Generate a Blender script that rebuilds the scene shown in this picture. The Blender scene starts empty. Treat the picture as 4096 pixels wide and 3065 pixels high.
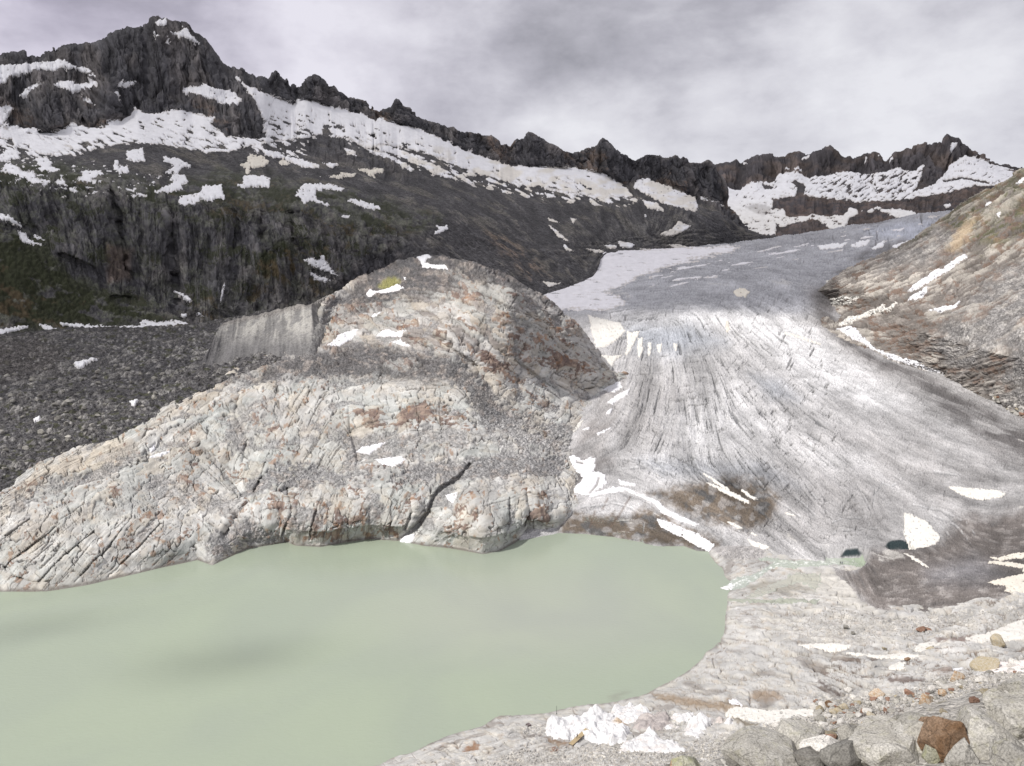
import bpy, bmesh, math
import numpy as np
from mathutils import Vector, Matrix

# ------------------------------------------------------------------ camera, sky, sun, exposure
C = bpy.context.scene
H = 170.0                       # eye height above the lake, metres
PITCH = math.radians(9.65)
FPX = 3072.0                    # focal length in photo pixels (4096 wide)
cam_data = bpy.data.cameras.new('camera')
cam_data.sensor_width = 36.0
cam_data.lens = 36.0 * FPX / 4096.0
cam_data.clip_start = 0.1
cam_data.clip_end = 40000.0
cam = bpy.data.objects.new('camera', cam_data)
C.collection.objects.link(cam)
cam.location = (0, 0, H)
cam.rotation_euler = (math.pi / 2 - PITCH, 0, 0)
C.camera = cam
C.render.resolution_x, C.render.resolution_y = 1024, 766
C.view_settings.view_transform = 'Standard'
C.view_settings.look = 'None'
C.view_settings.exposure = 0.0
C.view_settings.gamma = 1.0
C.view_settings.use_curve_mapping = False
C.cycles.use_denoising = True
C.cycles.denoising_prefilter = 'NONE'
C.cycles.max_bounces = 6
C.cycles.diffuse_bounces = 3

SUN_EL, SUN_AZ = math.radians(48.0), math.radians(241.0)   # azimuth clockwise from +Y
SUN = Vector((math.sin(SUN_AZ) * math.cos(SUN_EL), math.cos(SUN_AZ) * math.cos(SUN_EL), math.sin(SUN_EL)))
sd = bpy.data.lights.new('sun', 'SUN')
sd.energy = 3.9
sd.angle = math.radians(2.0)
sd.color = (1.0, 0.965, 0.91)
so = bpy.data.objects.new('sun', sd)
C.collection.objects.link(so)
so.location = (0, -200, 900)
so.rotation_euler = (-SUN).to_track_quat('-Z', 'Y').to_euler()

def pix_dir(u, v):
    """photo pixel -> unnormalised world direction"""
    u = np.asarray(u, float); v = np.asarray(v, float)
    a = (u - 2048.0) / FPX; b = -(v - 1532.5) / FPX
    cp, sp = math.cos(PITCH), math.sin(PITCH)
    return a, cp + b * sp, -sp + b * cp

class NB:
    """small node-tree builder"""
    def __init__(s, nt): s.nt = nt; nt.nodes.clear()
    def n(s, t, **kw):
        nd = s.nt.nodes.new(t)
        ins = kw.pop('i', {})
        for k, v in kw.items(): setattr(nd, k, v)
        for k, v in ins.items():
            if isinstance(v, bpy.types.NodeSocket): s.nt.links.new(v, nd.inputs[k])
            else: nd.inputs[k].default_value = v
        return nd
    def l(s, a, b): s.nt.links.new(a, b)
    def math(s, op, a, b=None, c=None, clamp=False):
        i = {0: a}
        if b is not None: i[1] = b
        if c is not None: i[2] = c
        return s.n('ShaderNodeMath', operation=op, use_clamp=clamp, i=i).outputs[0]
    def vmath(s, op, a, b=None):
        i = {0: a}
        if b is not None: i[1] = b
        return s.n('ShaderNodeVectorMath', operation=op, i=i)
    def mix(s, f, a, b, mode='MIX'):
        nd = s.n('ShaderNodeMix', data_type='RGBA', blend_type=mode, clamp_factor=True)
        for k, v in ((0, f), (6, a), (7, b)):
            if isinstance(v, bpy.types.NodeSocket): s.l(v, nd.inputs[k])
            else: nd.inputs[k].default_value = v if k == 0 else (tuple(v) + (1,) if len(v) == 3 else v)
        return nd.outputs[2]
    def noise(s, vec, scale, detail=4, rough=0.55, dist=0.0):
        return s.n('ShaderNodeTexNoise', i={'Vector': vec, 'Scale': scale, 'Detail': detail, 'Roughness': rough, 'Distortion': dist}).outputs['Fac']
    def ramp(s, f, a, b):
        return s.n('ShaderNodeMapRange', interpolation_type='SMOOTHSTEP', i={0: f, 1: a, 2: b, 3: 0.0, 4: 1.0}).outputs[0]

def unit_pix(u, v):
    x, y, z = pix_dir(u, v)
    d = Vector((float(x), float(y), float(z))); d.normalize(); return d

world = bpy.data.worlds.new('World'); C.world = world
world.use_nodes = True
def build_world():
    b = NB(world.node_tree)
    out = b.n('ShaderNodeOutputWorld')
    tc = b.n('ShaderNodeTexCoord').outputs['Generated']
    sky = b.n('ShaderNodeTexSky', sky_type='NISHITA', sun_disc=False, sun_elevation=SUN_EL, sun_rotation=SUN_AZ, altitude=2300.0)
    q = b.vmath('MULTIPLY', tc, (1.0, 1.0, 1.9)).outputs[0]
    n1 = b.noise(q, 4.6, 9, 0.56, 0.12)
    n2 = b.noise(b.vmath('ADD', q, (7.3, 2.1, 0)).outputs[0], 1.8, 3, 0.5, 0.1)
    n3 = b.noise(b.vmath('ADD', q, (1.3, 9.1, 0)).outputs[0], 11.0, 7, 0.6, 0.1)
    dens = b.math('ADD', b.math('MULTIPLY', n1, 0.55), b.math('MULTIPLY', n2, 0.27))
    dens = b.math('ADD', dens, b.math('MULTIPLY', n3, 0.18))
    dens = b.math('MULTIPLY_ADD', b.math('SUBTRACT', dens, 0.5), 3.4, 0.365)
    # broad cloud masses standing where the photo has them: (pixel u, v, angular radius, darkness)
    warp = b.n('ShaderNodeTexNoise', i={'Vector': tc, 'Scale': 5.0, 'Detail': 5, 'Roughness': 0.55}).outputs['Color']
    dirw = b.vmath('ADD', tc, b.vmath('MULTIPLY', b.vmath('SUBTRACT', warp, (0.5, 0.5, 0.5)).outputs[0], (0.24, 0.24, 0.24)).outputs[0]).outputs[0]
    for (u, v, rad, amt) in ((1650, 330, .085, .22), (1950, 240, .10, .2), (2350, 90, .13, .14), (2800, 130, .12, .10),
                             (3250, 130, .10, .12), (3000, 330, .07, .12), (2700, 420, .06, .12), (2350, 380, .07, .14), (350, 80, .2, .22), (900, 120, .1, .10), (2200, 480, .05, .1),
                             (1250, 140, .10, -.10), (1330, 330, .07, -.22), (2450, 300, .035, -.08), (3350, 420, .17, -.22), (2300, 560, .07, -.26), (3950, 330, .14, -.12),
                             (2650, 540, .11, -.24), (3900, 80, .10, -.12), (4096, 620, .06, .10), (1850, 450, .06, -.12)):
        d = unit_pix(u, v)
        dist = b.vmath('DISTANCE', dirw, tuple(d)).outputs['Value']
        g = b.n('ShaderNodeMapRange', interpolation_type='SMOOTHERSTEP', i={0: dist, 1: 0.0, 2: rad * 1.35, 3: amt, 4: 0.0}).outputs[0]
        dens = b.math('ADD', dens, g)
    ramp = b.n('ShaderNodeValToRGB', i={0: dens})
    cr = ramp.color_ramp
    cr.elements[0].position = 0.0; cr.elements[0].color = (0.87, 0.865, 0.91, 1)
    cr.elements[1].position = 1.0; cr.elements[1].color = (0.335, 0.33, 0.37, 1)
    e = cr.elements.new(0.33); e.color = (0.72, 0.71, 0.765, 1)
    e = cr.elements.new(0.66); e.color = (0.515, 0.505, 0.56, 1)
    cl = b.mix(1.0, ramp.outputs[0], (10.0, 10.0, 10.0), 'MULTIPLY')
    # the violet cast of the upper-left cloud
    dl = b.vmath('DISTANCE', tc, tuple(unit_pix(200, 0))).outputs['Value']
    cl = b.mix(b.n('ShaderNodeMapRange', i={0: dl, 1: 0.0, 2: 0.55, 3: 0.75, 4: 0.0}).outputs[0], cl, b.mix(1.0, cl, (0.985, 0.93, 1.04), 'MULTIPLY'))
    col = b.mix(0.95, sky.outputs[0], cl)
    bg = b.n('ShaderNodeBackground', i={0: col, 1: 0.096})
    b.l(bg.outputs[0], out.inputs[0])
build_world()

# ------------------------------------------------------------------ numeric helpers
rng = np.random.default_rng(7)
_P = np.concatenate([rng.permutation(256)] * 3).astype(np.int32)
_G3 = rng.normal(size=(256, 3)).astype(np.float32); _G3 /= np.linalg.norm(_G3, axis=1)[:, None]
_a = rng.uniform(0, 2 * np.pi, 256); _G2 = np.stack([np.cos(_a), np.sin(_a)], 1).astype(np.float32)
def _f(t): return t * t * t * (t * (t * 6 - 15) + 10)
def n2(x, y):
    x = np.asarray(x, np.float32); y = np.asarray(y, np.float32)
    xi = np.floor(x).astype(np.int32); yi = np.floor(y).astype(np.int32)
    fx = x - xi; fy = y - yi; xi &= 255; yi &= 255
    a = _P[xi]; b = _P[xi + 1]
    g00 = _P[a + yi]; g01 = _P[a + yi + 1]; g10 = _P[b + yi]; g11 = _P[b + yi + 1]
    d = lambda g, dx, dy: _G2[g, 0] * dx + _G2[g, 1] * dy
    u = _f(fx); v = _f(fy)
    x0 = d(g00, fx, fy); x1 = d(g10, fx - 1, fy); y0 = d(g01, fx, fy - 1); y1 = d(g11, fx - 1, fy - 1)
    p = x0 + u * (x1 - x0); q = y0 + u * (y1 - y0)
    return (p + v * (q - p)) * 1.5
def n3(x, y, z):
    x = np.asarray(x, np.float32); y = np.asarray(y, np.float32); z = np.asarray(z, np.float32)
    xi = np.floor(x).astype(np.int32); yi = np.floor(y).astype(np.int32); zi = np.floor(z).astype(np.int32)
    fx = x - xi; fy = y - yi; fz = z - zi
    xi &= 255; yi &= 255; zi &= 255
    u = _f(fx); v = _f(fy); w = _f(fz)
    def corner(i, j, k):
        g = _P[_P[_P[xi + i] + yi + j] + zi + k]
        G = _G3[g]
        return G[..., 0] * (fx - i) + G[..., 1] * (fy - j) + G[..., 2] * (fz - k)
    def plane(k):
        a = corner(0, 0, k); a += u * (corner(1, 0, k) - a)
        c = corner(0, 1, k); c += u * (corner(1, 1, k) - c)
        return a + v * (c - a)
    p = plane(0); p += w * (plane(1) - p)
    return p * 1.6
def fbm2(x, y, o=4, g=0.5):
    s = 0; a = 1; t = 0
    for i in range(o):
        s = s + a * n2(x * 2 ** i + 17.3 * i, y * 2 ** i + 9.1 * i); t += a; a *= g
    return s / t * 1.4
def fbm3(x, y, z, o=4, g=0.5, ridged=False):
    s = 0; a = 1; t = 0
    for i in range(o):
        n = n3(x * 2 ** i + 17.3 * i, y * 2 ** i + 9.1 * i, z * 2 ** i + 4.7 * i)
        if ridged: n = 1 - 2.2 * np.abs(n)
        s = s + a * n; t += a; a *= g
    return s / t * (1 if ridged else 1.4)
def worley(x, y, seed=0):
    """F1, F2 distance and a random number per cell"""
    xi = np.floor(x).astype(np.int64); yi = np.floor(y).astype(np.int64)
    f1 = np.full(x.shape, 9., np.float32); f2 = f1.copy(); cid = np.zeros(x.shape, np.float32)
    for dx in (-1, 0, 1):
        for dy in (-1, 0, 1):
            cx = xi + dx; cy = yi + dy
            h = (cx * 374761393 + cy * 668265263 + seed * 974711) & 0x7fffffff
            h = ((h ^ (h >> 13)) * 1274126177) & 0x7fffffff
            h2 = ((h ^ (h >> 11)) * 1103515245 + 12345) & 0x7fffffff
            px = cx + (h & 0xffff) / 65536.0; py = cy + (h2 & 0xffff) / 65536.0
            d = np.hypot(px - x, py - y).astype(np.float32)
            m = d < f1
            f2 = np.where(m, f1, np.minimum(f2, d)); cid = np.where(m, ((h2 >> 8) & 0xffff) / 65536.0, cid).astype(np.float32); f1 = np.where(m, d, f1)
    return f1, f2, cid
def sstep(x, a, b):
    t = np.clip((x - a) / (b - a), 0, 1); return t * t * (3 - 2 * t)
def blur(a, s, axis):
    if s <= 0: return a
    k = max(1, int(3 * s)); w = np.exp(-0.5 * (np.arange(-k, k + 1) / s) ** 2); w /= w.sum()
    p = [(0, 0)] * a.ndim; p[axis] = (k, k)
    q = np.pad(a, p, mode='edge'); o = np.zeros_like(a, dtype=float)
    n = a.shape[axis]
    for i, wi in enumerate(w):
        sl = [slice(None)] * a.ndim; sl[axis] = slice(i, i + n)
        o += wi * q[tuple(sl)]
    return o

# ------------------------------------------------------------------ landform sheets
CELL = 2.4     # grid step in photo pixels
class Layer: pass
def make_layer(u0, u1, lines, smooth=10.0, cell=CELL):
    """Rows of knots, near to far. Each line = (kind, [(u, v, val)...], smoothing px or None); kind 'z': val is the height,
    'r': val is the horizontal range; ('off', dr, dz) = previous line moved."""
    cp = math.cos(PITCH); sp = math.sin(PITCH)
    nc = int((u1 - u0) / cell) + 1
    us = np.linspace(u0, u1, nc)
    bh = math.tan(PITCH)          # horizon row
    az = np.arctan2((us - 2048) / FPX, cp + bh * sp)
    R = []; Z = []
    pend = []
    for ln in lines:
        if ln[0] == 'off': R.append(None); Z.append(None); pend.append((len(R) - 1, ln[1], ln[2], ln[3])); continue
        kind, pts = ln[0], np.array(ln[1], float)
        sm = ln[2] if len(ln) > 2 else smooth
        uu = np.arange(pts[0, 0], pts[-1, 0] + 1, 2.0)
        vv = np.interp(uu, pts[:, 0], pts[:, 1]); val = np.interp(uu, pts[:, 0], pts[:, 2])
        if len(ln) > 3: vv = vv + ln[3](uu)
        dx, dy, dz = pix_dir(uu, vv); a = np.arctan2(dx, dy); sl = dz / np.hypot(dx, dy)
        r = val if kind == 'r' else (val - H) / np.where(np.abs(sl) < 1e-4, -1e-4, sl)
        if kind == 'rz': r = vv; 
        z = H + r * sl if kind != 'rz' else val
        if kind == 'rz': a = np.arctan2((uu - 2048) / FPX, cp + bh * sp)
        o = np.argsort(a)
        r = np.interp(az, a[o], r[o]); z = np.interp(az, a[o], z[o])
        s = sm / cell
        r = blur(r, s, 0); z = blur(z, s, 0)
        R.append(r); Z.append(z)
    for k, dr, dz, ref in pend:
        R[k] = R[k + ref] + dr; Z[k] = Z[k + ref] + dz
    R = np.array(R); Z = np.array(Z)
    K = len(R)
    for k in range(1, K): R[k] = np.maximum(R[k], R[k - 1] + 0.4 + 0.002 * R[k - 1])
    EL = np.arctan2(Z - H, R)
    h = np.diff(R, axis=0); dlt = np.diff(Z, axis=0) / h
    D = np.zeros_like(Z); D[0] = dlt[0]; D[-1] = dlt[-1]
    for k in range(1, K - 1):
        s = dlt[k - 1] * dlt[k]
        w1 = 2 * h[k] + h[k - 1]; w2 = h[k] + 2 * h[k - 1]
        with np.errstate(divide='ignore', invalid='ignore'):
            d = (w1 + w2) / (w1 / dlt[k - 1] + w2 / dlt[k])
        D[k] = np.where(s > 0, d, 0)
    rr = []; zz = []
    for k in range(K - 1):
        dv = np.percentile(np.abs(EL[k + 1] - EL[k]), 80) * FPX
        vis = np.percentile(EL[k + 1] - EL[k], 80) > 0.0003
        n = int(np.clip(dv / cell if vis else dv / cell / 6, 3, 420))
        t = (np.arange(n) / n)[:, None]
        r = 1.0 / ((1 - t) / R[k] + t / R[k + 1])
        s = (r - R[k]) / h[k]
        z = ((1 + 2 * s) * (1 - s) ** 2) * Z[k] + s * (1 - s) ** 2 * h[k] * D[k] + s * s * (3 - 2 * s) * Z[k + 1] + s * s * (s - 1) * h[k] * D[k + 1]
        rr.append(r); zz.append(z)
    rr.append(R[-1:]); zz.append(Z[-1:])
    L = Layer()
    L.r = np.concatenate(rr); L.z = np.concatenate(zz)
    L.az = az; L.nr, L.nc = L.r.shape
    L.X = L.r * np.sin(az); L.Y = L.r * np.cos(az); L.Z = L.z.copy()
    project(L)
    L.pxm = L.r / 768.0            # metres per picture pixel (1024 wide)
    return L
def project(L):
    cp = math.cos(PITCH); sp = math.sin(PITCH)
    dz = L.Z - H; f = np.maximum(L.Y * cp - dz * sp, 0.5); up = L.Y * sp + dz * cp
    L.u = (2048 + FPX * L.X / f).astype(np.float32); L.v = (1532.5 - FPX * up / f).astype(np.float32)
def normals(L):
    P = np.stack([L.X, L.Y, L.Z], -1)
    a = np.gradient(P, axis=1); b = np.gradient(P, axis=0)
    n = np.cross(a, b); n /= np.linalg.norm(n, axis=-1, keepdims=True) + 1e-9
    n[n[..., 2] < 0] *= -1
    L.n = n
def displace(L, d):
    """along the surface normal"""
    L.X = L.X + L.n[..., 0] * d; L.Y = L.Y + L.n[..., 1] * d; L.Z = L.Z + L.n[..., 2] * d
def push(L, m):
    """metres toward the viewpoint's side of the valley"""
    d = np.stack([L.X, L.Y, (L.Z - H)], -1); d /= np.linalg.norm(d, axis=-1, keepdims=True)
    L.X = L.X - d[..., 0] * m; L.Y = L.Y - d[..., 1] * m; L.Z = L.Z - d[..., 2] * m

def sdist(u, v, poly):
    """signed distance in pixels, positive inside"""
    p = np.array(poly, np.float32); q = np.roll(p, -1, 0)
    out = np.empty(u.shape, np.float32)
    for s in range(0, len(u), 60000):
        x = u[s:s + 60000, None]; y = v[s:s + 60000, None]
        ex = q[:, 0] - p[:, 0]; ey = q[:, 1] - p[:, 1]
        t = np.clip(((x - p[:, 0]) * ex + (y - p[:, 1]) * ey) / (ex * ex + ey * ey + 1e-6), 0, 1)
        d = np.hypot(p[:, 0] + t * ex - x, p[:, 1] + t * ey - y).min(1)
        c = ((p[:, 1] > y) != (q[:, 1] > y)) & (x < ex * (y - p[:, 1]) / np.where(ey == 0, 1e-6, ey) + p[:, 0])
        out[s:s + 60000] = np.where(c.sum(1) % 2 == 1, d, -d)
    return out
def field(L, poly, w):
    """signed distance over the sheet, clipped to -w..w"""
    p = np.array(poly); u = L.u; v = L.v
    m = (u > p[:, 0].min() - w) & (u < p[:, 0].max() + w) & (v > p[:, 1].min() - w) & (v < p[:, 1].max() + w)
    o = np.full(u.shape, -w, np.float32)
    if m.any(): o[m] = np.clip(sdist(u[m], v[m], poly), -w, w)
    return o
def pmask(L, poly, w=12.0, jit=None):
    """soft polygon mask 0..1; jit = array of pixel offsets for a ragged edge"""
    mx = w if jit is None else w + float(np.abs(jit).max())
    s = field(L, poly, mx)
    if jit is not None: s = s + jit
    return sstep(s, -w, w)
def linemask(L, pts, w):
    """soft band of half-width w px round a polyline"""
    p = np.array(pts, np.float32); u = L.u; v = L.v
    m = (u > p[:, 0].min() - w) & (u < p[:, 0].max() + w) & (v > p[:, 1].min() - w) & (v < p[:, 1].max() + w)
    o = np.zeros(u.shape, np.float32)
    if m.any():
        x = u[m][:, None]; y = v[m][:, None]; a = p[:-1]; e = p[1:] - p[:-1]
        t = np.clip(((x - a[:, 0]) * e[:, 0] + (y - a[:, 1]) * e[:, 1]) / ((e ** 2).sum(1) + 1e-6), 0, 1)
        d = np.hypot(a[:, 0] + t * e[:, 0] - x, a[:, 1] + t * e[:, 1] - y).min(1)
        o[m] = 1 - sstep(d, 0, w)
    return o
def streaks(L, samples, length=16, mixw=(0.6, 0.8, 0.9), seed=1, sharp=250.0):
    """noise smeared along a hand-given direction field (flow lines, strata, fall lines); zero mean, unit spread"""
    g = np.random.default_rng(seed)
    sh = (L.nr, L.nc)
    nz = 0
    for w, s in zip(mixw, (0, 1.4, 4.0, 9.0)):
        q = g.normal(size=sh)
        if s: q = blur(blur(q, s, 0), s, 1); q /= q.std()
        nz = nz + w * q
    nz = nz.astype(np.float32)
    st = 4; uu = L.u[::st, ::st]; vv = L.v[::st, ::st]
    cx = np.zeros(uu.shape); cy = np.zeros(uu.shape)
    for (su, sv, dx, dy) in samples:
        a = 2 * math.atan2(dy, dx)
        w = 1.0 / (((uu - su) ** 2 + (vv - sv) ** 2) / sharp ** 2 + 0.02) ** 1.6
        cx += w * math.cos(a); cy += w * math.sin(a)
    ang = 0.5 * np.arctan2(cy, cx)
    ca = np.cos(2 * ang); sa = np.sin(2 * ang)
    ri = np.minimum(np.arange(L.nr) / st, uu.shape[0] - 1).astype(int); ci = np.minimum(np.arange(L.nc) / st, uu.shape[1] - 1).astype(int)
    ang = 0.5 * np.arctan2(blur(blur(sa[np.ix_(ri, ci)], 3, 0), 3, 1), blur(blur(ca[np.ix_(ri, ci)], 3, 0), 3, 1))
    L.ang = ang
    du, dv = np.cos(ang), np.sin(ang)
    ur, uc = np.gradient(L.u); vr, vc = np.gradient(L.v)
    det = uc * vr - ur * vc
    det = np.where(np.abs(det) < 0.3, np.where(det < 0, -0.3, 0.3), det)
    dc = (du * vr - ur * dv) / det; dr = (uc * dv - du * vc) / det
    ln = np.hypot(dc, dr) + 1e-6
    dc = (dc / ln).astype(np.float32); dr = (dr / ln).astype(np.float32)
    acc = nz.copy(); r0, c0 = np.meshgrid(np.arange(L.nr, dtype=np.float32), np.arange(L.nc, dtype=np.float32), indexing='ij')
    for sg in (1, -1):
        r = r0.copy(); c = c0.copy(); pr = np.full(sh, sg, np.float32); px = dc * sg; py = dr * sg
        for i in range(length):
            r = np.clip(r + py, 0, L.nr - 1.01); c = np.clip(c + px, 0, L.nc - 1.01)
            ii = r.astype(np.int32); jj = c.astype(np.int32)
            acc += nz[ii, jj]
            nx = dc[ii, jj]; ny = dr[ii, jj]; s = np.sign(nx * px + ny * py); s[s == 0] = 1
            px = nx * s; py = ny * s
    acc -= acc.mean(); acc /= acc.std()
    return acc
def lerp(a, b, t):
    t = np.asarray(t)[..., None]; return a * (1 - t) + np.asarray(b, np.float32) * t

def link(o, parent=None):
    C.collection.objects.link(o)
    if parent is not None: o.parent = parent
    return o
def grid_mesh(name, X, Y, Z, keep=None, col=None, rub=None, mat=None, smooth=True, extra=None):
    nr, nc = X.shape
    co = np.stack([X, Y, Z], -1).reshape(-1, 3).astype(np.float32)
    i = np.arange((nr - 1) * nc).reshape(nr - 1, nc)[:, :-1].ravel()
    f = np.stack([i, i + 1, i + nc + 1, i + nc], 1).astype(np.int32)
    if keep is not None:
        k = keep.ravel()[f].any(1); f = f[k]
    used = np.zeros(len(co), bool); used[f.ravel()] = True
    rm = np.cumsum(used) - 1; f = rm[f].astype(np.int32); co = co[used]
    me = bpy.data.meshes.new(name)
    me.vertices.add(len(co)); me.vertices.foreach_set('co', co.ravel())
    me.loops.add(f.size); me.loops.foreach_set('vertex_index', f.ravel())
    me.polygons.add(len(f)); me.polygons.foreach_set('loop_start', np.arange(len(f), dtype=np.int32) * 4)
    me.polygons.foreach_set('use_smooth', np.full(len(f), smooth, bool))
    if col is not None:
        a = me.attributes.new('tint', 'FLOAT_COLOR', 'POINT')
        c4 = np.ones((len(co), 4), np.float32); c4[:, :3] = col.reshape(-1, 3)[used]; a.data.foreach_set('color', c4.ravel())
    if rub is not None:
        a = me.attributes.new('rubble', 'FLOAT', 'POINT'); a.data.foreach_set('value', np.ascontiguousarray(rub.reshape(-1)[used], np.float32))
    me.update(calc_edges=True)
    if mat: me.materials.append(mat)
    return link(bpy.data.objects.new(name, me))
def sheet(name, L, col, rub, mat, smooth=True):
    o = grid_mesh(name, L.X, L.Y, L.Z, col=np.clip(col, 0.004, 0.9), rub=rub, mat=mat, smooth=smooth)
    o['kind'] = 'structure'; return o
# ------------------------------------------------------------------ landform outlines (photo pixels, height or range in metres)
def jag(amp, per, seed):
    def f(u):
        return amp * (n2(u / per, u * 0 + seed) + 0.6 * n2(u / (per * 0.43), u * 0 + seed + 5.5) + 0.4 * n2(u / (per * .2), u * 0 + seed + 8.5))
    return f
SKY_E = [(-420, 262, 2450), (0, 232, 2550), (10, 217, 2550), (55, 215, 2550), (100, 205, 2560), (105, 230, 2560), (130, 228, 2560), (160, 230, 2570), (185, 205, 2570), (205, 205, 2570),
    (214, 194, 2570), (222, 204, 2570), (232, 200, 2580), (250, 188, 2580), (300, 173, 2590), (312, 184, 2590), (340, 175, 2590), (357, 178, 2590), (362, 183, 2600), (400, 165, 2600),
    (425, 145, 2600), (475, 120, 2610), (510, 110, 2620), (550, 107, 2620), (570, 112, 2630), (592, 93, 2640), (596, 75, 2640), (610, 66, 2640), (635, 66, 2640), (645, 75, 2640),
    (665, 74, 2650), (690, 85, 2650), (710, 86, 2650), (745, 92, 2660), (765, 105, 2660), (780, 130, 2660), (800, 135, 2670), (820, 160, 2670), (845, 185, 2680), (870, 232, 2690),
    (895, 258, 2700), (925, 277, 2710), (950, 283, 2720), (970, 280, 2730), (985, 295, 2740), (1010, 305, 2750), (1020, 317, 2750), (1060, 313, 2770), (1073, 322, 2770), (1090, 294, 2780),
    (1103, 285, 2780), (1116, 288, 2780), (1124, 302, 2790), (1132, 316, 2790), (1140, 324, 2790), (1146, 315, 2800), (1154, 318, 2800), (1157, 336, 2800), (1163, 345, 2800), (1170, 336, 2800), (1178, 335, 2800), (1188, 352, 2810), (1200, 343, 2820),
    (1215, 325, 2830), (1240, 303, 2840), (1255, 297, 2850), (1275, 303, 2860), (1290, 312, 2870), (1305, 325, 2880), (1318, 343, 2890), (1335, 343, 2900), (1358, 362, 2910), (1385, 382, 2930),
    (1415, 398, 2940), (1430, 397, 2950), (1460, 402, 2960), (1472, 418, 2970), (1480, 432, 2970), (1484, 436, 2970), (1488, 420, 2970), (1491, 421, 2970), (1495, 442, 2980), (1515, 446, 2990), (1525, 440, 2990), (1545, 435, 3000),
    (1562, 430, 3000), (1572, 410, 3010), (1583, 396, 3010), (1595, 400, 3020), (1610, 421, 3030), (1635, 432, 3040), (1655, 448, 3050), (1668, 468, 3060), (1700, 478, 3080), (1725, 487, 3100),
    (1745, 490, 3110), (1790, 510, 3140), (1815, 507, 3150), (1825, 518, 3160), (1845, 526, 3170), (1880, 531, 3200), (1900, 530, 3210), (1935, 542, 3230), (1975, 550, 3260), (1994, 562, 3270),
    (2000, 584, 3280), (2012, 578, 3280), (2025, 573, 3300), (2038, 584, 3300), (2052, 567, 3310), (2068, 558, 3320), (2094, 557, 3340), (2101, 538, 3350), (2115, 530, 3360), (2135, 532, 3370), (2150, 543, 3380),
    (2170, 553, 3400), (2190, 572, 3410), (2210, 580, 3430), (2230, 587, 3440), (2260, 608, 3460), (2300, 612, 3490), (2320, 608, 3500), (2340, 595, 3510), (2370, 588, 3530), (2385, 588, 3540), (2396, 567, 3550), (2409, 553, 3560),
    (2430, 562, 3570), (2443, 575, 3580), (2465, 600, 3600), (2485, 612, 3610), (2515, 622, 3630), (2540, 641, 3650), (2560, 632, 3670), (2575, 624, 3680), (2600, 617, 3700), (2620, 618, 3710), (2640, 625, 3730), (2665, 634, 3750),
    (2690, 630, 3760), (2711, 621, 3780), (2722, 636, 3780), (2736, 627, 3790), (2760, 650, 3800), (2800, 656, 3830), (2836, 646, 3850), (2862, 664, 3870), (2872, 690, 3880), (2895, 720, 3890), (2905, 755, 3890), (2912, 822, 3870), (2950, 865, 3850),
    (2985, 905, 3830), (3010, 945, 3830), (3060, 968, 3830), (3120, 985, 3830)]
SKY_F = [(2700, 675, 5900), (2862, 660, 5900), (2890, 652, 5900), (2910, 650, 5900), (2930, 645, 5900), (2945, 637, 5900), (2965, 652, 5900), (2975, 645, 5900), (2995, 637, 5900), (3030, 622, 5900), (3055, 622, 5900), (3070, 617, 5900),
    (3093, 616, 5900), (3099, 632, 5900), (3140, 623, 5950), (3155, 612, 6100), (3175, 607, 6100), (3200, 608, 6100), (3222, 622, 6000), (3235, 622, 5950), (3255, 605, 5950), (3285, 600, 5950), (3300, 590, 5950), (3318, 583, 5950), (3340, 595, 5950),
    (3357, 606, 5950), (3365, 620, 5950), (3378, 630, 5950), (3390, 624, 5950), (3400, 622, 5950), (3409, 638, 5950), (3425, 630, 5950), (3440, 625, 5950), (3462, 612, 5950), (3475, 618, 5950), (3500, 605, 5950), (3518, 615, 5950), (3528, 630, 5950), (3541, 646, 5950),
    (3560, 630, 5950), (3580, 610, 5950), (3605, 605, 5950), (3625, 593, 5950), (3645, 600, 5950), (3655, 582, 5950), (3685, 578, 5950), (3700, 572, 5950), (3722, 582, 5950), (3742, 567, 5950), (3770, 573, 5950), (3779, 545, 5950), (3793, 538, 5950), (3810, 548, 5950),
    (3835, 552, 5950), (3860, 578, 5980), (3900, 605, 6000), (3930, 625, 6050), (3945, 636, 6050), (3990, 655, 6100), (4060, 667, 6150), (4096, 672, 6150), (4400, 700, 6200)]

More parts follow.
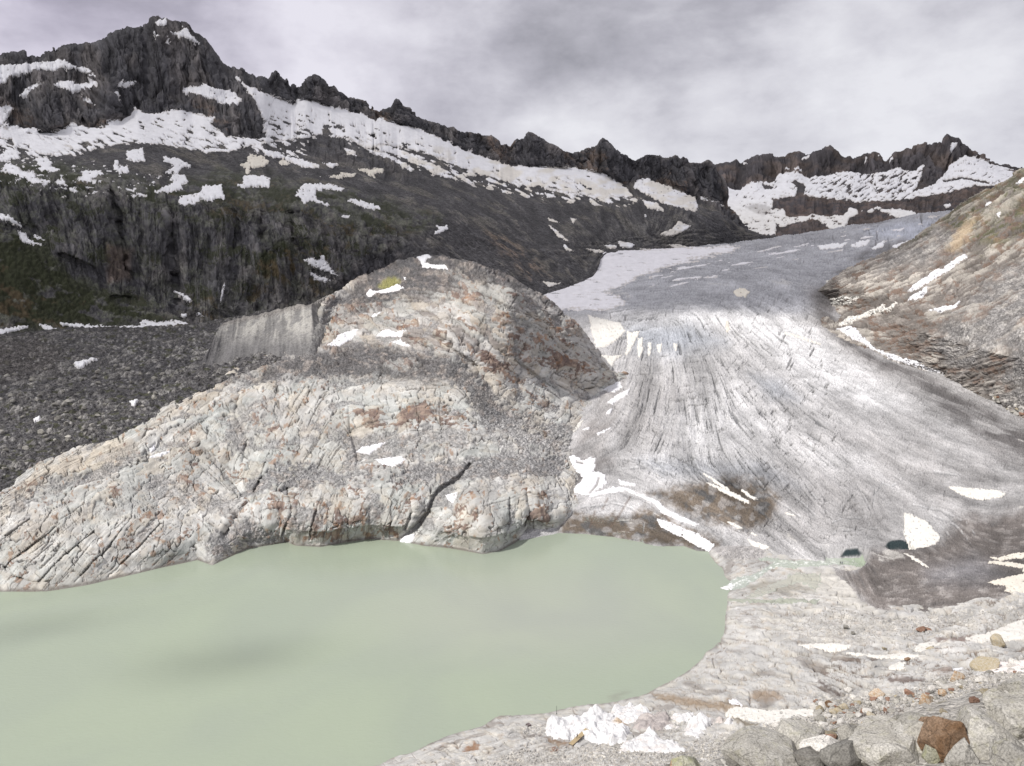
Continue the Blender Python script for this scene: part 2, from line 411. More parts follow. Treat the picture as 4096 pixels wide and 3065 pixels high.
def layer_mountain():
    return make_layer(-400, 3110, [
        ('off', -70, -30, 1),
        ('r', [(-420, 1340, 1050), (0, 1335, 1080), (220, 1312, 1110), (500, 1312, 1130), (760, 1300, 1160), (880, 1285, 1200), (1330, 1180, 1330), (1500, 1095, 1420), (1700, 1045, 1460), (1900, 1120, 1440), (2060, 1165, 1450), (2170, 1192, 1480), (2300, 1160, 1600),
               (2390, 1100, 1750), (2385, 1040, 2000), (2440, 1008, 2150), (2600, 1000, 2500), (2800, 988, 2900), (2975, 962, 3400), (3130, 955, 3600)], 14),
        ('r', [(-420, 1010, 1190), (0, 1000, 1200), (250, 1080, 1205), (440, 1120, 1225), (600, 1140, 1250), (760, 1130, 1270), (900, 1120, 1290), (1000, 1090, 1300), (1100, 1000, 1330), (1330, 1050, 1380), (1500, 1000, 1440), (1700, 960, 1540), (1900, 1010, 1600), (2100, 1060, 1640), (2300, 1060, 1760), (2420, 990, 2200),
               (2600, 970, 2550), (2800, 955, 2950), (2975, 950, 3440), (3130, 955, 3620)], 30),
        ('r', [(-420, 770, 1330), (0, 745, 1340), (250, 735, 1350), (440, 760, 1350), (600, 800, 1340), (720, 820, 1350), (900, 800, 1380), (1000, 840, 1400), (1100, 840, 1410), (1180, 830, 1420), (1300, 880, 1440), (1450, 900, 1500), (1600, 900, 1580), (1760, 875, 1680), (1900, 900, 1760), (2100, 960, 1850), (2300, 975, 1980), (2420, 960, 2280),
               (2600, 935, 2620), (2800, 915, 3030), (2975, 930, 3520), (3130, 958, 3650)], 25),
        ('r', [(-420, 600, 1750), (0, 600, 1800), (110, 600, 1820), (270, 622, 1780), (360, 600, 1800), (480, 577, 1850), (580, 580, 1860), (700, 640, 1800), (800, 690, 1760), (1000, 690, 1800), (1300, 700, 1850), (1500, 730, 1900), (1700, 765, 2000), (1900, 800, 2120), (2100, 830, 2260), (2300, 845, 2420), (2500, 840, 2680), (2700, 850, 2980), (2900, 880, 3380), (2975, 915, 3600), (3130, 960, 3700)], 20),
        ('r', [(-420, 500, 2150), (0, 480, 2150), (90, 520, 2150), (200, 516, 2180), (280, 510, 2200), (420, 506, 2200), (440, 486, 2220), (485, 482, 2230), (545, 440, 2300), (600, 455, 2310), (650, 452, 2320), (720, 442, 2330), (770, 455, 2330), (820, 470, 2300), (870, 520, 2230), (900, 540, 2200), (960, 546, 2180), (1040, 552, 2180), (1064, 530, 2230), (1078, 440, 2500), (1090, 400, 2640),
               (1100, 394, 2660), (1170, 418, 2720), (1225, 400, 2760), (1340, 430, 2830), (1500, 482, 2890), (1620, 502, 2950), (1740, 547, 3000), (1890, 612, 3110), (2050, 664, 3220), (2140, 668, 3260), (2270, 680, 3380), (2400, 697, 3480), (2500, 745, 3540), (2592, 716, 3620), (2700, 752, 3690), (2800, 800, 3740), (2900, 835, 3780), (2985, 915, 3770), (3130, 968, 3790)], 5),
        ('r', SKY_E, 0.5, jag(2.2, 22, 3.1)),
        ('off', 260, -190, -1), ('off', 900, -600, -1)], 12)
def layer_far():
    return make_layer(2740, 4400, [
        ('off', -200, -60, 1),
        ('r', [(2700, 980, 3800), (2980, 966, 3900), (3200, 940, 4000), (3400, 910, 4200), (3600, 876, 4400), (3790, 854, 4600), (4420, 820, 4700)], 20),
        ('r', [(2700, 935, 4250), (2980, 900, 4250), (3100, 880, 4350), (3240, 870, 4400), (3400, 850, 4500), (3600, 830, 4650), (3800, 805, 4800), (4000, 780, 4850), (4420, 770, 4900)], 25),
        ('r', [(2700, 870, 4600), (2980, 835, 4600), (3090, 800, 4650), (3180, 785, 4700), (3240, 783, 4720), (3320, 790, 4750), (3400, 803, 4800), (3600, 800, 4900), (3750, 780, 4980), (3900, 740, 5050), (4000, 735, 5100), (4420, 735, 5100)], 14),
        ('r', [(2700, 775, 5200), (2905, 755, 5200), (2960, 755, 5300), (3020, 725, 5350), (3090, 730, 5400), (3110, 700, 5450), (3150, 688, 5550), (3190, 690, 5550), (3225, 712, 5500), (3270, 706, 5520), (3350, 690, 5600), (3400, 683, 5620), (3440, 690, 5620), (3480, 700, 5600), (3515, 692, 5620), (3560, 680, 5620), (3600, 668, 5700), (3610, 685, 5650),
               (3650, 683, 5650), (3700, 655, 5700), (3715, 640, 5750), (3740, 690, 5600), (3775, 690, 5600), (3800, 655, 5700), (3860, 618, 5850), (3900, 625, 5900), (3950, 650, 5950), (4000, 670, 5950), (4096, 690, 5950), (4420, 720, 6000)], 4),
        ('r', SKY_F, 0.5, jag(1.6, 14, 9.7)),
        ('off', 400, -150, -1), ('off', 1400, -900, -1)], 10)
def layer_glacier():
    return make_layer(2080, 4560, [
        ('off', -14, -9, 1),
        ('z', [(2060, 2160, 0.5), (2235, 2118, 1.2), (2250, 2100, 3.0), (2330, 2095, 3.6), (2450, 2105, 3.8), (2570, 2125, 3.8), (2585, 2155, 1.8), (2650, 2163, 1.8), (2740, 2162, 1.8), (2790, 2185, 1.6), (2850, 2185, 2), (2950, 2180, 3.0), (3060, 2203, 3.2), (3240, 2222, 3.4), (3290, 2240, 3.0), (3335, 2285, 3.0), (3400, 2335, 4.5), (3450, 2398, 6.2), (3520, 2436, 7.2), (3700, 2444, 9.3), (3850, 2424, 11.5),
               (3950, 2395, 13), (4096, 2350, 15.5), (4580, 2240, 21)], 5),
        ('z', [(2060, 2050, 5), (2240, 2050, 6.5), (2600, 2060, 7.5), (2850, 2090, 7), (3060, 2120, 7), (3300, 2130, 7.5), (3500, 2180, 9), (3700, 2200, 12), (3850, 2200, 14), (4096, 2180, 18), (4580, 2120, 23)], 30),
        ('z', [(2060, 1990, 8), (2250, 1970, 9.5), (2600, 1955, 14), (3000, 1955, 15), (3400, 1975, 16), (3700, 1995, 17.5), (4096, 2010, 21), (4580, 2000, 26)], 40),
        ('z', [(2060, 1740, 22), (2350, 1700, 25), (2700, 1690, 28), (3100, 1710, 29), (3500, 1750, 28), (4096, 1790, 28), (4580, 1790, 32)], 60),
        ('z', [(2060, 1430, 37), (2500, 1400, 44), (2800, 1390, 47), (3200, 1420, 45), (3600, 1500, 40), (4096, 1660, 32), (4580, 1700, 34)], 60),
        ('z', [(2060, 1285, 62), (2500, 1258, 72), (2900, 1262, 73), (3200, 1292, 66), (3350, 1340, 56), (3600, 1430, 45), (4096, 1610, 34), (4580, 1640, 36)], 40),
        ('r', [(2060, 1195, 1470), (2350, 1125, 1680), (2700, 1125, 1660), (3000, 1125, 1660), (3300, 1165, 1560), (3450, 1180, 1550), (3700, 1250, 1400), (4580, 1400, 1100)], 40),
        ('r', [(2060, 1090, 2000), (2390, 1045, 1990), (2440, 1020, 2100), (2600, 1020, 2300), (2800, 1010, 2600), (3000, 1000, 2800), (3300, 1010, 2700), (3500, 990, 2700), (3700, 960, 2700), (4580, 960, 2600)], 25),
        ('r', [(2060, 1060, 2200), (2420, 1007, 2160), (2600, 999, 2500), (2800, 987, 2900), (3000, 962, 3500), (3200, 935, 3950), (3400, 905, 4200), (3600, 871, 4400), (3790, 848, 4600), (4580, 800, 4700)], 10),
        ('off', 300, -15, -1)], 25)
def layer_hump():
    return make_layer(-400, 2520, [
        ('off', -22, -12, 1),
        ('z', [(-420, 2395, 0), (0, 2366, 0), (185, 2366, 0), (350, 2340, 0), (560, 2292, 0), (640, 2272, 0), (790, 2240, 0), (850, 2262, 0), (905, 2235, 0), (990, 2195, 0), (1100, 2178, 0), (1150, 2168, 0), (1180, 2182, 0), (1280, 2188, 0), (1380, 2170, 0), (1480, 2156, 0), (1590, 2164, 0), (1700, 2182, 0), (1800, 2192, 0), (1930, 2216, 0), (2000, 2204, 0), (2060, 2172, 0), (2110, 2132, 0), (2160, 2136, 0),
               (2235, 2122, 0), (2300, 2115, -2), (2540, 2110, -7)], 4),
        ('z', [(-420, 2290, 7), (0, 2270, 7.5), (185, 2270, 8), (350, 2240, 9), (560, 2200, 9), (640, 2190, 9), (790, 2190, 5), (850, 2200, 6), (905, 2170, 7), (1000, 2120, 10), (1100, 2090, 13), (1280, 2090, 13), (1480, 2080, 12), (1590, 2080, 11), (1700, 2080, 12), (1800, 2090, 13), (1930, 2110, 13.5), (2060, 2090, 12), (2110, 2075, 10), (2235, 2075, 6), (2300, 2070, 4), (2540, 2060, -2)], 14),
        ('z', [(-420, 2200, 17), (0, 2170, 18), (300, 2140, 18), (560, 2080, 20), (700, 2060, 19), (800, 2050, 18), (900, 2010, 20), (980, 1985, 22), (1200, 1975, 23), (1500, 1950, 26), (1650, 1960, 25), (1760, 1965, 24), (1900, 1945, 26), (2050, 1945, 25), (2150, 1950, 22), (2260, 1965, 13), (2330, 1960, 8.5), (2540, 1960, 4)], 22),
        ('z', [(-420, 2060, 27), (0, 2025, 28), (300, 1960, 30), (550, 1880, 34), (700, 1930, 27), (800, 1940, 25), (900, 1960, 23), (1000, 1900, 28), (1300, 1840, 33), (1600, 1800, 36), (1900, 1800, 35), (2100, 1800, 30), (2210, 1815, 22), (2280, 1820, 17), (2400, 1830, 10), (2540, 1830, 6)], 30),
        ('z', [(-420, 2015, 30), (0, 1985, 31), (110, 1905, 34), (290, 1805, 39), (480, 1765, 42), (580, 1715, 46), (700, 1625, 53), (760, 1640, 52), (900, 1640, 52), (1100, 1590, 58), (1400, 1550, 63), (1700, 1560, 64), (1900, 1630, 54), (2100, 1670, 40), (2250, 1700, 29), (2340, 1715, 21), (2540, 1720, 12)], 26),
        ('z', [(-420, 2005, 27), (0, 1972, 28), (110, 1885, 31), (290, 1785, 36), (480, 1745, 39), (580, 1690, 44), (700, 1600, 52), (800, 1555, 57), (900, 1500, 64), (1050, 1445, 72), (1250, 1395, 82), (1400, 1340, 91), (1600, 1345, 95), (1800, 1400, 90), (2000, 1480, 72), (2200, 1560, 47), (2400, 1560, 33), (2540, 1560, 20)], 24),
        ('z', [(-420, 1995, 25), (0, 1960, 26), (110, 1875, 28), (290, 1778, 33), (480, 1738, 36), (580, 1680, 41), (700, 1592, 48), (800, 1548, 53), (900, 1494, 60), (1050, 1440, 68), (1240, 1390, 79), (1300, 1310, 94), (1400, 1260, 105), (1550, 1240, 110), (1700, 1230, 117), (1900, 1230, 122), (2050, 1260, 116), (2200, 1320, 98), (2300, 1380, 82), (2380, 1440, 62), (2420, 1500, 45), (2540, 1530, 25)], 24),
        ('z', [(-420, 1990, 18), (0, 1955, 19), (290, 1770, 26), (700, 1586, 40), (900, 1490, 52), (1050, 1438, 60), (1240, 1388, 72), (1282, 1236, 114), (1330, 1222, 113), (1400, 1200, 118), (1500, 1160, 128), (1700, 1090, 146), (1900, 1110, 146), (2050, 1155, 138), (2200, 1250, 113), (2300, 1335, 91), (2380, 1420, 66), (2420, 1490, 46), (2540, 1520, 25)], 20),
        ('r', [(-420, 1985, 640), (0, 1950, 640), (290, 1765, 680), (700, 1580, 760), (900, 1485, 800), (1050, 1433, 830), (1240, 1383, 850), (1282, 1214, 838), (1330, 1184, 885), (1400, 1140, 975), (1500, 1086, 1060), (1600, 1044, 1110), (1700, 1024, 1130), (1790, 1022, 1140), (1880, 1046, 1120), (1960, 1076, 1080), (2060, 1116, 1040), (2170, 1190, 1000), (2300, 1305, 930), (2390, 1410, 880), (2430, 1485, 850), (2540, 1515, 850)], 8, jag(3, 30, 7.7)),
        ('off', 60, -30, -1)], 16)
def layer_valley():
    return make_layer(-420, 1100, [
        ('off', -30, -10, 1),
        ('z', [(-440, 2010, 28), (0, 1978, 31), (110, 1898, 34), (290, 1798, 39), (480, 1758, 42), (700, 1618, 53), (900, 1510, 64), (1120, 1440, 74)], 20),
        ('z', [(-440, 1820, 39), (0, 1790, 40), (300, 1700, 44), (500, 1650, 48), (700, 1560, 57), (900, 1480, 66), (1120, 1420, 77)], 30),
        ('z', [(-440, 1600, 52), (0, 1580, 54), (400, 1520, 59), (800, 1450, 66), (900, 1440, 68), (1120, 1400, 79)], 30),
        ('z', [(-440, 1420, 72), (0, 1420, 72), (150, 1420, 66), (400, 1400, 66), (800, 1370, 76), (1120, 1350, 85)], 30),
        ('r', [(-440, 1335, 1055), (0, 1332, 1085), (220, 1310, 1115), (500, 1310, 1135), (760, 1298, 1165), (880, 1283, 1205), (1120, 1230, 1280)], 20),
        ('off', 80, -10, -1)], 20)
def layer_moraine():
    return make_layer(680, 1760, [
        ('off', -40, -25, 1),
        ('z', [(660, 1575, 54), (790, 1500, 60), (900, 1480, 65), (1050, 1428, 75), (1250, 1385, 86), (1330, 1300, 96), (1400, 1260, 96), (1500, 1210, 96), (1780, 1110, 96)], 10),
        ('z', [(660, 1572, 54), (770, 1495, 60), (830, 1440, 68), (885, 1380, 77), (1000, 1350, 84), (1250, 1300, 100), (1330, 1250, 104), (1400, 1200, 104), (1500, 1160, 104), (1780, 1100, 104)], 8),
        ('z', [(660, 1568, 54), (770, 1490, 60), (810, 1445, 67), (850, 1372, 79), (868, 1325, 88), (890, 1290, 94), (1000, 1264, 102), (1100, 1243, 109), (1250, 1212, 118), (1330, 1178, 121), (1380, 1160, 118), (1500, 1120, 112), (1780, 1080, 108)], 4, jag(3, 40, 6.1)),
        ('off', 50, -34, -1)], 8)
def layer_hillside():
    return make_layer(3130, 4580, [
        ('off', -40, -30, 1),
        ('z', [(3120, 1260, 52), (3200, 1225, 66), (3250, 1230, 72), (3290, 1290, 67), (3330, 1330, 59), (3370, 1352, 55), (3500, 1408, 48), (3600, 1445, 45), (3750, 1500, 39), (3900, 1585, 34), (3960, 1610, 33), (4096, 1680, 30), (4600, 1880, 26)], 10),
        ('z', [(3120, 1250, 53), (3200, 1215, 68), (3260, 1205, 78), (3330, 1220, 82), (3500, 1260, 83), (3700, 1330, 80), (3900, 1400, 78), (4096, 1450, 80), (4600, 1500, 100)], 20),
        ('r', [(3120, 1240, 1350), (3200, 1205, 1420), (3260, 1185, 1440), (3330, 1160, 1400), (3500, 1130, 1350), (3700, 1120, 1250), (3900, 1130, 1150), (4096, 1130, 1080), (4600, 1100, 950)], 20),
        ('r', [(3120, 1232, 1500), (3190, 1203, 1560), (3260, 1172, 1600), (3330, 1115, 1640), (3400, 1076, 1660), (3550, 1006, 1680), (3640, 960, 1680), (3700, 925, 1680), (3780, 870, 1650), (3850, 815, 1620), (3920, 775, 1600), (4000, 738, 1570), (4050, 708, 1550), (4096, 680, 1530), (4300, 590, 1480), (4600, 470, 1400)], 5, jag(2.0, 30, 2.2)),
        ('off', 150, -20, -1), ('off', 600, -200, -1)], 12)
def layer_shore():
    return make_layer(1180, 4560, [
        ('rz', [(1160, 90, 60), (2000, 85, 90), (2800, 70, 112), (4580, 60, 122)], 30),
        ('z', [(1160, 3330, -8), (1500, 3330, 8), (1800, 3330, 20), (2200, 3330, 30), (2600, 3330, 41), (3000, 3330, 54), (3400, 3330, 66), (4096, 3330, 84), (4580, 3330, 95)], 30),
        ('z', [(1160, 3090, -8), (1500, 3066, 0), (1650, 3066, 4), (1800, 3066, 8), (2000, 3066, 12), (2200, 3066, 15), (2600, 3066, 23), (3000, 3066, 32), (3400, 3066, 42), (4096, 3066, 60), (4580, 3066, 72)], 14),
        ('z', [(1160, 3050, -10), (1500, 3030, -2), (1620, 3020, 0.5), (1700, 3020, 2.5), (1850, 3000, 5), (1990, 2975, 7.5), (2200, 2965, 9), (2440, 2940, 11), (2700, 2880, 14), (2930, 2800, 16), (3300, 2790, 22), (3700, 2780, 32), (4096, 2770, 46), (4580, 2770, 62)], 12),
        ('z', [(1160, 3020, -12), (1500, 2990, -5), (1620, 3015, -1), (1700, 2985, 0), (1790, 2945, 0), (1850, 2930, 0), (1930, 2905, 0), (1990, 2868, 0), (2080, 2862, 0), (2200, 2850, 0), (2330, 2820, 0), (2440, 2810, 0), (2500, 2800, 0), (2560, 2785, 0), (2640, 2745, 0), (2700, 2718, 0), (2760, 2680, 0), (2800, 2648, 0), (2825, 2610, 0), (2855, 2588, 0), (2930, 2562, 1), (3200, 2560, 7), (3600, 2560, 15), (4096, 2560, 28), (4580, 2560, 45)], 3),
        ('z', [(1160, 2960, -16), (1990, 2820, -5), (2700, 2660, -5), (2800, 2580, -4), (2850, 2500, -3), (2897, 2470, -0.4), (2940, 2440, 2.2), (3100, 2440, 4.5), (3400, 2440, 7), (3560, 2450, 8.5), (3700, 2455, 9.3), (3850, 2440, 12), (4096, 2400, 17), (4580, 2350, 28)], 6),
        ('z', [(1160, 2900, -20), (1990, 2700, -12), (2700, 2500, -12), (2860, 2390, -3), (2905, 2385, -0.3), (2935, 2380, 1.4), (2990, 2378, 2.0), (3100, 2372, 2.8), (3300, 2372, 4.0), (3420, 2370, 4.0), (3560, 2390, 4.5), (3850, 2360, 6), (4096, 2300, 8), (4580, 2200, 10)], 6),
        ('z', [(1160, 2800, -20), (2700, 2400, -12), (2880, 2350, -1.5), (2930, 2350, -0.2), (2990, 2350, 0.3), (3100, 2345, 1.0), (3300, 2330, 2.6), (3400, 2310, 3.0), (3560, 2330, 2), (4580, 2200, 2)], 6),
        ('z', [(1160, 2780, -20), (2700, 2330, -12), (2860, 2290, -2.5), (2905, 2290, 0.6), (2960, 2290, 1.6), (3100, 2285, 1.9), (3200, 2280, 2.3), (3330, 2270, 2.8), (3400, 2265, 2.6), (3560, 2290, 1), (4580, 2150, -2)], 6),
        ('z', [(1160, 2780, -20), (2700, 2260, -10), (2830, 2240, -1.5), (2870, 2240, 1.2), (2960, 2240, 2.6), (3020, 2240, 2.0), (3100, 2238, 1.6), (3200, 2238, 1.9), (3330, 2235, 2.2), (3470, 2235, 2.0), (3560, 2240, 0), (4580, 2120, -6)], 6),
        ('z', [(1160, 2780, -20), (2700, 2200, -10), (2825, 2205, -1), (2860, 2200, 2.6), (2950, 2195, 4.2), (3050, 2205, 3.6), (3200, 2212, 2.6), (3350, 2205, 2), (3560, 2200, -1), (4580, 2100, -8)], 6),
        ('z', [(1160, 2740, -24), (2700, 2160, -14), (2830, 2175, -2), (2950, 2165, 2.5), (3050, 2175, 2), (3300, 2170, 0), (4580, 2080, -12)], 6)], 8)
def layer_foreground():
    return make_layer(900, 4560, [
        ('rz', [(880, 1.2, 168.25), (4580, 1.2, 168.25)], 30),
        ('r', [(880, 4300, 11.5), (2000, 3700, 11.5), (2700, 3560, 11.5), (3400, 3500, 11.5), (4096, 3420, 11.5), (4580, 3400, 11.5)], 30),
        ('r', [(880, 3900, 16), (2000, 3400, 16), (2560, 3250, 16), (2850, 3190, 16), (3150, 3170, 16.2), (3500, 3160, 16.5), (3850, 3140, 16.8), (4096, 3120, 17), (4580, 3060, 17)], 20),
        ('r', [(880, 3620, 17.5), (1500, 3400, 17.5), (2200, 3220, 17.5), (2560, 3120, 17.5), (2750, 3070, 17.6), (2850, 3035, 17.8), (3000, 2996, 18.6), (3150, 2950, 19.6), (3300, 2910, 20.6), (3500, 2862, 21.6), (3700, 2809, 22.6), (3850, 2769, 23.4), (4000, 2732, 24), (4096, 2702, 24.4), (4580, 2564, 26)], 10, jag(5, 60, 4.4)),
        ('off', 2.5, -4, -1), ('off', 15, -28, -1), ('rz', [(880, 95, 60), (4580, 70, 95)], 20)], 8, cell=5.0)
# ------------------------------------------------------------------ ground materials
def ground_mat(name, stone, fine, bump, rough=0.92, vary=0.16, stone_var=0.55, spec=0.25, stone_bump=0.5):
    """tint attribute x fine mottling; where the rubble attribute is high, loose stones of about `stone` metres"""
    m = bpy.data.materials.new(name); m.use_nodes = True
    b = NB(m.node_tree)
    out = b.n('ShaderNodeOutputMaterial'); bs = b.n('ShaderNodeBsdfPrincipled')
    tint = b.n('ShaderNodeAttribute', attribute_name='tint').outputs['Color']
    rub = b.n('ShaderNodeAttribute', attribute_name='rubble').outputs['Fac']
    p = b.n('ShaderNodeTexCoord').outputs['Object']
    f1 = b.noise(p, 1.0 / fine, 6, 0.68)
    f2 = b.noise(p, 1.0 / (fine * 9), 3, 0.6)
    k = b.math('ADD', b.math('MULTIPLY_ADD', f1, 2 * vary, 1 - vary), b.math('MULTIPLY_ADD', f2, vary, -vary / 2))
    v1 = b.n('ShaderNodeTexVoronoi', feature='F1', i={'Vector': p, 'Scale': 1.0 / stone})
    v2 = b.n('ShaderNodeTexVoronoi', feature='F1', i={'Vector': p, 'Scale': 1.0 / (stone * 0.37)})
    g1 = b.n('ShaderNodeSeparateColor', i={0: v1.outputs['Color']}).outputs[0]
    g2 = b.n('ShaderNodeSeparateColor', i={0: v2.outputs['Color']}).outputs[1]
    rnd = b.math('ADD', b.math('MULTIPLY', g1, 0.6), b.math('MULTIPLY', g2, 0.4))
    sv = b.math('MULTIPLY_ADD', rnd, 2 * stone_var, 1 - stone_var)
    kk = b.math('MULTIPLY', k, b.math('ADD', b.math('MULTIPLY', rub, sv), b.math('SUBTRACT', 1.0, rub)))
    col = b.mix(1.0, tint, b.n('ShaderNodeCombineColor', i={0: kk, 1: kk, 2: kk}).outputs[0], 'MULTIPLY')
    b.l(col, bs.inputs['Base Color'])
    bs.inputs['Roughness'].default_value = rough
    bs.inputs['Specular IOR Level'].default_value = spec
    st = b.math('SUBTRACT', 1.0, b.math('ADD', b.math('MULTIPLY', v1.outputs['Distance'], 1.1), b.math('MULTIPLY', v2.outputs['Distance'], 0.4)))
    hh = b.math('ADD', b.math('MULTIPLY', f1, fine * bump), b.math('MULTIPLY', b.math('MULTIPLY', st, rub), stone * stone_bump))
    bp = b.n('ShaderNodeBump', i={'Strength': 1.0, 'Distance': 1.0, 'Height': hh})
    b.l(bp.outputs[0], bs.inputs['Normal']); b.l(bs.outputs[0], out.inputs[0])
    return m
def snow_mat():
    m = bpy.data.materials.new('snow'); m.use_nodes = True
    b = NB(m.node_tree)
    out = b.n('ShaderNodeOutputMaterial'); bs = b.n('ShaderNodeBsdfPrincipled')
    tint = b.n('ShaderNodeAttribute', attribute_name='tint').outputs['Color']
    p = b.n('ShaderNodeTexCoord').outputs['Object']
    f = b.noise(p, 0.05, 5, 0.6); g = b.noise(p, 0.8, 4, 0.6)
    k = b.math('ADD', b.math('MULTIPLY_ADD', f, 0.16, 0.92), b.math('MULTIPLY_ADD', g, 0.06, -0.03))
    col = b.mix(1.0, tint, b.n('ShaderNodeCombineColor', i={0: k, 1: k, 2: k}).outputs[0], 'MULTIPLY')
    b.l(col, bs.inputs['Base Color']); bs.inputs['Roughness'].default_value = 0.7; bs.inputs['Specular IOR Level'].default_value = 0.2
    bp = b.n('ShaderNodeBump', i={'Strength': 0.6, 'Distance': 1.0, 'Height': b.math('ADD', b.math('MULTIPLY', g, 0.22), b.math('MULTIPLY', f, 2.6))})
    b.l(bp.outputs[0], bs.inputs['Normal']); b.l(bs.outputs[0], out.inputs[0])
    return m
SNOW = snow_mat()

def snow_sheet(name, L, m, tint, label=None, cat=None, group=None, kind=None, thick=1.0):
    """snow lying on a landform: a slab whose rim dips into the ground"""
    if m.max() < 0.5: return None
    if label:                                    # one patch = its largest connected piece
        k = m > .42; ii, jj = np.nonzero(k); i0, j0 = ii.min(), jj.min(); k = np.pad(k[i0:ii.max() + 1, j0:jj.max() + 1], 1)
        lab = np.where(k, np.arange(1, k.size + 1).reshape(k.shape), 0)
        while True:
            q = lab.copy()
            for ax in (0, 1):
                for d in (1, -1): q = np.maximum(q, np.roll(lab, d, ax))
            q = np.where(k, q, 0)
            if (q == lab).all(): break
            lab = q
        ids, cnt = np.unique(lab[lab > 0], return_counts=True); big = lab == ids[cnt.argmax()]
        near = big.copy()
        for a in (-1, 0, 1):
            for c in (-1, 0, 1): near |= np.roll(np.roll(big, a, 0), c, 1)
        full = np.zeros(m.shape, bool); full[i0:i0 + k.shape[0] - 2, j0:j0 + k.shape[1] - 2] = near[1:-1, 1:-1]
        m = np.where(full, m, 0)
    T = (0.25 + 0.0011 * L.r) * thick
    lift = (m - 0.42) * T * 1.6
    rim = sstep(m + .22 * fbm2(L.u / 9, L.v / 6, 3), .86, .5)
    tint = lerp(np.broadcast_to(np.asarray(tint, np.float32), L.X.shape + (3,)), (.42, .38, .34), .62 * rim)
    tint = tint * (1 + .10 * fbm2(L.u / 30, L.v / 10, 4, .6))[..., None]
    o = grid_mesh(name, L.X + L.n[..., 0] * lift, L.Y + L.n[..., 1] * lift, L.Z + np.maximum(L.n[..., 2], 0.35) * lift, keep=m > 0.3, col=np.clip(tint, .02, .88), mat=SNOW)
    if kind: o['kind'] = kind
    if label: o['label'] = label; o['category'] = cat
    if group: o['group'] = group
    return o
WHITE = np.array((.76, .76, .79), np.float32); TAN = np.array((.66, .62, .55), np.float32); CREAM = np.array((.70, .68, .64), np.float32)

def poly_snow(L, polys, w=5.0, amp=5.0, per=22.0, seed=0.0, holes=True):
    j = amp * (1.1 * n2(L.u / per + seed, L.v / (per * .8)) + .9 * n2(L.u / (per * .5) + seed, L.v / (per * .26)) + .35 * n2(L.u / 6, L.v / 3 + seed))
    m = np.zeros(L.u.shape, np.float32)
    for p in polys: m = np.maximum(m, pmask(L, p, w * .7, j))
    if holes and m.max() > .5: m = m * (1 - sstep(fbm2(L.u / 13 + seed, L.v / 7, 3, .6), .50, .58))
    return m

def facets(L, deg, a, b, seed, warp=12.0):
    """joint-bounded blocks, long side a px at `deg` in the picture plane, short side b: nearness to centre, gap, random id"""
    u = L.u + warp * (n2(L.u / 60 + seed, L.v / 60) + .5 * n2(L.u / 22 + seed, L.v / 22)); v = L.v + warp * (n2(L.u / 60, L.v / 60 + seed) + .5 * n2(L.u / 22, L.v / 22 + seed))
    t = math.radians(deg); c, s = math.cos(t), math.sin(t)
    f1, f2, cid = worley((u * c + v * s) / a, (-u * s + v * c) / b, seed)
    return f1, f2 - f1, cid
def crest_fade(L, rows=30, lo=.3):
    k = L.Z.argmax(0)[None, :] if False else (L.v + (L.r > 1e9)).argmin(0)[None, :]
    return lo + (1 - lo) * sstep(np.abs(np.arange(L.nr)[:, None] - k), 2, rows)
# ------------------------------------------------------------------ left mountain wall
SN_E_MAIN = [(540, 434), (570, 450), (605, 457), (650, 452), (690, 441), (740, 439), (770, 452), (800, 462), (860, 478), (845, 497), (872, 520), (900, 542), (960, 550), (1040, 556), (1066, 532), (1050, 470), (1015, 400), (985, 355), (945, 314), (970, 330), (1000, 350), (1060, 372), (1100, 390), (1170, 420), (1200, 400), (1225, 400),
    (1290, 417), (1340, 432), (1440, 457), (1500, 484), (1510, 472), (1600, 500), (1680, 517), (1740, 547), (1800, 572), (1850, 597), (1890, 612), (1955, 632), (2010, 657), (2050, 664), (2140, 668), (2200, 666), (2230, 670), (2290, 672), (2350, 682), (2400, 697), (2440, 707), (2500, 747), (2530, 785), (2450, 792), (2400, 797), (2330, 782), (2270, 772), (2210, 762),
    (2150, 745), (2050, 735), (1990, 715), (1920, 700), (1850, 672), (1780, 640), (1700, 614), (1620, 594), (1540, 582), (1480, 590), (1420, 572), (1370, 552), (1300, 540), (1250, 548), (1150, 562), (1080, 572), (1000, 584), (930, 602), (860, 612), (800, 606), (720, 590), (640, 582), (560, 577), (480, 578), (420, 588), (360, 602), (330, 612), (290, 620), (200, 620), (160, 614), (120, 590), (110, 570), (60, 585), (45, 560), (0, 545), (-20, 510),
    (20, 500), (70, 506), (150, 512), (170, 522), (190, 520), (260, 514), (290, 497), (340, 511), (420, 512), (425, 482), (485, 484), (520, 464)]
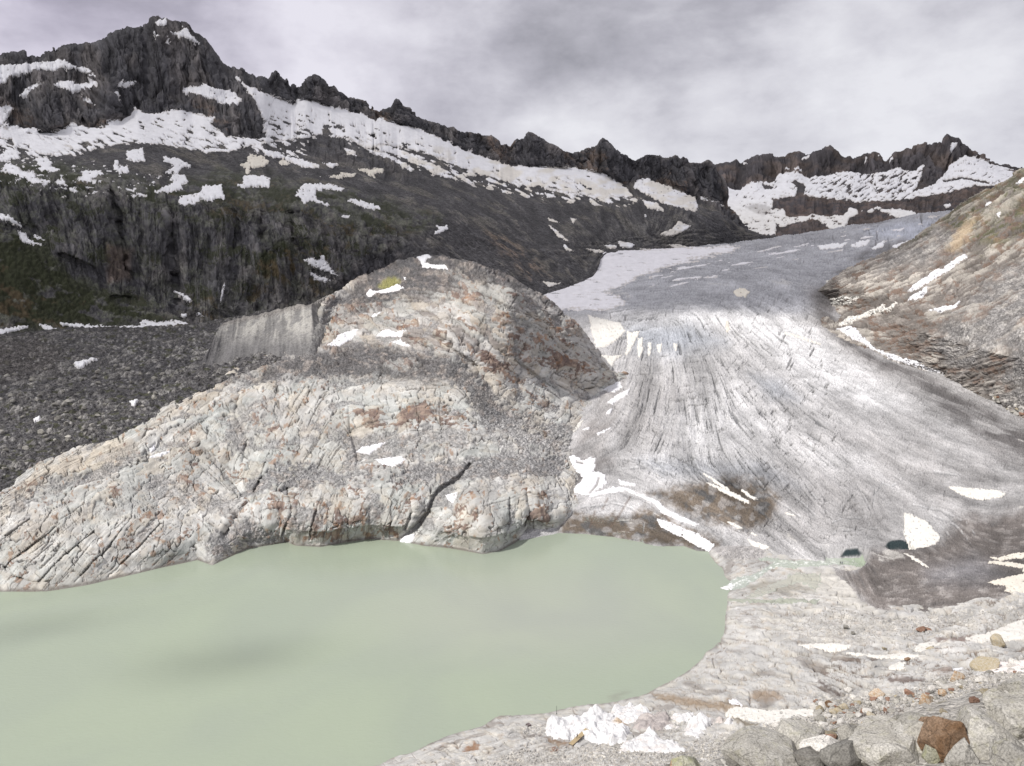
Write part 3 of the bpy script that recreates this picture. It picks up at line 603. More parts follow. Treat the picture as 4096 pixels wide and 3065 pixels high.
SN_E = [
    [(-60, 265), (0, 262), (50, 260), (100, 255), (180, 250), (235, 240), (260, 243), (300, 262), (340, 270), (377, 297), (340, 290), (310, 275), (250, 265), (215, 285), (160, 275), (130, 287), (95, 290), (50, 300), (25, 325), (0, 338), (-60, 350)],
    [(95, 382), (80, 375), (120, 345), (165, 338), (180, 340), (160, 357), (120, 375)], [(215, 340), (275, 318), (305, 335), (330, 345), (365, 330), (400, 330), (380, 350), (340, 367), (300, 367), (270, 354), (240, 352)],
    [(465, 338), (495, 320), (492, 330), (540, 325), (536, 340), (500, 350), (470, 347)], [(358, 300), (387, 300), (380, 311), (360, 313)], [(618, 93), (640, 80), (664, 74), (667, 86), (655, 110), (635, 100)],
    [(730, 106), (745, 113), (772, 145), (808, 176), (770, 164), (735, 147), (716, 156), (708, 141), (683, 133), (683, 126), (710, 133), (735, 118)], [(610, 120), (618, 122), (622, 138), (634, 144), (622, 152), (613, 135)], [(657, 154), (664, 156), (682, 184), (672, 183)],
    [(722, 367), (735, 350), (800, 350), (815, 335), (850, 350), (900, 362), (935, 370), (967, 398), (950, 422), (920, 430), (890, 417), (860, 397), (800, 384), (760, 374)], [(330, 393), (350, 400), (380, 419), (340, 412)], [(464, 363), (470, 370), (468, 385), (460, 407), (457, 385)], [(0, 430), (30, 428), (58, 436), (35, 450), (22, 490), (5, 500), (-40, 500), (-40, 430)],
    [(1540, 582), (1600, 600), (1660, 625), (1710, 648), (1803, 692), (1785, 697), (1690, 660), (1590, 622), (1510, 600)], [(1683, 662), (1730, 672), (1822, 714), (1800, 715), (1740, 695)], [(1465, 593), (1560, 623), (1610, 650), (1666, 680), (1640, 680), (1560, 642), (1490, 612)], [(1800, 683), (1850, 700), (1897, 736), (1865, 725), (1820, 702)],
    [(1130, 623), (1200, 638), (1270, 658), (1277, 671), (1210, 667), (1150, 642)], [(1290, 652), (1362, 655), (1330, 670)], [(1050, 600), (1110, 610), (1150, 630), (1100, 632), (1060, 618)], [(1375, 590), (1420, 610), (1430, 630), (1390, 620)],
    [(2545, 724), (2590, 712), (2602, 720), (2650, 738), (2700, 760), (2730, 772), (2781, 792), (2792, 835), (2780, 851), (2760, 842), (2720, 832), (2680, 822), (2630, 802), (2590, 782), (2560, 762), (2530, 747)], [(2570, 803), (2630, 813), (2656, 845), (2620, 837), (2590, 832)], [(2798, 788), (2850, 805), (2892, 826), (2860, 822), (2810, 802)],
    [(2180, 770), (2215, 778), (2222, 790), (2190, 792)], [(2085, 768), (2120, 785), (2125, 792), (2090, 785)], [(2005, 762), (2040, 770), (2045, 776), (2010, 772)], [(2410, 800), (2442, 805), (2436, 818), (2418, 810)]]
SN_E_THIN = [[(2190, 873), (2247, 894), (2200, 885)], [(2190, 898), (2230, 928), (2278, 972), (2235, 950)], [(2252, 975), (2292, 1007), (2265, 1002)], [(2280, 874), (2305, 878), (2292, 897)], [(2645, 935), (2690, 915), (2715, 885), (2740, 900), (2767, 905), (2730, 927), (2690, 942), (2660, 944)], [(2340, 995), (2390, 1000), (2430, 1012), (2380, 1012)], [(2415, 980), (2465, 985), (2460, 998), (2425, 992)],
    [(2470, 965), (2540, 980), (2520, 995), (2480, 985)], [(2670, 980), (2720, 978), (2748, 990), (2700, 994)], [(2560, 995), (2600, 998), (2570, 1003)], [(2170, 1128), (2240, 1135), (2200, 1150)], [(2580, 857), (2590, 868), (2580, 868)], [(2845, 695), (2850, 697), (2852, 702)]]
def fall_dirs():
    return [(100, 350, .1, 1), (600, 200, .25, 1), (800, 250, .35, 1), (600, 400, .05, 1), (900, 480, .15, 1), (1200, 360, .1, 1), (1400, 420, .15, 1), (1800, 540, .12, 1), (2200, 620, .15, 1), (2450, 680, .1, 1), (2700, 720, .25, 1), (2880, 760, .3, 1),
            (500, 540, 1, .12), (1200, 480, 1, .38), (1600, 570, 1, .4), (1900, 680, 1, .42), (2300, 740, 1, .3), (1350, 620, 1, .35), (1550, 680, 1, .45), (300, 660, 1, .5), (800, 680, 1, .2),
            (200, 850, .35, 1), (300, 1000, .15, 1), (600, 900, .05, 1), (600, 1150, .0, 1), (900, 1000, .0, 1), (950, 1200, .05, 1), (1250, 1050, .12, 1), (1100, 850, .2, 1), (1450, 980, .1, 1), (80, 1100, .7, 1), (300, 1250, .8, 1), (1250, 780, 1, .5),
            (1700, 850, 1, .6), (1900, 950, 1, .75), (2000, 1100, 1, .85), (2150, 1000, 1, .9), (2250, 880, 1, .8), (2300, 1050, .8, 1), (2500, 930, .6, 1), (2700, 900, -.5, 1), (2850, 930, .9, .6), (1650, 760, 1, .5), (2050, 830, 1, .6)]
def build_mountain():
    L = layer_mountain(); normals(L)
    u, v, X, Y, Z = L.u, L.v, L.X, L.Y, L.Z
    lic = streaks(L, fall_dirs(), 9, (1.0, 0.7, 0.5), 11); licm = streaks(L, fall_dirs(), 16, (0, .4, .9, 1.2), 12)
    lng = streaks(L, fall_dirs(), 26, (1., .6, .2), 13); crk = sstep(lng, -1.2, -2.0)
    base = np.array([(-420, 500), (90, 520), (200, 516), (420, 506), (485, 482), (545, 440), (650, 452), (720, 442), (820, 470), (880, 530), (960, 548), (1060, 552), (1070, 500), (1045, 455), (1012, 400), (980, 355), (940, 312), (1000, 350), (1100, 390), (1170, 418), (1225, 400), (1340, 430), (1500, 482), (1620, 500), (1740, 546), (1890, 612), (2050, 664), (2140, 668), (2270, 678), (2400, 697), (2500, 745), (2592, 716), (2700, 752), (2800, 800), (2985, 910), (3100, 960), (3100, -200), (-420, -200)])
    peak = pmask(L, base, 8, 6 * n2(u / 24, v / 24))
    wallp = [(-420, 770), (100, 720), (250, 735), (420, 745), (520, 790), (640, 830), (720, 835), (860, 815), (960, 850), (1060, 850), (1180, 820), (1290, 905), (1420, 925), (1600, 915), (1700, 960), (1560, 1060), (1330, 1180), (1100, 1240), (860, 1290), (760, 1300), (700, 1250), (480, 1180), (300, 1100), (200, 1010), (100, 930), (-420, 860)]
    wall = pmask(L, wallp, 30, 22 * n2(u / 60, v / 60))
    rk = [(1210, 570), (1320, 545), (1440, 590), (1520, 610), (1640, 680), (1700, 720), (1560, 720), (1440, 670), (1330, 655), (1250, 640)]
    slab = pmask(L, rk, 20, 10 * n2(u / 40, v / 40))
    cliff = np.clip(np.maximum(peak, wall) + 0.5 * slab, 0, 1)
    gul = 0
    # relief that stands proud of or back from the general wall
    m = 0
    for p, a, w in (([(885, 560), (890, 470), (930, 425), (1010, 360), (1040, 420), (1060, 500), (1070, 560)], 110, 26),
                    ([(90, 530), (110, 420), (150, 370), (205, 335), (240, 360), (300, 355), (330, 400), (400, 330), (440, 300), (465, 350), (470, 470), (420, 520), (200, 525)], 120, 24), ([(150, 525), (160, 380), (230, 335), (240, 520)], 50, 12),
                    ([(390, 330), (440, 302), (468, 350), (460, 440), (420, 480), (395, 420)], 60, 14), ([(560, 470), (580, 230), (600, 90), (660, 90), (700, 300), (720, 450)], 80, 50), ([(740, 440), (790, 250), (850, 250), (930, 330), (880, 365), (760, 380)], 40, 40),
                    ([(700, 440), (725, 380), (790, 382), (860, 400), (920, 440), (960, 470), (880, 520)], 70, 18), ([(230, 510), (240, 190), (290, 175), (300, 330)], 40, 20), ([(355, 330), (370, 200), (480, 125), (560, 110), (560, 330)], 50, 30),
                    ([(410, 1040), (440, 960), (520, 985), (530, 1180), (430, 1190)], 26, 14), ([(225, 1010), (250, 800), (420, 850), (440, 1000), (400, 1090)], 34, 30), ([(0, 900), (60, 740), (160, 740), (210, 840), (150, 900)], 30, 30),
                    ([(560, 1240), (580, 900), (660, 860), (690, 1240)], 22, 20), ([(720, 1250), (730, 880), (880, 850), (930, 960), (900, 1280)], 26, 30), ([(830, 1230), (850, 1030), (960, 960), (1010, 1080), (960, 1240)], 26, 26), ([(1230, 1040), (1240, 920), (1440, 940), (1480, 1020), (1330, 1170)], 20, 30), ([(1180, 860), (1220, 790), (1420, 850), (1560, 880), (1400, 920), (1260, 900)], 14, 24),
                    ([(1090, 400), (1092, 300), (1125, 290), (1140, 400)], 50, 8), ([(1200, 400), (1215, 320), (1265, 300), (1300, 330), (1320, 420)], 60, 16), ([(1545, 490), (1583, 398), (1620, 440), (1650, 505)], 60, 16), ([(1800, 570), (1812, 510), (1840, 520), (1850, 590)], 40, 10), ([(2090, 670), (2105, 540), (2150, 545), (2260, 640), (2270, 675)], 70, 24), ([(2370, 690), (2400, 570), (2440, 580), (2480, 640), (2480, 720)], 70, 24), ([(2690, 750), (2705, 640), (2750, 650), (2760, 760)], 40, 14)):
        m = m + a * sstep(field(L, p, w), -w, w)
    for p, a, w in (([(450, 770), (470, 870), (480, 1000), (520, 1110)], 60, 22), ([(670, 800), (685, 900), (690, 1050), (710, 1200)], 50, 14), ([(935, 850), (945, 960), (920, 1000)], 45, 20), ([(1045, 830), (1040, 960)], 36, 18), ([(1165, 860), (1170, 970), (1180, 1000)], 36, 22), ([(355, 260), (365, 190)], 50, 12), ([(235, 320), (236, 520)], 70, 10), ([(585, 300), (575, 420), (570, 460)], 40, 16), ([(700, 120), (690, 260), (720, 340)], 40, 20), ([(330, 520), (320, 420)], 40, 12),
                    ([(1140, 330), (1160, 410)], 50, 14), ([(1190, 345), (1190, 400)], 50, 10), ([(1484, 440), (1500, 480)], 50, 8), ([(1400, 400), (1420, 450)], 30, 10), ([(2000, 580), (2008, 655)], 60, 9), ([(2300, 612), (2290, 670)], 30, 14), ([(2545, 645), (2550, 720)], 40, 12), ([(1700, 480), (1710, 530)], 30, 10)):
        gul = gul + a * linemask(L, p, w * 1.2)
    m = m * .6 - gul * .55 * sstep(n2(u / 16, v / 40) + .5 * n2(u / 7, v / 12), -.5, .35)
    m = blur(blur(m, 3, 0), 3, 1)
    push(L, m); project_keep = (u, v)
    normals(L)
    r1 = fbm3(X / 190, Y / 190, Z / 260, 4, 0.5, True); r2 = fbm3(X / 48, Y / 48, Z / 150, 4, 0.55, True); r3 = fbm3(X / 20, Y / 20, Z / 34, 3, 0.55)
    big = fbm3(X / 160, Y / 160, Z / 160, 4)
    crest = sstep(np.arange(L.nr)[:, None] / L.nr, 0, 1) * 0 + 1
    low = pmask(L, [(-420, 660), (200, 650), (420, 700), (640, 740), (900, 690), (1060, 720), (1250, 740), (1500, 800), (1760, 880), (1640, 950), (1400, 1080), (1330, 1180), (860, 1290), (760, 1305), (300, 1320), (-420, 1345)], 40, 25 * n2(u / 60, v / 60))
    pf, pe, pid = facets(L, 84, 60, 19, 3); qf, qe, qid = facets(L, 70, 26, 11, 5, 6)
    pil = cliff * (4.5 * (pid - .5) - 2.2 * sstep(pe, .08, .0) + 1.6 * (qid - .5) - 1.0 * sstep(qe, .08, 0)) * L.pxm * (1 - .55 * wall)
    cf = crest_fade(L)
    wq = 7 * n2(u / 30, v / 30)
    b1, b2, bid = worley((u + wq) / 21, (v - wq) / 19, 4); c1, c2, cid = worley((u + wq) / 10 + 50, (v - wq) / 9, 6)
    blk = low * (1 - .75 * wall * sstep(v, 850, 980)) * (1 - slab)
    knob = blk * (1 - .8 * wall) * ((.55 - b1) * 2.0 + (.5 - c1) * .7) * L.pxm
    d = cliff * (7 * (r1 - .4) + (7.5 - 2.5 * wall) * (r2 - .4) + (2.0 - 1.4 * wall) * r3 + .35 * lic * L.pxm + (1.0 - .55 * wall) * licm * L.pxm - 1.6 * crk * L.pxm) + (1 - cliff) * (5.0 * big + 0.34 * lic * L.pxm + .3 * licm * L.pxm + 0.8 * r3) + knob + pil
    d = d * cf
    snow = poly_snow(L, SN_E, 4, 4, 16, 2.0)
    # the great snowfield, broken by rocks that lie along the slope
    isl = fbm2((u * .93 + v * .36) / 46, (v * .93 - u * .36) / 13, 4, .55)
    dens = np.interp(v - np.interp(u, [p[0] for p in base[:32]], [p[1] for p in base[:32]]), [0, 40, 90, 160, 250], [-.42, -.12, .17, .28, .32]) + 0.10 * n2(u / 120, v / 80)
    dens = np.where(u < 1080, np.interp(v, [430, 520, 560, 600, 640], [-.22, .0, .17, .25, .28]), dens)
    main = pmask(L, SN_E_MAIN, 6, 7 * n2(u / 30, v / 18) + 4 * n2(u / 10, v / 7))
    main = main * (1 - sstep(isl + dens, .30, .42))
    # shreds of snow below the field
    shred = pmask(L, [(1000, 575), (1300, 540), (1600, 590), (1800, 640), (2050, 720), (2250, 765), (2500, 790), (2600, 800), (2480, 830), (2300, 815), (2100, 790), (1900, 745), (1700, 690), (1500, 640), (1200, 640), (1000, 620)], 20) * sstep(isl, .13, .25)
    rocky2 = pmask(L, [(-40, 500), (60, 520), (300, 590), (160, 640), (-40, 620)], 20) * sstep(isl, .0, .12)
    shred = np.maximum(shred * (1 - slab), rocky2 * .9)
    snow_m = np.maximum(np.maximum(snow, main), shred)
    thin = poly_snow(L, SN_E_THIN, 3, 3, 12, 4.0)
    snow_m = np.maximum(snow_m, thin)
    halo = np.zeros(u.shape, np.float32)
    for p, _l in PATCHES: halo = np.maximum(halo, pmask(L, p, 26))
    halo = np.maximum(halo, .8 * pmask(L, [(-60, 600), (420, 640), (700, 700), (760, 800), (300, 800), (-60, 760)], 40))
    snow_m = np.maximum(snow_m, halo * sstep(fbm2(u / 26 + 2, v / 10, 4, .55) + .15 * n2(u / 50, v / 30), .40, .47))
    patches = mountain_patches(L)
    allp = snow_m.copy()
    for q in patches: allp = np.maximum(allp, q[0])
    displace(L, d * (1 - 0.8 * allp))
    normals(L)
    # colours
    nz = L.n[..., 2]
    bn = fbm3(X / 130, Y / 130, Z / 130, 4); fn = fbm3(X / 14, Y / 14, Z / 20, 4, .6)
    col = lerp(lerp(np.zeros(u.shape + (3,), np.float32) + (.082, .080, .088), (.118, .108, .108), sstep(bn + .25 * licm, -.15, .6)), (.145, .135, .135), 0.55 * sstep(licm + .5 * lic, .4, 1.6))
    col = lerp(col, (.17, .12, .09), .55 * sstep(bn + .5 * fn, .25, .6) * sstep(v, 380, 460) * peak)
    sc = 1 - cliff
    scree = np.zeros(u.shape + (3,), np.float32) + (.083, .080, .085)
    scree = lerp(scree, (.125, .117, .108), sstep(lic * .25 + bn, 0.1, .6))
    scree = lerp(scree, (.15, .145, .14), .8 * pmask(L, [(2300, 930), (2500, 880), (2760, 880), (2850, 950), (2600, 990), (2420, 1000)], 60) * sstep(lic, -1, 1.5))
    scree = lerp(scree, (.19, .145, .115), .75 * pmask(L, [(1940, 920), (2010, 930), (2120, 1020), (2190, 1110), (2120, 1120), (2000, 1010)], 30) * sstep(lic, -.3, 1.0))
    col = lerp(col, scree, sc)
    li = low * sstep(fbm3(X / 40, Y / 40, Z / 26, 4, .6) + .5 * (nz - .5), -.12, .35)
    col = lerp(col, (.118, .124, .092), .7 * li * (1 - .5 * (cid > .6)))
    col = lerp(col, (.150, .155, .125), .55 * blk * (bid > .5) * sstep(b1, .6, .3) * (cid > .3))
    col = lerp(col, (.150, .147, .137), .45 * low * sstep(fn + .5 * bn + .2 * licm, .12, .5))
    gr = fbm3(X / 55 + 9, Y / 55, Z / 36, 4, .6)
    grass = low * sstep(gr + .55 * (nz - .52) - .10 * wall, .12, .26)
    gl = pmask(L, [(-420, 900), (60, 910), (180, 1010), (300, 1110), (480, 1200), (640, 1260), (700, 1300), (300, 1315), (-420, 1340)], 40, 20 * n2(u / 40, v / 40))
    gl = np.maximum(gl, pmask(L, [(1130, 960), (1190, 1010), (1250, 1110), (1330, 1160), (1120, 1140), (1000, 1090), (1040, 1010)], 25, 12 * n2(u / 30, v / 30)))
    gl = np.maximum(gl, .8 * pmask(L, [(960, 700), (1080, 690), (1180, 760), (1150, 860), (1000, 830), (930, 790)], 30, 16 * n2(u / 30, v / 30)))
    grass = np.clip(np.maximum(grass * .9, gl * sstep(fn * .8 + gr, -.35, -.02)), 0, 1)
    col = lerp(col, lerp(np.zeros(u.shape + (3,), np.float32) + (.034, .038, .020), (.075, .058, .034), sstep(bn + fn * .6, .15, .5)), grass)
    # wet dark streaks down the wall
    col = lerp(col, (.15, .145, .15), .6 * wall * sstep(lng, .3, 1.5)); wet = wall * sstep(fbm3(X / 9, Y / 9, Z / 160, 3), .12, .4) * .6
    col = lerp(col, (.035, .034, .038), wet * (1 - grass))
    col = lerp(col, (.17, .125, .10), .6 * pmask(L, [(425, 980), (525, 1000), (520, 1120), (430, 1130)], 16))
    col = lerp(col, col * (.72 + .56 * (.6 * pid + .4 * qid))[..., None], cliff * (1 - grass))
    col = lerp(col, (.040, .037, .040), .6 * np.maximum(crk, sstep(pe, .07, 0)) * cliff * (1 - grass))
    col = col * (1 + 0.17 * np.clip(lic, -2, 2.5) * (1 - grass * .6) + .10 * np.clip(licm, -2, 2) * cliff)[..., None] * (1 + .25 * fn)[..., None]
    col = col * .86
    rub = np.clip(sc * (1 - grass) * (1 - .5 * low), 0, 1)
    sheet('mountain', L, col, rub, ground_mat('mountain rock', 7.0, 6.0, 0.12, vary=.25))
    dirty = sstep(fbm2(u / 90, v / 40, 3) + .0012 * (v - 560) - .25 * (u < 1300), .0, .5) * sstep(v, 540, 640) * (u > 1050)
    tint = lerp(np.broadcast_to(WHITE, u.shape + (3,)), TAN, .75 * dirty)
    snow_sheet('snowfield', L, snow_m, tint, kind='structure')
    for (pm_, lab, tn) in patches:
        snow_sheet('snow_patch', L, pm_, tn, lab, 'snow patch', 'snow patches on the mountain side')
    return L
PATCHES = [([(145, 640), (185, 632), (205, 650), (205, 668), (250, 685), (215, 693), (175, 690), (140, 690), (160, 670), (147, 655)], 'ragged snow patch on dark scree, above the mossy cliff at far left'),
         ([(0, 690), (25, 655), (60, 660), (90, 690), (135, 692), (150, 720), (205, 728), (180, 748), (130, 735), (95, 722), (30, 742), (60, 725), (90, 722), (60, 700)], 'branching snow patch lying on top of the rounded mossy rocks at far left'),
         ([(-40, 645), (0, 625), (30, 602), (70, 605), (75, 630), (30, 640), (0, 650), (-40, 660)], 'snow patch cut by the left edge, above the mossy boulders'),
         ([(305, 725), (330, 705), (325, 695), (345, 682), (370, 690), (405, 685), (415, 705), (385, 715), (370, 720), (390, 742), (350, 728), (320, 730)], 'claw shaped snow patch at the cliff lip, left of the dark gully'),
         ([(507, 610), (530, 600), (570, 597), (578, 615), (575, 630), (580, 643), (540, 647), (510, 640)], 'square snow patch in the middle of the dark scree arc'),
         ([(455, 655), (465, 640), (478, 640), (470, 660), (490, 670), (510, 660), (517, 685), (495, 697), (470, 685), (455, 680)], 'small hooked snow patch below the square one on the scree'),
         ([(607, 775), (650, 755), (690, 735), (685, 715), (690, 690), (670, 700), (665, 690), (700, 665), (655, 650), (655, 632), (720, 636), (740, 652), (770, 665), (730, 672), (705, 700), (740, 705), (755, 730), (725, 740), (730, 755), (690, 770), (640, 775)], 'tall S shaped snow patch running down from the snowfield to the cliff lip'),
         ([(715, 812), (720, 790), (740, 785), (800, 775), (810, 745), (835, 745), (885, 740), (898, 790), (860, 795), (850, 800), (800, 805), (760, 824), (720, 828)], 'wide stepped snow patch on the brink of the cliff wall'),
         ([(960, 660), (990, 650), (985, 635), (1000, 623), (1050, 625), (1077, 645), (1060, 667), (1002, 670), (998, 698), (984, 695), (983, 672)], 'mushroom shaped snow patch with a thin stalk on dark scree'),
         ([(940, 745), (970, 735), (975, 708), (1000, 702), (1075, 710), (1080, 746), (1030, 743), (980, 751)], 'snow patch just below the mushroom shaped one, beside dark turf'),
         ([(505, 785), (560, 777), (592, 790), (540, 793)], 'low flat snow patch at the foot of pale broken rocks'),
         ([(216, 728), (250, 724), (272, 743), (240, 744)], 'small oval snow patch on the shoulder of the mossy cliff'),
         ([(268, 748), (300, 762), (318, 769), (295, 774)], 'sliver of snow below the small oval patch on the mossy cliff'),
         ([(-30, 850), (0, 852), (40, 868), (80, 893), (86, 912), (50, 892), (20, 877), (-30, 872)], 'long snow streak slanting in from the left edge above dark turf'),
         ([(66, 928), (100, 933), (112, 955), (142, 975), (178, 989), (130, 980), (85, 967)], 'wedge of snow on the dark turf slope at left'),
         ([(135, 941), (160, 948), (174, 966), (145, 956)], 'little snow wedge beside the bigger one on dark turf'),
         ([(1106, 642), (1135, 638), (1162, 655), (1130, 662)], 'small oval snow patch on scree right of the mushroom shaped one'),
         ([(1188, 695), (1250, 701), (1330, 704), (1370, 694), (1422, 694), (1416, 704), (1350, 713), (1260, 711)], 'long thin level snow strip across the dark scree'),
         ([(1433, 676), (1470, 679), (1500, 674), (1532, 678), (1531, 691), (1492, 694), (1501, 712), (1480, 702)], 'tan snow patch shaped like a fish on dark scree'),
         ([(1180, 787), (1200, 755), (1215, 739), (1265, 736), (1340, 744), (1372, 760), (1366, 769), (1300, 757), (1266, 759), (1261, 775), (1263, 795), (1292, 812), (1322, 821), (1290, 821), (1240, 806), (1214, 819), (1204, 797)], 'large sickle shaped snow patch on the green shelf above the wall'),
         ([(1390, 804), (1420, 798), (1470, 813), (1522, 828), (1520, 837), (1490, 840), (1440, 827)], 'slanting snow patch right of the sickle shaped one on green rocks'),
         ([(1346, 871), (1375, 862), (1412, 859), (1390, 870)], 'tiny snow fleck on the green shelf'),
         ([(1748, 904), (1786, 903), (1790, 916), (1760, 932), (1736, 941), (1750, 918)], 'small snow patch where the scree ridge meets the green shelf'),
         ([(1216, 1042), (1240, 1033), (1275, 1038), (1280, 1024), (1293, 1023), (1302, 1050), (1322, 1075), (1352, 1107), (1318, 1087), (1280, 1077), (1245, 1064)], 'winged snow patch at the foot of the streaked wall'),
         ([(1232, 1083), (1270, 1103), (1334, 1122), (1300, 1127), (1258, 1117)], 'lower snow strip beneath the winged patch at the wall foot'),
         ([(-60, 1320), (0, 1320), (40, 1312), (127, 1299), (92, 1320), (40, 1328), (20, 1340), (-60, 1345)], 'snow strip at the valley edge touching the left frame side'),
         ([(148, 1297), (200, 1305), (244, 1320), (212, 1330), (178, 1322)], 'pointed snow strip at the valley edge, second from the left'),
         ([(233, 1293), (300, 1296), (370, 1303), (450, 1308), (560, 1303), (565, 1283), (600, 1288), (640, 1293), (710, 1283), (764, 1300), (700, 1307), (560, 1315), (430, 1330), (390, 1322), (310, 1313)], 'longest snow strip along the valley edge below the dark turf'),
         ([(698, 1162), (735, 1178), (772, 1200), (760, 1203), (728, 1190)], 'thin snow streak under the streaked wall'),
         ([(700, 1253), (747, 1256), (740, 1272)], 'small snow patch on rusty turf near the valley edge'),
         ([(788, 1248), (822, 1267), (805, 1266)], 'snow fleck left of the moraine top')]
def mountain_patches(L):
    P = PATCHES
    out = []
    for i, (p, lab) in enumerate(P):
        tn = TAN if lab.startswith(('long thin', 'tan', 'mushroom', 'small oval snow patch on scree')) else WHITE
        out.append((poly_snow(L, [p], 3.0, 5.5, 15, i * 1.7), lab, tn))
    return out
def build_far():
    L = layer_far(); normals(L)
    u, v, X, Y, Z = L.u, L.v, L.X, L.Y, L.Z
    lic = streaks(L, [(2900, 700, .1, 1), (3200, 660, .05, 1), (3500, 650, .05, 1), (3800, 600, -.2, 1), (3050, 780, 1, -.05), (3350, 740, 1, -.55), (3550, 740, 1, -.5), (3750, 700, 1, -.55), (3950, 700, 1, .1), (3300, 830, .0, 1), (3700, 830, 0, 1), (3150, 920, 1, .15), (3450, 880, 1, -.4), (4000, 760, 1, .2)], 12, (.7, .9, .9), 21)
    base = [(2800, 800), (2905, 757), (2960, 757), (3020, 727), (3090, 732), (3110, 702), (3150, 690), (3190, 692), (3225, 714), (3270, 708), (3350, 692), (3400, 685), (3440, 692), (3480, 702), (3515, 694), (3560, 682), (3600, 670), (3615, 682), (3650, 685), (3700, 657), (3712, 640), (3700, 690), (3690, 720), (3740, 722), (3775, 700), (3800, 660), (3860, 620), (3900, 630), (3960, 655), (4100, 690), (4420, 720), (4420, 300), (2800, 300)]
    wall = pmask(L, base, 5, 5 * n2(u / 16, v / 16))
    r1 = fbm3(X / 260, Y / 260, Z / 420, 4, .5, True); r2 = fbm3(X / 90, Y / 90, Z / 280, 4, .55, True)
    big = fbm3(X / 300, Y / 300, Z / 300, 4)
    rockp = [[(3090, 800), (3130, 790), (3190, 782), (3240, 784), (3330, 797), (3400, 806), (3500, 806), (3600, 800), (3700, 786), (3800, 768), (3900, 740), (3960, 742), (4000, 752), (3960, 800), (3800, 845), (3790, 860), (3700, 862), (3600, 850), (3560, 838), (3440, 845), (3400, 830), (3380, 858), (3300, 868), (3260, 860), (3200, 872), (3150, 870), (3130, 840), (3090, 838)],
             [(3105, 905), (3150, 900), (3200, 895), (3230, 880), (3280, 882), (3320, 920), (3310, 940), (3240, 940), (3220, 950), (3130, 950), (3100, 960)], [(3370, 930), (3400, 870), (3440, 850), (3520, 840), (3600, 880), (3620, 890), (3500, 915), (3420, 930)], [(2740, 930), (2960, 945), (3100, 975), (2740, 1000)], [(2740, 800), (2905, 820), (2990, 930), (2740, 960)]]
    rock = np.zeros(u.shape, np.float32)
    for p in rockp: rock = np.maximum(rock, pmask(L, p, 5, 7 * n2(u / 22, v / 14)))
    isl = fbm2((u * .87 - v * .5) / 36, (v * .87 + u * .5) / 9, 4, .6)
    dens = pmask(L, [(3250, 750), (3330, 700), (3500, 690), (3620, 680), (3700, 690), (3680, 760), (3600, 800), (3400, 805), (3270, 790)], 40) * .34 + pmask(L, [(3700, 760), (3750, 690), (4000, 700), (4200, 720), (4200, 770), (3900, 790)], 30) * .08
    isl2 = fbm2(u / 40, v / 11, 4, .6)
    spots = sstep(isl + dens, .40, .5) + sstep(isl2 + .12 * sstep(v, 840, 900), .40, .5)
    for p in ([(3165, 730), (3180, 718), (3190, 725), (3225, 745), (3215, 780), (3180, 790), (3190, 750)], [(3050, 742), (3080, 740), (3100, 755), (3060, 757)], [(3770, 720), (3840, 706), (3960, 728), (3955, 735), (3850, 716), (3775, 728)], [(4020, 680), (4096, 683), (4150, 690), (4060, 690)], [(3680, 720), (3700, 650), (3712, 640), (3720, 690), (3780, 690), (3740, 735), (3650, 770)]):
        spots = np.maximum(spots, pmask(L, p, 4, 4 * n2(u / 10, v / 10)))
    snow = np.clip((1 - np.clip(spots, 0, 1)) * (1 - wall) * (1 - rock), 0, 1)
    for p in ([(3210, 632), (3240, 622), (3232, 634), (3205, 640)], [(3175, 680), (3205, 676), (3206, 684), (3180, 687)], [(3140, 672), (3158, 680), (3142, 682)], [(3458, 650), (3465, 625), (3470, 628), (3462, 652)], [(3555, 655), (3565, 630), (3574, 625), (3562, 655)], [(3797, 595), (3815, 575), (3828, 578), (3815, 600), (3797, 613)], [(3800, 585), (3810, 570), (3830, 572), (3826, 580), (3806, 600)], [(2970, 652), (2985, 650), (2990, 655), (2972, 658)], [(3300, 590), (3315, 584), (3312, 588)], [(3508, 617), (3520, 620), (3518, 624)],
              [(2905, 745), (2930, 757), (2950, 790), (2960, 800), (2940, 835), (2908, 820)], [(3490, 835), (3520, 828), (3527, 838), (3500, 838)], [(3775, 820), (3800, 814), (3804, 824), (3784, 832)], [(3550, 855), (3572, 862), (3560, 868)], [(3560, 838), (3620, 842), (3660, 850), (3672, 868), (3600, 855)], [(3740, 735), (3700, 760), (3655, 780), (3620, 790), (3680, 770), (3720, 755)]):
        snow = np.maximum(snow, pmask(L, p, 3, 3 * n2(u / 9, v / 9)))
    wl = np.clip(wall + .5 * rock, 0, 1)
    pf, pe, pid = facets(L, 86, 44, 14, 7, 6)
    displace(L, crest_fade(L) * (wl * (10 * (r1 - .4) + 9 * (r2 - .4) + 1.0 * lic * L.pxm + L.pxm * (3.5 * (pid - .5) - 2 * sstep(pe, .1, 0))) + (1 - wl) * (10 * big + .3 * lic * L.pxm)) * (1 - .7 * snow))
    normals(L)
    bn = fbm3(X / 200, Y / 200, Z / 200, 4); fn = fbm3(X / 40, Y / 40, Z / 60, 4, .6)
    col = lerp(np.zeros(u.shape + (3,), np.float32) + (.072, .066, .071), (.115, .093, .085), sstep(bn, -.2, .4))
    col = lerp(col, (.13, .09, .075), .5 * rock * sstep(fn, -.2, .4))
    col = lerp(col, col * (.7 + .6 * pid)[..., None], wl) * .88
    col = col * (1 + .18 * np.clip(lic, -2, 2))[..., None] * (1 + .3 * fn)[..., None]
    sheet('far_mountains', L, col, (1 - wl) * .6, ground_mat('far rock', 12.0, 14.0, 0.12, vary=.25))
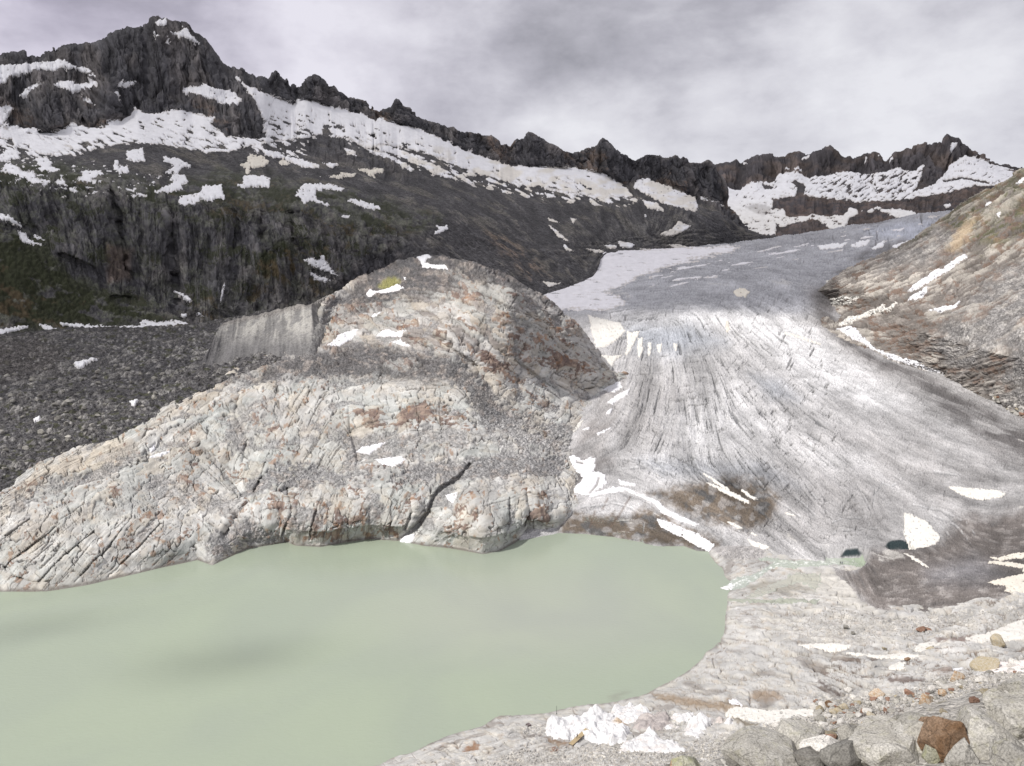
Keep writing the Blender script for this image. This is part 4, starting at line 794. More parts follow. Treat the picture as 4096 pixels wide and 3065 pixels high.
    grey = pmask(L, [(2980, 830), (3010, 820), (3060, 822), (3084, 838), (3080, 855), (3050, 865), (3010, 850)], 6, 4 * n2(u / 12, v / 9))
    tint = lerp(np.broadcast_to(WHITE, u.shape + (3,)), (.40, .39, .41), grey)
    tint = lerp(tint, CREAM, .6 * sstep(v, 760, 900))
    snow_sheet('far_snow', L, snow, tint, kind='structure')
# ------------------------------------------------------------------ glacier
ICE_FLOW = [(3600, 930, 1, -.15), (3000, 1000, 1, -.10), (2500, 1090, 1, -.2), (2700, 1170, 1, -.12), (3200, 1110, 1, .35), (3300, 1010, 1, -.22), (2850, 1150, 1, .15), (2300, 1230, 1, -.12), (2550, 1300, 1, -.12), (2850, 1320, .6, 1), (2700, 1400, .2, 1), (2500, 1440, -.25, 1), (2450, 1600, -.7, 1), (2350, 1780, 1, -.65), (2300, 1880, 1, -.5), (2600, 1600, -.2, 1), (2600, 1780, -.45, 1), (2800, 1600, .18, 1), (2800, 1780, .05, 1),
    (3000, 1400, 1, .95), (3200, 1400, 1, .62), (3300, 1320, 1, .5), (3400, 1450, 1, .5), (3600, 1500, 1, .45), (3900, 1640, 1, .45), (3100, 1600, 1, .95), (3000, 1750, .9, 1), (3300, 1700, 1, .72), (3600, 1750, 1, .52), (3900, 1800, 1, .38), (2900, 1900, .75, 1), (2600, 1920, 1, .5), (2500, 1950, 1, .36), (2800, 2000, 1, .62), (3000, 2060, 1, .66), (3200, 2000, .9, 1), (3500, 1950, 1, .6), (3800, 1900, 1, .25), (3800, 1960, 1, .12), (3950, 2030, 1, .0), (4096, 2080, 1, -.1),
    (3600, 2060, 1, .55), (3780, 2120, .6, 1), (3850, 2060, 1, .5), (3650, 2240, 1, .15), (3600, 2330, 1, -.2), (3850, 2340, 1, -.12), (3420, 2330, .4, 1), (3400, 2130, 1, .05), (2700, 2090, 1, .55), (2400, 2070, 1, -.2), (2300, 2060, 1, -.5), (3480, 2040, .3, 1)]
def ice_mat():
    m = bpy.data.materials.new('glacier ice'); m.use_nodes = True
    b = NB(m.node_tree)
    out = b.n('ShaderNodeOutputMaterial'); bs = b.n('ShaderNodeBsdfPrincipled')
    tint = b.n('ShaderNodeAttribute', attribute_name='tint').outputs['Color']
    p = b.n('ShaderNodeTexCoord').outputs['Object']
    f1 = b.noise(p, 0.9, 6, 0.65); f2 = b.noise(p, 0.09, 5, 0.6, .4)
    k = b.math('ADD', b.math('MULTIPLY_ADD', f1, .34, .83), b.math('MULTIPLY_ADD', f2, .26, -.13))
    b.l(b.mix(1.0, tint, b.n('ShaderNodeCombineColor', i={0: k, 1: k, 2: k}).outputs[0], 'MULTIPLY'), bs.inputs['Base Color'])
    bs.inputs['Roughness'].default_value = .8; bs.inputs['Specular IOR Level'].default_value = .2
    bp = b.n('ShaderNodeBump', i={'Strength': 1.0, 'Distance': 1.0, 'Height': b.math('ADD', b.math('MULTIPLY', f1, .5), b.math('MULTIPLY', f2, 2.5))})
    b.l(bp.outputs[0], bs.inputs['Normal']); b.l(bs.outputs[0], out.inputs[0])
    return m
def build_glacier():
    L = layer_glacier(); normals(L)
    u, v, X, Y = L.u, L.v, L.X, L.Y
    # pools at the snout
    for p, z, w in (([(3300, 2212), (3350, 2200), (3440, 2198), (3470, 2210), (3465, 2240), (3440, 2262), (3400, 2272), (3340, 2262), (3300, 2240)], 1.6, 12), ([(3545, 2188), (3560, 2180), (3650, 2180), (3660, 2196), (3560, 2198)], 5.0, 8)):
        k = pmask(L, p, w); L.Z = L.Z * (1 - k) + np.minimum(L.Z, z) * k
    lic = streaks(L, ICE_FLOW, 8, (1., .7, .3), 31); band2 = streaks(L, ICE_FLOW, 60, (0, .3, .8, 1.2), 35)
    licb = streaks(L, ICE_FLOW, 26, (.5, .7, .7, .9), 32)
    lx = streaks(L, [(a, b_, -dy, dx) for a, b_, dx, dy in ICE_FLOW], 7, (1., .6, 0), 34); arc = sstep(lx + .5 * fbm2(u / 60, v / 40, 3), 1.5, 2.2)
    grit = fbm2(u / 5.5, v / 4, 2, .8); blot = fbm2((u + 20 * fbm2(u / 40, v / 40, 2)) / 46, v / 26, 5, .65)
    big = fbm2(X / 120, Y / 120, 4); mid = fbm2(X / 28, Y / 28, 4); fine = fbm2(u / 14, v / 9, 3)
    lt = streaks(L, ICE_FLOW, 20, (1., .5, 0), 33); crev = sstep(lt + .45 * fbm2(u / 70, v / 50, 3) * 2, 1.15, 1.9)                       # open crevasses
    cz = .35 + .65 * np.clip(pmask(L, [(2400, 1230), (3200, 1240), (3400, 1400), (3350, 1900), (3000, 1950), (2500, 1900), (2450, 1500)], 80) + pmask(L, [(2700, 1850), (3400, 1900), (3500, 2200), (3000, 2150)], 60) + pmask(L, [(3300, 900), (3800, 830), (3800, 1000), (3400, 1000)], 40), 0, 1)
    # the bent crevasses near the snout
    lines = [[(2530, 1838), (2650, 1852), (2740, 1875), (2800, 1910), (2900, 1970), (3000, 2020)], [(2550, 1860), (2660, 1885), (2740, 1920), (2790, 1935)], [(2480, 1880), (2600, 1870)], [(2690, 1825), (2790, 1870), (2850, 1900), (2920, 1950)], [(2760, 1820), (2850, 1870), (2950, 1950)], [(2950, 1830), (3010, 1900), (3100, 2000), (3200, 2070)], [(3070, 1850), (3150, 1960), (3260, 2060)], [(3180, 1880), (3260, 1990), (3330, 2080)], [(3480, 1900), (3500, 1960), (3490, 2040), (3470, 2110)], [(3420, 1930), (3460, 2000), (3490, 2060)],
             [(3330, 2140), (3350, 2125), (3400, 2122), (3470, 2115), (3540, 2118)], [(3310, 2100), (3380, 2070), (3480, 2075)], [(3600, 1930), (3560, 1950), (3530, 1935), (3500, 1980)], [(3655, 1900), (3720, 1890), (3850, 1910)], [(2560, 2060), (2575, 2100), (2572, 2130)], [(2330, 2035), (2450, 2020), (2520, 2035), (2560, 2060)], [(2760, 2030), (2850, 2080), (2960, 2130)], [(2640, 1760), (2660, 1700), (2700, 1650)], [(3700, 2080), (3760, 2100), (3800, 2150), (3800, 2170)], [(3730, 2060), (3820, 2100), (3870, 2160), (3890, 2190)], [(3650, 2020), (3760, 2040), (3860, 2090), (3900, 2140)]]
    cl = np.zeros(u.shape, np.float32); cr = cl.copy()
    jx = 3 * n2(u / 18, v / 18)
    for p in lines:
        cl = np.maximum(cl, linemask(L, p, 4.5)); cr = np.maximum(cr, linemask(L, [(a + 2, b - 5) for a, b in p], 3.5))
    brk = sstep(n2(u / 30 + 8, v / 24) + .5 * n2(u / 9, v / 9), -.35, .1); cl = cl * brk; cr = cr * brk
    serac = pmask(L, [(3440, 920), (3560, 895), (3740, 880), (3800, 900), (3700, 960), (3600, 960), (3500, 950)], 20)
    d = L.pxm * (.30 * lic * cz - 1.6 * crev * cz - 1.1 * cl + .30 * licb + .7 * grit - 1.5 * arc * cz + .5 * blot) + 1.5 * big + .5 * mid + serac * 9 * (fbm2(X / 26, Y / 40, 3) + .6 * np.abs(n2(X / 14, Y / 30)))
    front = linemask(L, [(2240, 2120), (2330, 2100), (2450, 2106), (2570, 2128), (2590, 2160), (2740, 2165), (2850, 2190)], 40)
    d = d * (1 - .8 * front)
    snow = glacier_snow(L)
    allm = np.zeros(u.shape, np.float32)
    for q in snow: allm = np.maximum(allm, q[0])
    displace(L, d * (1 - .75 * allm)); normals(L)
    # ---- colours
    col = np.zeros(u.shape + (3,), np.float32) + (.425, .418, .422)
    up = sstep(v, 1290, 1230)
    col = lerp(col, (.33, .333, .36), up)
    col = lerp(col, (.44, .46, .53), .8 * serac)
    band = pmask(L, [(2440, 1245), (2900, 1240), (3150, 1275), (3300, 1340), (3560, 1500), (3700, 1620), (3500, 1640), (3250, 1560), (3050, 1400), (2900, 1300), (2600, 1290), (2450, 1290)], 40, 20 * n2(u / 60, v / 40))
    band = np.maximum(band, .8 * pmask(L, [(2600, 1650), (2900, 1560), (3100, 1700), (3000, 1850), (2700, 1870)], 110))
    band = np.maximum(band, .5 * pmask(L, [(3250, 1780), (3500, 1800), (3600, 1900), (3300, 1870)], 60))
    col = lerp(col, (.66, .655, .665), band)
    blue = np.maximum(.7 * pmask(L, [(2500, 1300), (2750, 1290), (2900, 1370), (2700, 1420), (2550, 1400)], 60), .5 * pmask(L, [(2560, 1840), (3050, 1850), (3200, 1950), (2900, 1900), (2650, 1900)], 40))
    blue = np.maximum(blue, .5 * pmask(L, [(3000, 1500), (3120, 1520), (3200, 1600), (3080, 1590)], 40))
    col = lerp(col, (.30, .325, .37), blue)
    grimy = np.maximum.reduce([.95 * pmask(L, [(2290, 1960), (2270, 1850), (2330, 1700), (2410, 1560), (2450, 1500), (2500, 1520), (2480, 1650), (2420, 1780), (2460, 1850), (2400, 1900), (2380, 1960)], 40), .9 * pmask(L, [(3240, 1160), (3330, 1160), (3440, 1350), (3600, 1440), (3800, 1540), (4096, 1690), (4560, 1850), (4560, 2060), (4096, 1950), (3850, 1700), (3650, 1600), (3400, 1450), (3250, 1280)], 70),
                               .55 * pmask(L, [(2560, 1480), (2760, 1560), (2700, 1760), (2500, 1800), (2450, 1700)], 60), .5 * pmask(L, [(3300, 1760), (3700, 1700), (4096, 1900), (4096, 2100), (3600, 2050)], 120), .45 * pmask(L, [(2900, 1880), (3500, 1900), (3600, 2150), (3200, 2180), (2850, 2050)], 80)])
    col = lerp(col, (.22, .205, .20), grimy * (.50 + .4 * sstep(licb + .3 * big, -1, 1.2)))
    dark = np.maximum.reduce([pmask(L, [(3245, 1180), (3290, 1150), (3340, 1170), (3330, 1260), (3440, 1370), (3560, 1440), (3700, 1510), (3900, 1620), (4096, 1720), (4560, 1900), (4560, 1960), (4096, 1850), (3900, 1720), (3700, 1580), (3500, 1460), (3380, 1380), (3270, 1280)], 25, 14 * n2(u / 50, v / 30)),
                              .8 * pmask(L, [(3330, 1090), (3450, 1010), (3600, 960), (3640, 970), (3500, 1060), (3400, 1110)], 20, 12 * n2(u / 40, v / 16)), .8 * pmask(L, [(2190, 1200), (2260, 1160), (2330, 1130), (2300, 1180), (2230, 1230)], 12)])
    dark = dark * sstep(licb * .35 + .6, 0, .7)
    col = lerp(col, (.115, .108, .108), dark * .9)
    tongue = pmask(L, [(3330, 2285), (3420, 2268), (3500, 2200), (3620, 2195), (3760, 2160), (3850, 2060), (4000, 2060), (4096, 2040), (4560, 1980), (4560, 2300), (4096, 2380), (3850, 2460), (3500, 2460), (3380, 2340)], 40, 16 * n2(u / 40, v / 30))
    col = lerp(col, lerp(np.zeros(u.shape + (3,), np.float32) + (.135, .118, .11), (.22, .20, .19), sstep(lic, .2, 1.8)), tongue * .93)
    col = lerp(col, (.17, .17, .185), tongue * .6 * pmask(L, [(3700, 2280), (3900, 2220), (4050, 2300), (3900, 2340), (3720, 2330)], 50))
    brown = np.maximum(pmask(L, [(2235, 2135), (2245, 2085), (2300, 2050), (2380, 2070), (2460, 2060), (2510, 2080), (2580, 2030), (2680, 2070), (2700, 2100), (2800, 2130), (2880, 2170), (2850, 2210), (2600, 2180)], 22, 12 * n2(u / 40, v / 30) + 10 * n2(u / 15, v / 15)),
                       pmask(L, [(2640, 2010), (2590, 1980), (2700, 1950), (2800, 1930), (2920, 1905), (3040, 1915), (3110, 1990), (3090, 2080), (2990, 2120), (2860, 2100), (2760, 2070)], 30, 14 * n2(u / 40, v / 30) + 12 * n2(u / 15, v / 15)))
    brown = brown * (1 - .4 * sstep(fbm2(u / 60, v / 40, 3), .05, .4))
    col = lerp(col, lerp(np.zeros(u.shape + (3,), np.float32) + (.130, .103, .078), (.085, .082, .08), sstep(fbm2(u / 70 + 3, v / 50, 3), .0, .5)), brown * .95)
    streakb = np.maximum.reduce([linemask(L, p, 9) for p in ([(2440, 2110), (2480, 2060), (2520, 1990)], [(2360, 2110), (2380, 2050)], [(2430, 2000), (2410, 2040)], [(2700, 2130), (2660, 2060)])])
    col = lerp(col, (.125, .09, .07), .55 * streakb)
    col = lerp(col, (.13, .132, .138), .75 * np.maximum(crev * cz, .8 * cl))
    col = lerp(col, (.60, .60, .61), .45 * cr * (1 - .4 * brown))
    col = lerp(col, (.56, .54, .51), .6 * sstep(licb + .4 * lic, 2.3, 3.0) * (1 - up * .5))
    col = lerp(col, (.14, .135, .135), .7 * arc * cz)
    speck = fbm2(u / 7, v / 5, 3, .7)
    col = col * (1 + .07 * np.clip(lic, -2.4, 2) + .06 * np.clip(licb, -2.2, 2) + .26 * speck + .20 * grit)[..., None] * (1 + .14 * mid + .10 * big + .16 * np.clip(blot, -.8, .6) + (.12 + .10 * sstep(v, 1600, 1900)) * np.clip(band2, -2, 2) * (1 - .6 * up))[..., None]
    cyan = front * sstep(L.n[..., 2], .75, .45) * sstep(u, 2320, 2340) * sstep(u, 2585, 2570)
    col = lerp(col, (.40, .50, .46), cyan)
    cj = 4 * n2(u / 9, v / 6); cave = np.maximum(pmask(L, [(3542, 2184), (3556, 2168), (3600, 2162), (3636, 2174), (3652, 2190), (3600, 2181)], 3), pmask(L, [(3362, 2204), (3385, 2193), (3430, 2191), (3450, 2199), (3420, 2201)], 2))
    col = lerp(col, (.028, .042, .046), cave)  # cave mouths are only dark patches, inner shade painted on unhollowed ice
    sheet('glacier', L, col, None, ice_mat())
    for (m, lab, tn, nm) in snow:
        snow_sheet('snow_patch' if lab else nm, L, m, tn, lab, 'snow patch' if lab else None, 'snow patches on the glacier' if lab else None, None if lab else 'structure', .8)
    L.pools = True
    return L
def glacier_snow(L):
    u, v = L.u, L.v
    out = []
    flow = fbm2(u / 90, v / 9, 4, .6)
    pl = pmask(L, [(2160, 1195), (2230, 1150), (2300, 1120), (2380, 1060), (2400, 1000), (2700, 990), (2960, 985), (2930, 1005), (2800, 1035), (2650, 1075), (2560, 1105), (2500, 1140), (2420, 1170), (2480, 1190), (2500, 1215), (2440, 1240), (2330, 1240), (2230, 1240), (2150, 1240)], 14, 16 * flow + 6 * n2(u / 12, v / 6))
    pl = pl * (1 - sstep(flow + .25 * pmask(L, [(2200, 1170), (2420, 1160), (2480, 1190), (2300, 1200)], 20), .42, .6))
    strips = pmask(L, [(2600, 1080), (3000, 1000), (3700, 870), (3790, 850), (3600, 960), (3200, 1040), (2800, 1130), (2600, 1180)], 40) * sstep(fbm2((u + v * .2) / 120 + 4, (v + u * .16) / 11, 4, .55), .34, .44)
    out.append((np.maximum(pl, strips), None, np.array((.70, .69, .73), np.float32), 'glacier_snow'))
    fan = poly_snow(L, [[(2275, 1827), (2298, 1819), (2318, 1835), (2330, 1846), (2363, 1831), (2383, 1835), (2379, 1856), (2387, 1868), (2375, 1884), (2420, 1896), (2424, 1929), (2403, 1953), (2363, 1990), (2326, 1982), (2287, 1978), (2300, 1953), (2318, 1933), (2334, 1909), (2294, 1876), (2285, 1855)]], 3, 7, 22, 1.0)
    fan = fan * (1 - .9 * linemask(L, [(2396, 1912), (2388, 1940), (2360, 1975)], 8)) * (1 - .9 * linemask(L, [(2310, 1850), (2330, 1855)], 9))
    out.append((fan, 'bright fan shaped snow patch between pale bedrock and the glacier snout', WHITE, ''))
    S = [([(2363, 1978), (2452, 1949), (2509, 1951), (2542, 1970), (2590, 1990), (2627, 2002), (2668, 2039), (2729, 2067), (2798, 2100), (2780, 2106), (2708, 2082), (2647, 2053), (2611, 2012), (2546, 1984), (2505, 1964), (2444, 1974), (2355, 1994)], 'longest white snow ribbon winding down the brown snout', WHITE),
         ([(2472, 1917), (2509, 1929), (2552, 1938), (2535, 1946), (2485, 1940)], 'short snow strip just above the long snow ribbon', WHITE),
         ([(2627, 2075), (2688, 2094), (2741, 2119), (2786, 2134), (2860, 2180), (2838, 2208), (2790, 2187), (2729, 2150), (2690, 2137), (2640, 2108)], 'wide white snow strip ending at the lake beside the grey knoll', WHITE),
         ([(2749, 1888), (2782, 1911), (2830, 1935), (2908, 1976), (2997, 2016), (2997, 2006), (2932, 1970), (2867, 1943), (2810, 1923), (2770, 1888)], 'narrow slanting snow strip on the upper side of the brown debris', CREAM),
         ([(2815, 1893), (2850, 1912), (2900, 1945), (2935, 1970), (2905, 1960), (2860, 1930)], 'snow strip right of the narrow slanting one, in a crevasse', CREAM),
         ([(2958, 1953), (2983, 1964), (3032, 1998), (3015, 1998), (2985, 1980)], 'small snow strip near the right end of the brown debris', CREAM),
         ([(3055, 2004), (3100, 2030), (3186, 2066), (3150, 2060), (3080, 2026)], 'thin snow strip beyond the brown debris, furthest right of the slanting ones', CREAM),
         ([(2898, 2086), (2930, 2092), (2979, 2118), (2950, 2116)], 'cream snow strip in a crevasse above the grey knoll', CREAM),
         ([(2985, 2121), (3036, 2144), (3020, 2146)], 'tiny cream snow strip above the stream bank', CREAM),
         ([(2990, 2158), (3060, 2182), (3081, 2190), (3054, 2207), (3012, 2188)], 'cream snow patch on the ice edge above the stream', CREAM),
         ([(3789, 1944), (3889, 1955), (3983, 1961), (4027, 1974), (4007, 1990), (3928, 1998), (3870, 1988), (3822, 1969)], 'long cream lens of snow on the grey ice', CREAM),
         ([(3616, 2052), (3638, 2055), (3653, 2062), (3708, 2085), (3738, 2121), (3760, 2145), (3756, 2166), (3732, 2185), (3673, 2196), (3645, 2192), (3624, 2164), (3614, 2133), (3618, 2101)], 'big cream snow slab over the dark ice cave', CREAM),
         ([(3942, 2250), (3983, 2245), (4066, 2254), (4096, 2262), (4330, 2262), (4330, 2420), (4060, 2375), (4019, 2366), (4023, 2345), (3944, 2330), (3987, 2320), (4096, 2296), (4090, 2276)], 'tan forked snow tongue at the right frame side beside the dark ice', TAN),
         ([(3945, 2224), (3990, 2235), (4060, 2215), (4330, 2190), (4330, 2240), (4060, 2235), (4000, 2246)], 'tan snow patch above the forked tongue at the right frame side', TAN),
         ([(3612, 2216), (3650, 2228), (3700, 2256), (3715, 2272), (3690, 2262), (3650, 2240)], 'thin cream snow curl on the dark ice tongue', CREAM),
         ([(2352, 1262), (2400, 1275), (2480, 1290), (2502, 1325), (2470, 1360), (2420, 1392), (2385, 1388), (2368, 1340), (2362, 1300)], 'large white snow patch where the bedrock dome meets the icefall', CREAM),
         ([(2508, 1330), (2560, 1325), (2540, 1370), (2520, 1410), (2500, 1430), (2510, 1380)], 'upright snow strip closest to the large white patch', CREAM),
         ([(2553, 1355), (2572, 1350), (2570, 1415), (2556, 1432), (2548, 1400)], 'upright snow strip, second of the row on the icefall', CREAM),
         ([(2590, 1370), (2606, 1372), (2604, 1420), (2594, 1424)], 'upright snow strip, third of the row on the icefall', CREAM),
         ([(2628, 1378), (2648, 1376), (2644, 1412), (2632, 1410)], 'upright snow strip, fourth of the row on the icefall', CREAM),
         ([(2694, 1374), (2710, 1376), (2708, 1402), (2700, 1408)], 'upright snow fleck, last of the row on the icefall', CREAM),
         ([(2350, 1472), (2390, 1440), (2400, 1420), (2450, 1425), (2490, 1418), (2460, 1445), (2440, 1490), (2400, 1480), (2380, 1495)], 'white snow patch wedged between dome and ice above the round one', CREAM),
         ([(2410, 1560), (2440, 1530), (2480, 1530), (2490, 1550), (2460, 1572), (2430, 1570)], 'round white snow patch at the ice edge', WHITE),
         ([(2430, 1610), (2470, 1580), (2520, 1555), (2510, 1580), (2470, 1605), (2445, 1618)], 'slanting snow strip under the round patch at the ice edge', WHITE),
         ([(2415, 1660), (2440, 1635), (2452, 1633), (2440, 1655)], 'small snow strip on the grimy ice edge', WHITE),
         ([(2276, 1728), (2300, 1700), (2335, 1682), (2320, 1710), (2290, 1735)], 'snow strip by the grey gravel at the ice edge', CREAM),
         ([(2330, 1720), (2395, 1695), (2380, 1708), (2340, 1725)], 'thin snow dash on the ice beside the grey gravel', WHITE),
         ([(2385, 1735), (2445, 1710), (2430, 1724), (2395, 1742)], 'thin lower snow dash on the ice beside the grey gravel', WHITE),
         ([(2930, 1165), (2960, 1152), (2990, 1160), (3000, 1170), (2980, 1188), (2945, 1186)], 'pinkish snow patch alone on the upper ice', TAN),
         ([(2905, 1285), (2915, 1287), (2920, 1320), (2908, 1332), (2902, 1310)], 'small upright pinkish snow patch on the icefall brow', TAN),
         ([(3270, 985), (3340, 975), (3390, 970), (3370, 990), (3310, 997), (3280, 998)], 'wide snow patch on blue upper ice', WHITE),
         ([(3400, 985), (3440, 965), (3482, 960), (3470, 980), (3430, 992)], 'snow patch on blue upper ice, middle of three in line', WHITE),
         ([(3485, 995), (3520, 970), (3545, 962), (3530, 988), (3500, 998)], 'snow patch on blue upper ice, next to the hillside', WHITE),
         ([(3570, 985), (3600, 975), (3670, 950), (3660, 975), (3610, 1000), (3580, 998)], 'snow patch on the ice margin tucked behind the brown hillside', WHITE),
         ([(3300, 1125), (3340, 1122), (3385, 1126), (3374, 1146), (3333, 1146)], 'cream snow patch in the dark ice margin below the hillside', CREAM),
         ([(3110, 1320), (3200, 1345), (3290, 1378), (3250, 1370), (3160, 1342)], 'long thin snow line along the streaked ice', CREAM)]
    for i, (p, lab, tn) in enumerate(S): out.append((poly_snow(L, [p], 2.5, 3.0, 12, i * 2.3), lab, tn, ''))
    return out

# ------------------------------------------------------------------ pale bedrock dome, debris valley, moraine
ROCK_STRIKE = [(80, 2280, 1, -1.1), (300, 2200, 1, -1.2), (550, 2200, 1, -1.0), (200, 2080, 1, -.5), (500, 1950, 1, -.35), (500, 2080, 1, -.8), (700, 1750, 1, -.7), (900, 1600, 1, -.6), (800, 1950, 1, .9), (900, 2080, .9, 1), (1000, 1750, .5, -1), (1200, 1700, .5, -1), (1250, 1850, .6, -1), (1450, 1620, 1, -.3), (1650, 1680, 1, -.15), (1700, 1560, 1, -.1), (1100, 2080, .5, -1), (1300, 2060, .3, -1), (1500, 2060, .35, -1), (1600, 2000, .5, -1), (1800, 2100, .9, -.7), (2000, 2000, 1, -.35), (2180, 2030, .2, 1), (1500, 1900, 1, -.1), (1900, 1850, 1, .1), (1900, 1580, .8, 1), (2050, 1680, 1, .55), (2200, 1800, 1, .4), (1400, 1450, 1, -.08), (1750, 1440, 1, .35), (1900, 1380, 1, .6), (2100, 1420, 1, .65), (2300, 1480, 1, .55), (2000, 1240, 1, .45), (1700, 1250, 1, .1), (1400, 1250, 1, -.2), (1600, 1120, 1, -.15), (1900, 1120, 1, .35), (2250, 1330, 1, .8), (2150, 1560, 1, .6), (1350, 1350, .3, 1)]
def build_hump():
    L = layer_hump(); normals(L)
    u, v, X, Y, Z = L.u, L.v, L.X, L.Y, L.Z
    lic = streaks(L, ROCK_STRIKE, 9, (1., .9, .4), 41); lict = streaks(L, ROCK_STRIKE, 34, (1., .5, 0), 43)
    licb = streaks(L, ROCK_STRIKE, 22, (.0, .5, 1., 1.2), 42); cross = streaks(L, [(a, b_, -dy, dx) for a, b_, dx, dy in ROCK_STRIKE], 12, (1., .4, 0), 44)
    wx = 6 * fbm3(X / 30, Y / 30, Z / 30, 3)
    lump = np.abs(n3((X + wx) / 44, (Y - wx) / 56, Z / 30)); lump2 = np.abs(n3((X + wx) / 11 + 5, (Y + wx) / 16, Z / 8)); med = fbm3(X / 7, Y / 7, Z / 5, 3)
    upper = sstep(v, 1560, 1380)
    scr = np.zeros(u.shape, np.float32)
    jit = 26 * n2(u / 55, v / 40) + 16 * n2(u / 20, v / 16)
    for p, a in (([(960, 1985), (1020, 1900), (1150, 1850), (1350, 1880), (1500, 1890), (1600, 1870), (1720, 1850), (1900, 1825), (2050, 1800), (2290, 1830), (2240, 1900), (2100, 1905), (1800, 1930), (1650, 1945), (1400, 1935), (1150, 1965)], .95),
                 ([(1850, 1455), (1960, 1560), (2040, 1640), (2120, 1680), (2290, 1700), (2310, 1800), (2200, 1830), (2000, 1790), (1920, 1680), (1800, 1530)], .9),
                 ([(880, 1535), (1000, 1470), (1100, 1440), (1250, 1405), (1500, 1380), (1700, 1400), (1860, 1450), (1860, 1540), (1700, 1500), (1500, 1480), (1300, 1510), (1120, 1530), (950, 1560)], .95),
                 ([(800, 2245), (880, 2130), (960, 2060), (1010, 2090), (1090, 2130), (1140, 2175), (980, 2200)], .9), ([(1330, 1210), (1480, 1110), (1700, 1030), (1980, 1080), (1880, 1140), (1700, 1150), (1560, 1190), (1420, 1250)], .95),
                 ([(540, 1960), (640, 1900), (760, 1930), (880, 1990), (960, 2010), (930, 2080), (800, 2040), (650, 1990)], .6), ([(900, 1640), (1100, 1600), (1200, 1640), (1000, 1700)], .5), ([(1340, 1740), (1600, 1740), (1850, 1720), (1900, 1780), (1650, 1840), (1500, 1850), (1400, 1830)], .75), ([(1250, 1400), (1330, 1370), (1500, 1370), (1480, 1400), (1300, 1410)], .7), ([(1235, 1340), (1262, 1290), (1300, 1200), (1440, 1170), (1470, 1230), (1400, 1270), (1330, 1270), (1290, 1300), (1262, 1360)], .95), ([(300, 2060), (500, 2000), (620, 2010), (420, 2080)], .4), ([(350, 1830), (520, 1790), (600, 1830), (470, 1860)], .5), ([(0, 2060), (120, 1960), (260, 1900), (330, 1920), (180, 2010), (60, 2060)], .7), ([(1850, 1960), (1950, 1920), (2120, 1930), (2000, 1970)], .6)):
        scr = np.maximum(scr, a * pmask(L, p, 12, jit))
    hollow = sstep(lump * .8 + lump2 * .3 + .3 * fbm2(X / 30, Y / 30, 3), .12, .05)
    scr = np.clip(np.maximum(scr, .75 * hollow * sstep(v, 2250, 2100)), 0, 1)
    scr = scr * (1 - .85 * sstep(.38 * licb + .9 * fbm2(u / 34, v / 20, 4, .6), .30, .48))
    rock = 1 - scr
    ph = Z / 4.6 + 1.1 * fbm2(X / 26, Y / 26, 3) + .16 * licb + .5 * upper * fbm3(X / 9, Y / 9, Z / 9, 2); ph = ph - np.floor(ph)
    ledge = np.where(ph < .86, ph / .86, (1 - ph) / .14); ledm = np.clip(.35 + .65 * upper + .4 * sstep(u, 900, 1200), 0, 1) * rock
    sw1, sw2, sid = worley(u / 8.5, v / 5.5, 8)
    A = facets(L, -44, 150, 46, 21, 26); B = facets(L, 33, 150, 27, 22, 20); Cc = facets(L, -70, 105, 62, 23, 30); D2 = facets(L, -25, 62, 22, 24, 14)
    sel = np.where(upper + .25 * n2(u / 50, v / 50) > .5, 1, np.where(pmask(L, [(900, 1640), (1000, 1560), (1900, 1600), (2300, 1900), (2240, 2200), (900, 2250), (880, 2000)], 30, jit) > .5, 2, 0))
    ff = np.choose(sel, (A[0], B[0], Cc[0])); fe = np.choose(sel, (A[1], B[1], Cc[1])); fid = np.choose(sel, (A[2], B[2], Cc[2]))
    gbk = sstep(n2(u / 34 + 3, v / 26) + .5 * n2(u / 11, v / 9), -.30, .05); gap = sstep(fe, .06, .0) * gbk; gap2 = sstep(D2[1], .06, 0) * (D2[2] > .5) * (1 - gbk * .6)
    rock_f = rock * (1 - .5 * scr)
    fac = rock * L.pxm * (1.6 * np.clip(.75 - ff, -.2, 1) + 2.0 * (fid - .5) - 2.4 * gap + .3 * (D2[2] - .5) - .9 * gap2)
    m = 0
